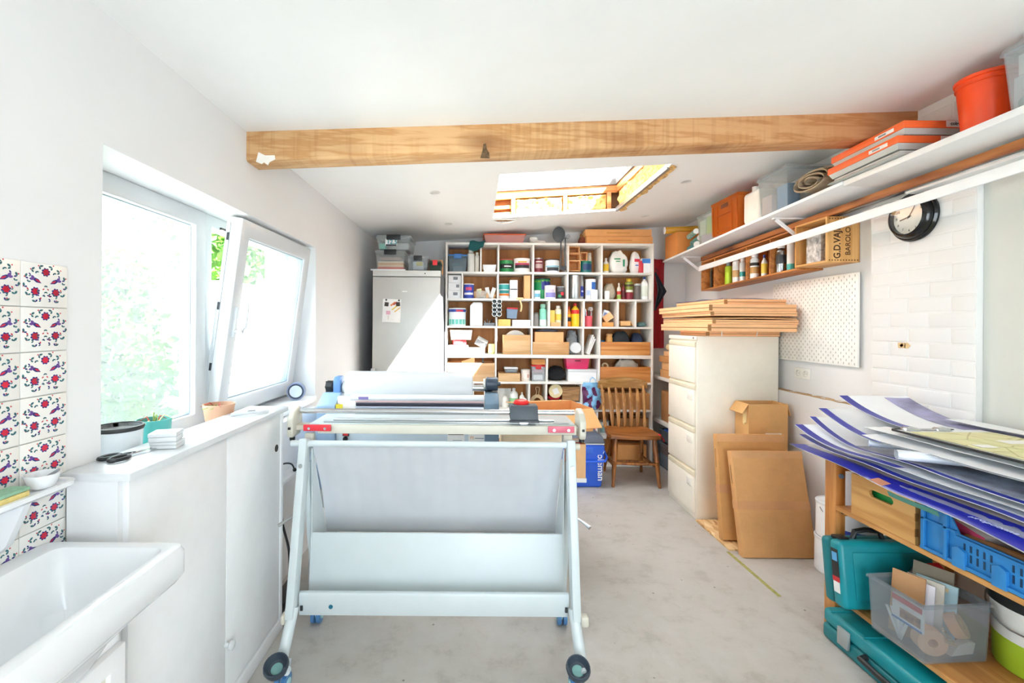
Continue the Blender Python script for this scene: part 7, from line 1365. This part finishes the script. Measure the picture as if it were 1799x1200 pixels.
inbox('wooden_rulers', 'fan of white measuring strips inside the clear box front', 'measuring strips', -.085, .02, .008, lambda o: [MB(rz(90) @ rx(-6) @ ry(-24 + 12 * i)).box(-.006, .006, -.001, .001, 0, .115).build('strip', (PAPER, plain('#dfe2e6', .5))[i % 2], o) for i in range(5)])
inbox('wood_pieces', 'small bundle of wooden splints inside the clear box', 'splints', .01, -.084, .05, lambda o: [MB(tr(0, .006 * i, .006 * i) @ rz(20 + 4 * i) @ ry(24)).box(-.05, .05, -.003, .003, 0, .004).build('splint', wood('#d9c090', '#b89a64', 0), o) for i in range(7)])
for q, (x, y, w, h, a, c1, lb, m_) in enumerate(((-.055, .05, .10, .235, 9, '#b98a5c', 'kraft folder standing at the back of the clear box', 0), (-.03, .03, .09, .215, 9, '#e9e6ee', 'white sheet standing in the clear box', 0), (-.008, .03, .11, .225, 10, '#d8d4c8', 'grey printed card standing in the clear box', 0), (.018, .015, .12, .225, 12, '#a9c9d4', 'pale blue picture frame leaning in the clear box', 1), (.045, .05, .12, .26, 10, '#8a7f6c', 'grey brown board leaning at the back of the clear box', 0))):
    o = inbox('standing_card', lb, 'card', x, y - .02, .012, lambda o: MB(rz(-62) @ rx(-a)).box(-w / 2, w / 2, -.004, .004, 0, h).build('sheet', plain(c1, .5, var=.08), o, bev=.001))
    if m_: MB(rz(-62) @ rx(-a)).box(-.035, .035, -.0052, -.0042, h - .03, h - .015).build('label', plain('#d8c8a0', .5), o)
o = blob('black_bundle', 'black bag with a red tag behind the clear box on the rack', 'bag', (1.86, 1.895, RS2 + .002), .14, .035, .23, plain('#1c1f22', .4, var=.2), 71, .2, blocks=()); MB(tr(.01, -.03, .225) @ rx(30)).box(-.045, .045, -.02, .02, 0, .004).build('red_tag', plain('#c8202c', .4), o)
# green and white bucket
gb = thing('paint_bucket', 'lime and white paint bucket with a black lid on the lower rack shelf', 'bucket', (2.025, 1.60, RS2 + .002)); r_ = .145
MB().lathe([(0, 0), (r_ * .94, 0), (r_ * .95, .004), (r_ * .972, .11)], 40, cap=False).build('lime_base', plain('#a9c832', .4), gb); MB().lathe([(r_ * .972, .11), (r_ * 1.0, .235), (0, .235)], 40, cap=False).build('white_upper', plain('#eceeea', .4), gb); MB().lathe([(r_ * 1.0, .222), (r_ * 1.05, .225), (r_ * 1.06, .262), (r_ * 1.0, .268), (r_ * .96, .258), (0, .258)], 40, cap=False).build('black_lid', plain('#1b1f20', .4), gb)
for a in (-150, -118, -95): MB().box(r_ * .985, r_ * .992, -.001, .001, .01, .22, rz(a)).build('print_line', PRINT, gb)
for a, z0, hh, c1 in ((-108, .03, .06, '#c9dc7a'), (-108, .14, .06, '#c9cccc'), (-138, .035, .05, '#dfe6c8')): 
    A = [R(a + 12 * (i / 5 - .5) * 1.6) for i in range(6)]; MB().add([(r_ * 1.0 * math.cos(t), r_ * 1.0 * math.sin(t), z) for t in A for z in (z0, z0 + hh)], [(2 * i, 2 * i + 2, 2 * i + 3, 2 * i + 1) for i in range(5)]).build('print_panel', plain(c1, .5, var=.3, sc=90), gb)
MB().tube([(r_ * 1.07 * math.cos(R(t)), r_ * 1.07 * math.sin(R(t)), .225 - .07 * math.sin(R((t - 100) * 1.0)) ** 2 * (1 if 100 < t < 280 else 0)) for t in range(100, 281, 12)], .003, 6).build('bail_handle', STEEL, gb)

# ------------------------------------------------------------ plastic sheets and prints on the rack
FILMS = [clear('#f6f8fa', .42, .06, .15), clear('#f2f5f9', .38, .06, .15), clear('#eef2f8', .34, .06, .15)]; NAVY = plain('#16209a', .3, var=.05)
GS = 'plastic sleeves and prints on the rack'
def sheet(lab, z0, x0, x1, y0, y1, curl=0, sag=0, sd=1, blue=('front',), mat=0, rot=0, bow=0, printed=None, wave=.006, bw=.055, bv=0):
    o = thing('plastic_sheet', lab, 'plastic sheet', ((x0 + x1) / 2, (y0 + y1) / 2, z0), rot, GS); w, d = x1 - x0, y1 - y0
    def f(u, v, lift=0):
        x = -w / 2 + w * u; y = -d / 2 + d * v; z = curl * max(0, v - .72) ** 2 * 7 + bow * math.sin(math.pi * v) * (1 - u) - sag * (1 - u) ** 7 * (1 - v) ** 1.5
        z += wave * noise.noise(Vector((u * 4 + sd, v * 6, sd * 1.7))) + wave * .5 * (1 - u) * math.sin(v * 17 + sd); return (x, y, max(z, -.05 if sag and u < .12 else -.004) + lift + .006)
    MB().grid(f, 16, 30, .0012).build('film', FILMS[mat] if isinstance(mat, int) else mat, o, smooth=80)
    if 'front' in blue: MB().grid(lambda u, v: f(.004 + bw * u, bv + (1 - bv) * v, .0012), 3, 30, .0006).build('blue_border', NAVY, o, smooth=80)
    if 'far' in blue: MB().grid(lambda u, v: f(u, .965 + .033 * v, .0014), 16, 3, .0006).build('blue_border', NAVY, o, smooth=80)
    if printed: MB().grid(lambda u, v: f(printed[0] + (printed[1] - printed[0]) * u, printed[2] + (printed[3] - printed[2]) * v, .002), 12, 20, .0006).build('printed_panel', printed[4], o, smooth=80)
    return o, f
PPR = plain('#eef0f2', .5, var=.02); s0 = RT + .003
o, f0 = sheet('lowest clear sleeve with a wide navy band and lettering hanging over the rack edge', s0, 1.535, 2.14, .9, 2.23, .02, .075, 1, ('front',), 0, 0, 0, (.5, .98, .1, .9, PPR), bw=.12)
T = tr(-.2975 + .595 * .032, -.02, .0175) @ rz(-90) @ Matrix.Diagonal((-1, 1, 1, 1)); p_ = f0(.062, .36); text('propoonne', .028, tr(p_[0], p_[1], p_[2] + .004) @ rz(-90), plain('#c9d2f0', .4), o, bold=.0003)
MB().grid(lambda u, v: tuple(Vector(f0(.004 + .06 * u, .62 + .04 * v, .0022))), 3, 4, .0006).build('orange_patch', plain('#c98a6a', .5), o); MB().grid(lambda u, v: tuple(Vector(f0(-.001 + .012 * u, .46 + .14 * v, -.004 - .02 * u))), 2, 12, .0006).build('green_strip', plain('#4a8a7c', .5), o)
sheet('second sleeve up with a bowed front edge in the pile on the rack', s0 + .014, 1.575, 2.13, .95, 2.24, .06, 0, 2, ('front',), plain('#e3e8f0', .2, var=.05), -1.5, .012, (.3, .98, .2, .8, PPR)); sheet('third sleeve with a navy end curling up at the far end', s0 + .028, 1.60, 2.14, .95, 2.27, .12, 0, 3, ('front',), plain('#e9edf3', .2, var=.03), 1.5, .016, bw=.07, bv=.6)
sheet('fourth sleeve with grey streaks curling in the middle of the pile', s0 + .042, 1.63, 2.16, 1.0, 2.25, .17, 0, 4, ('front',), PPR, -2, .022, (.05, .5, .15, .8, plain('#aab2c4', .35, var=.35, sc=14)))
# rolled sheets between the sleeves
for q, (x, y, r_, L, lb, a) in enumerate(((1.73, 1.66, .026, .30, 'larger curled film roll peeking out of the sleeve pile', 62), (1.76, 1.86, .02, .24, 'smaller curled film roll in the sleeve pile', 55))):
    o = thing('film_roll', lb, 'film roll', (x, y, s0 + .078), a - 90, GS); MB(tr(0, 0, r_) @ ry(90) @ Matrix.Diagonal((.7, 1, 1, 1))).lathe([(r_, -L / 2), (r_, L / 2)], 22, cap=False, a0=0, a1=350).build('rolled_film', plain('#dfe3ea', .3, var=.1), o)
o, f5 = sheet('fifth sleeve with a navy far edge and white page', s0 + .112, 1.66, 2.18, 1.05, 2.20, .14, 0, 5, ('front',), 0, 1, .0, (.02, .98, .02, .8, PPR), wave=.004, bw=.07, bv=.72)
o, f6 = sheet('long print with a navy end and violet photo at the wall side of the pile', s0 + .152, 1.84, 2.185, 1.1, 2.31, .15, 0, 6, ('front',), PPR, 0, 0, (.62, .985, .45, .985, plain('#9a98bc', .4, var=.35, sc=8)), wave=.003, bw=.12, bv=.72)
o, f7 = sheet('white drawing board sheet lying on the sleeves', s0 + .140, 1.72, 1.83, 1.05, 2.02, 0, 0, 7, (), PPR, 0, 0, None, wave=.002)
# clip board
cbz = s0 + .162; kb_ = thing('clip_holder', 'black edged poster holder with silver clips on the sheet pile', 'poster holder', (1.955, 1.55, cbz), 0); x0, x1, y0, y1 = -.235, .13, -.5, .33
MB().box(x0, x1, y0, y1, 0, .004).build('board', plain('#e9ecec', .4), kb_, bev=.001); MB().box(x0 - .004, x0 + .004, y0, y1, -.002, .006).build('front_edge', BLACK, kb_, bev=.001); MB().box(x0, x0 + .25, y1 - .004, y1 + .006, -.002, .007).build('end_edge', BLACK, kb_, bev=.001)
for x in (x0 + .06, x0 + .19): MB().box(x - .03, x + .03, y1 - .03, y1 + .004, .0045, .016, None, (x - .02, x + .02, y1 - .022, y1 + .002)).build('clip', CHROME, kb_, bev=.002)
MB().box(x0 + .03, x0 + .22, y1 - .02, y1 - .006, .0045, .009).build('clip_rail', CHROME, kb_, bev=.001)
MAP_ = NT('map_print'); v_ = MAP_.coord(rnd=False); vo_ = MAP_.new('TexVoronoi'); vo_.feature = 'DISTANCE_TO_EDGE'; vo_.inputs['Scale'].default_value = 9; MAP_.l(v_, vo_.inputs['Vector']); c1_ = MAP_.ramp(MAP_.noise(v_, 4, 5), [(.35, lin('#c9cf8a')), (.5, lin('#e0dca8')), (.65, lin('#d6cf9a'))]); e1_ = MAP_.ramp(vo_.outputs['Distance'], [(.01, (1, 1, 1)), (.03, (0, 0, 0))]); mm_ = MAP_.new('Mix', data_type='RGBA'); MAP_.l(e1_, mm_.inputs[0]); MAP_.l(c1_, mm_.inputs[6]); mm_.inputs[7].default_value = (*lin('#b9b070'), 1); MAP_.l(mm_.outputs[2], MAP_.b.inputs['Base Color']); MAP_.b.inputs['Roughness'].default_value = .5
mp_ = thing('map_poster', 'pale yellow green map poster lying in the poster holder', 'map', (1.91, 1.42, cbz + .0045)); 
for q in range(3): MB().grid(lambda u, v: (-.175 + .335 * u, -.46 + .29 * q + .285 * v, .0022 + .0015 * math.sin(math.pi * v)), 4, 8, .001).build('map_fold', MAP_.m, mp_)
for x, y, w, d in ((.06, .24, .10, .05), (-.12, .18, .06, .04), (.02, -.05, .07, .08)): MB().box(x - w / 2, x + w / 2, y - d / 2, y + d / 2, .0042, .0048).build('white_panel', PAPER, mp_)
sheet('white sheet pile at the wall behind the map poster', s0 + .172, 2.10, 2.19, 1.1, 2.04, 0, 0, 9, (), PPR, 0, 0, None, wave=.002)
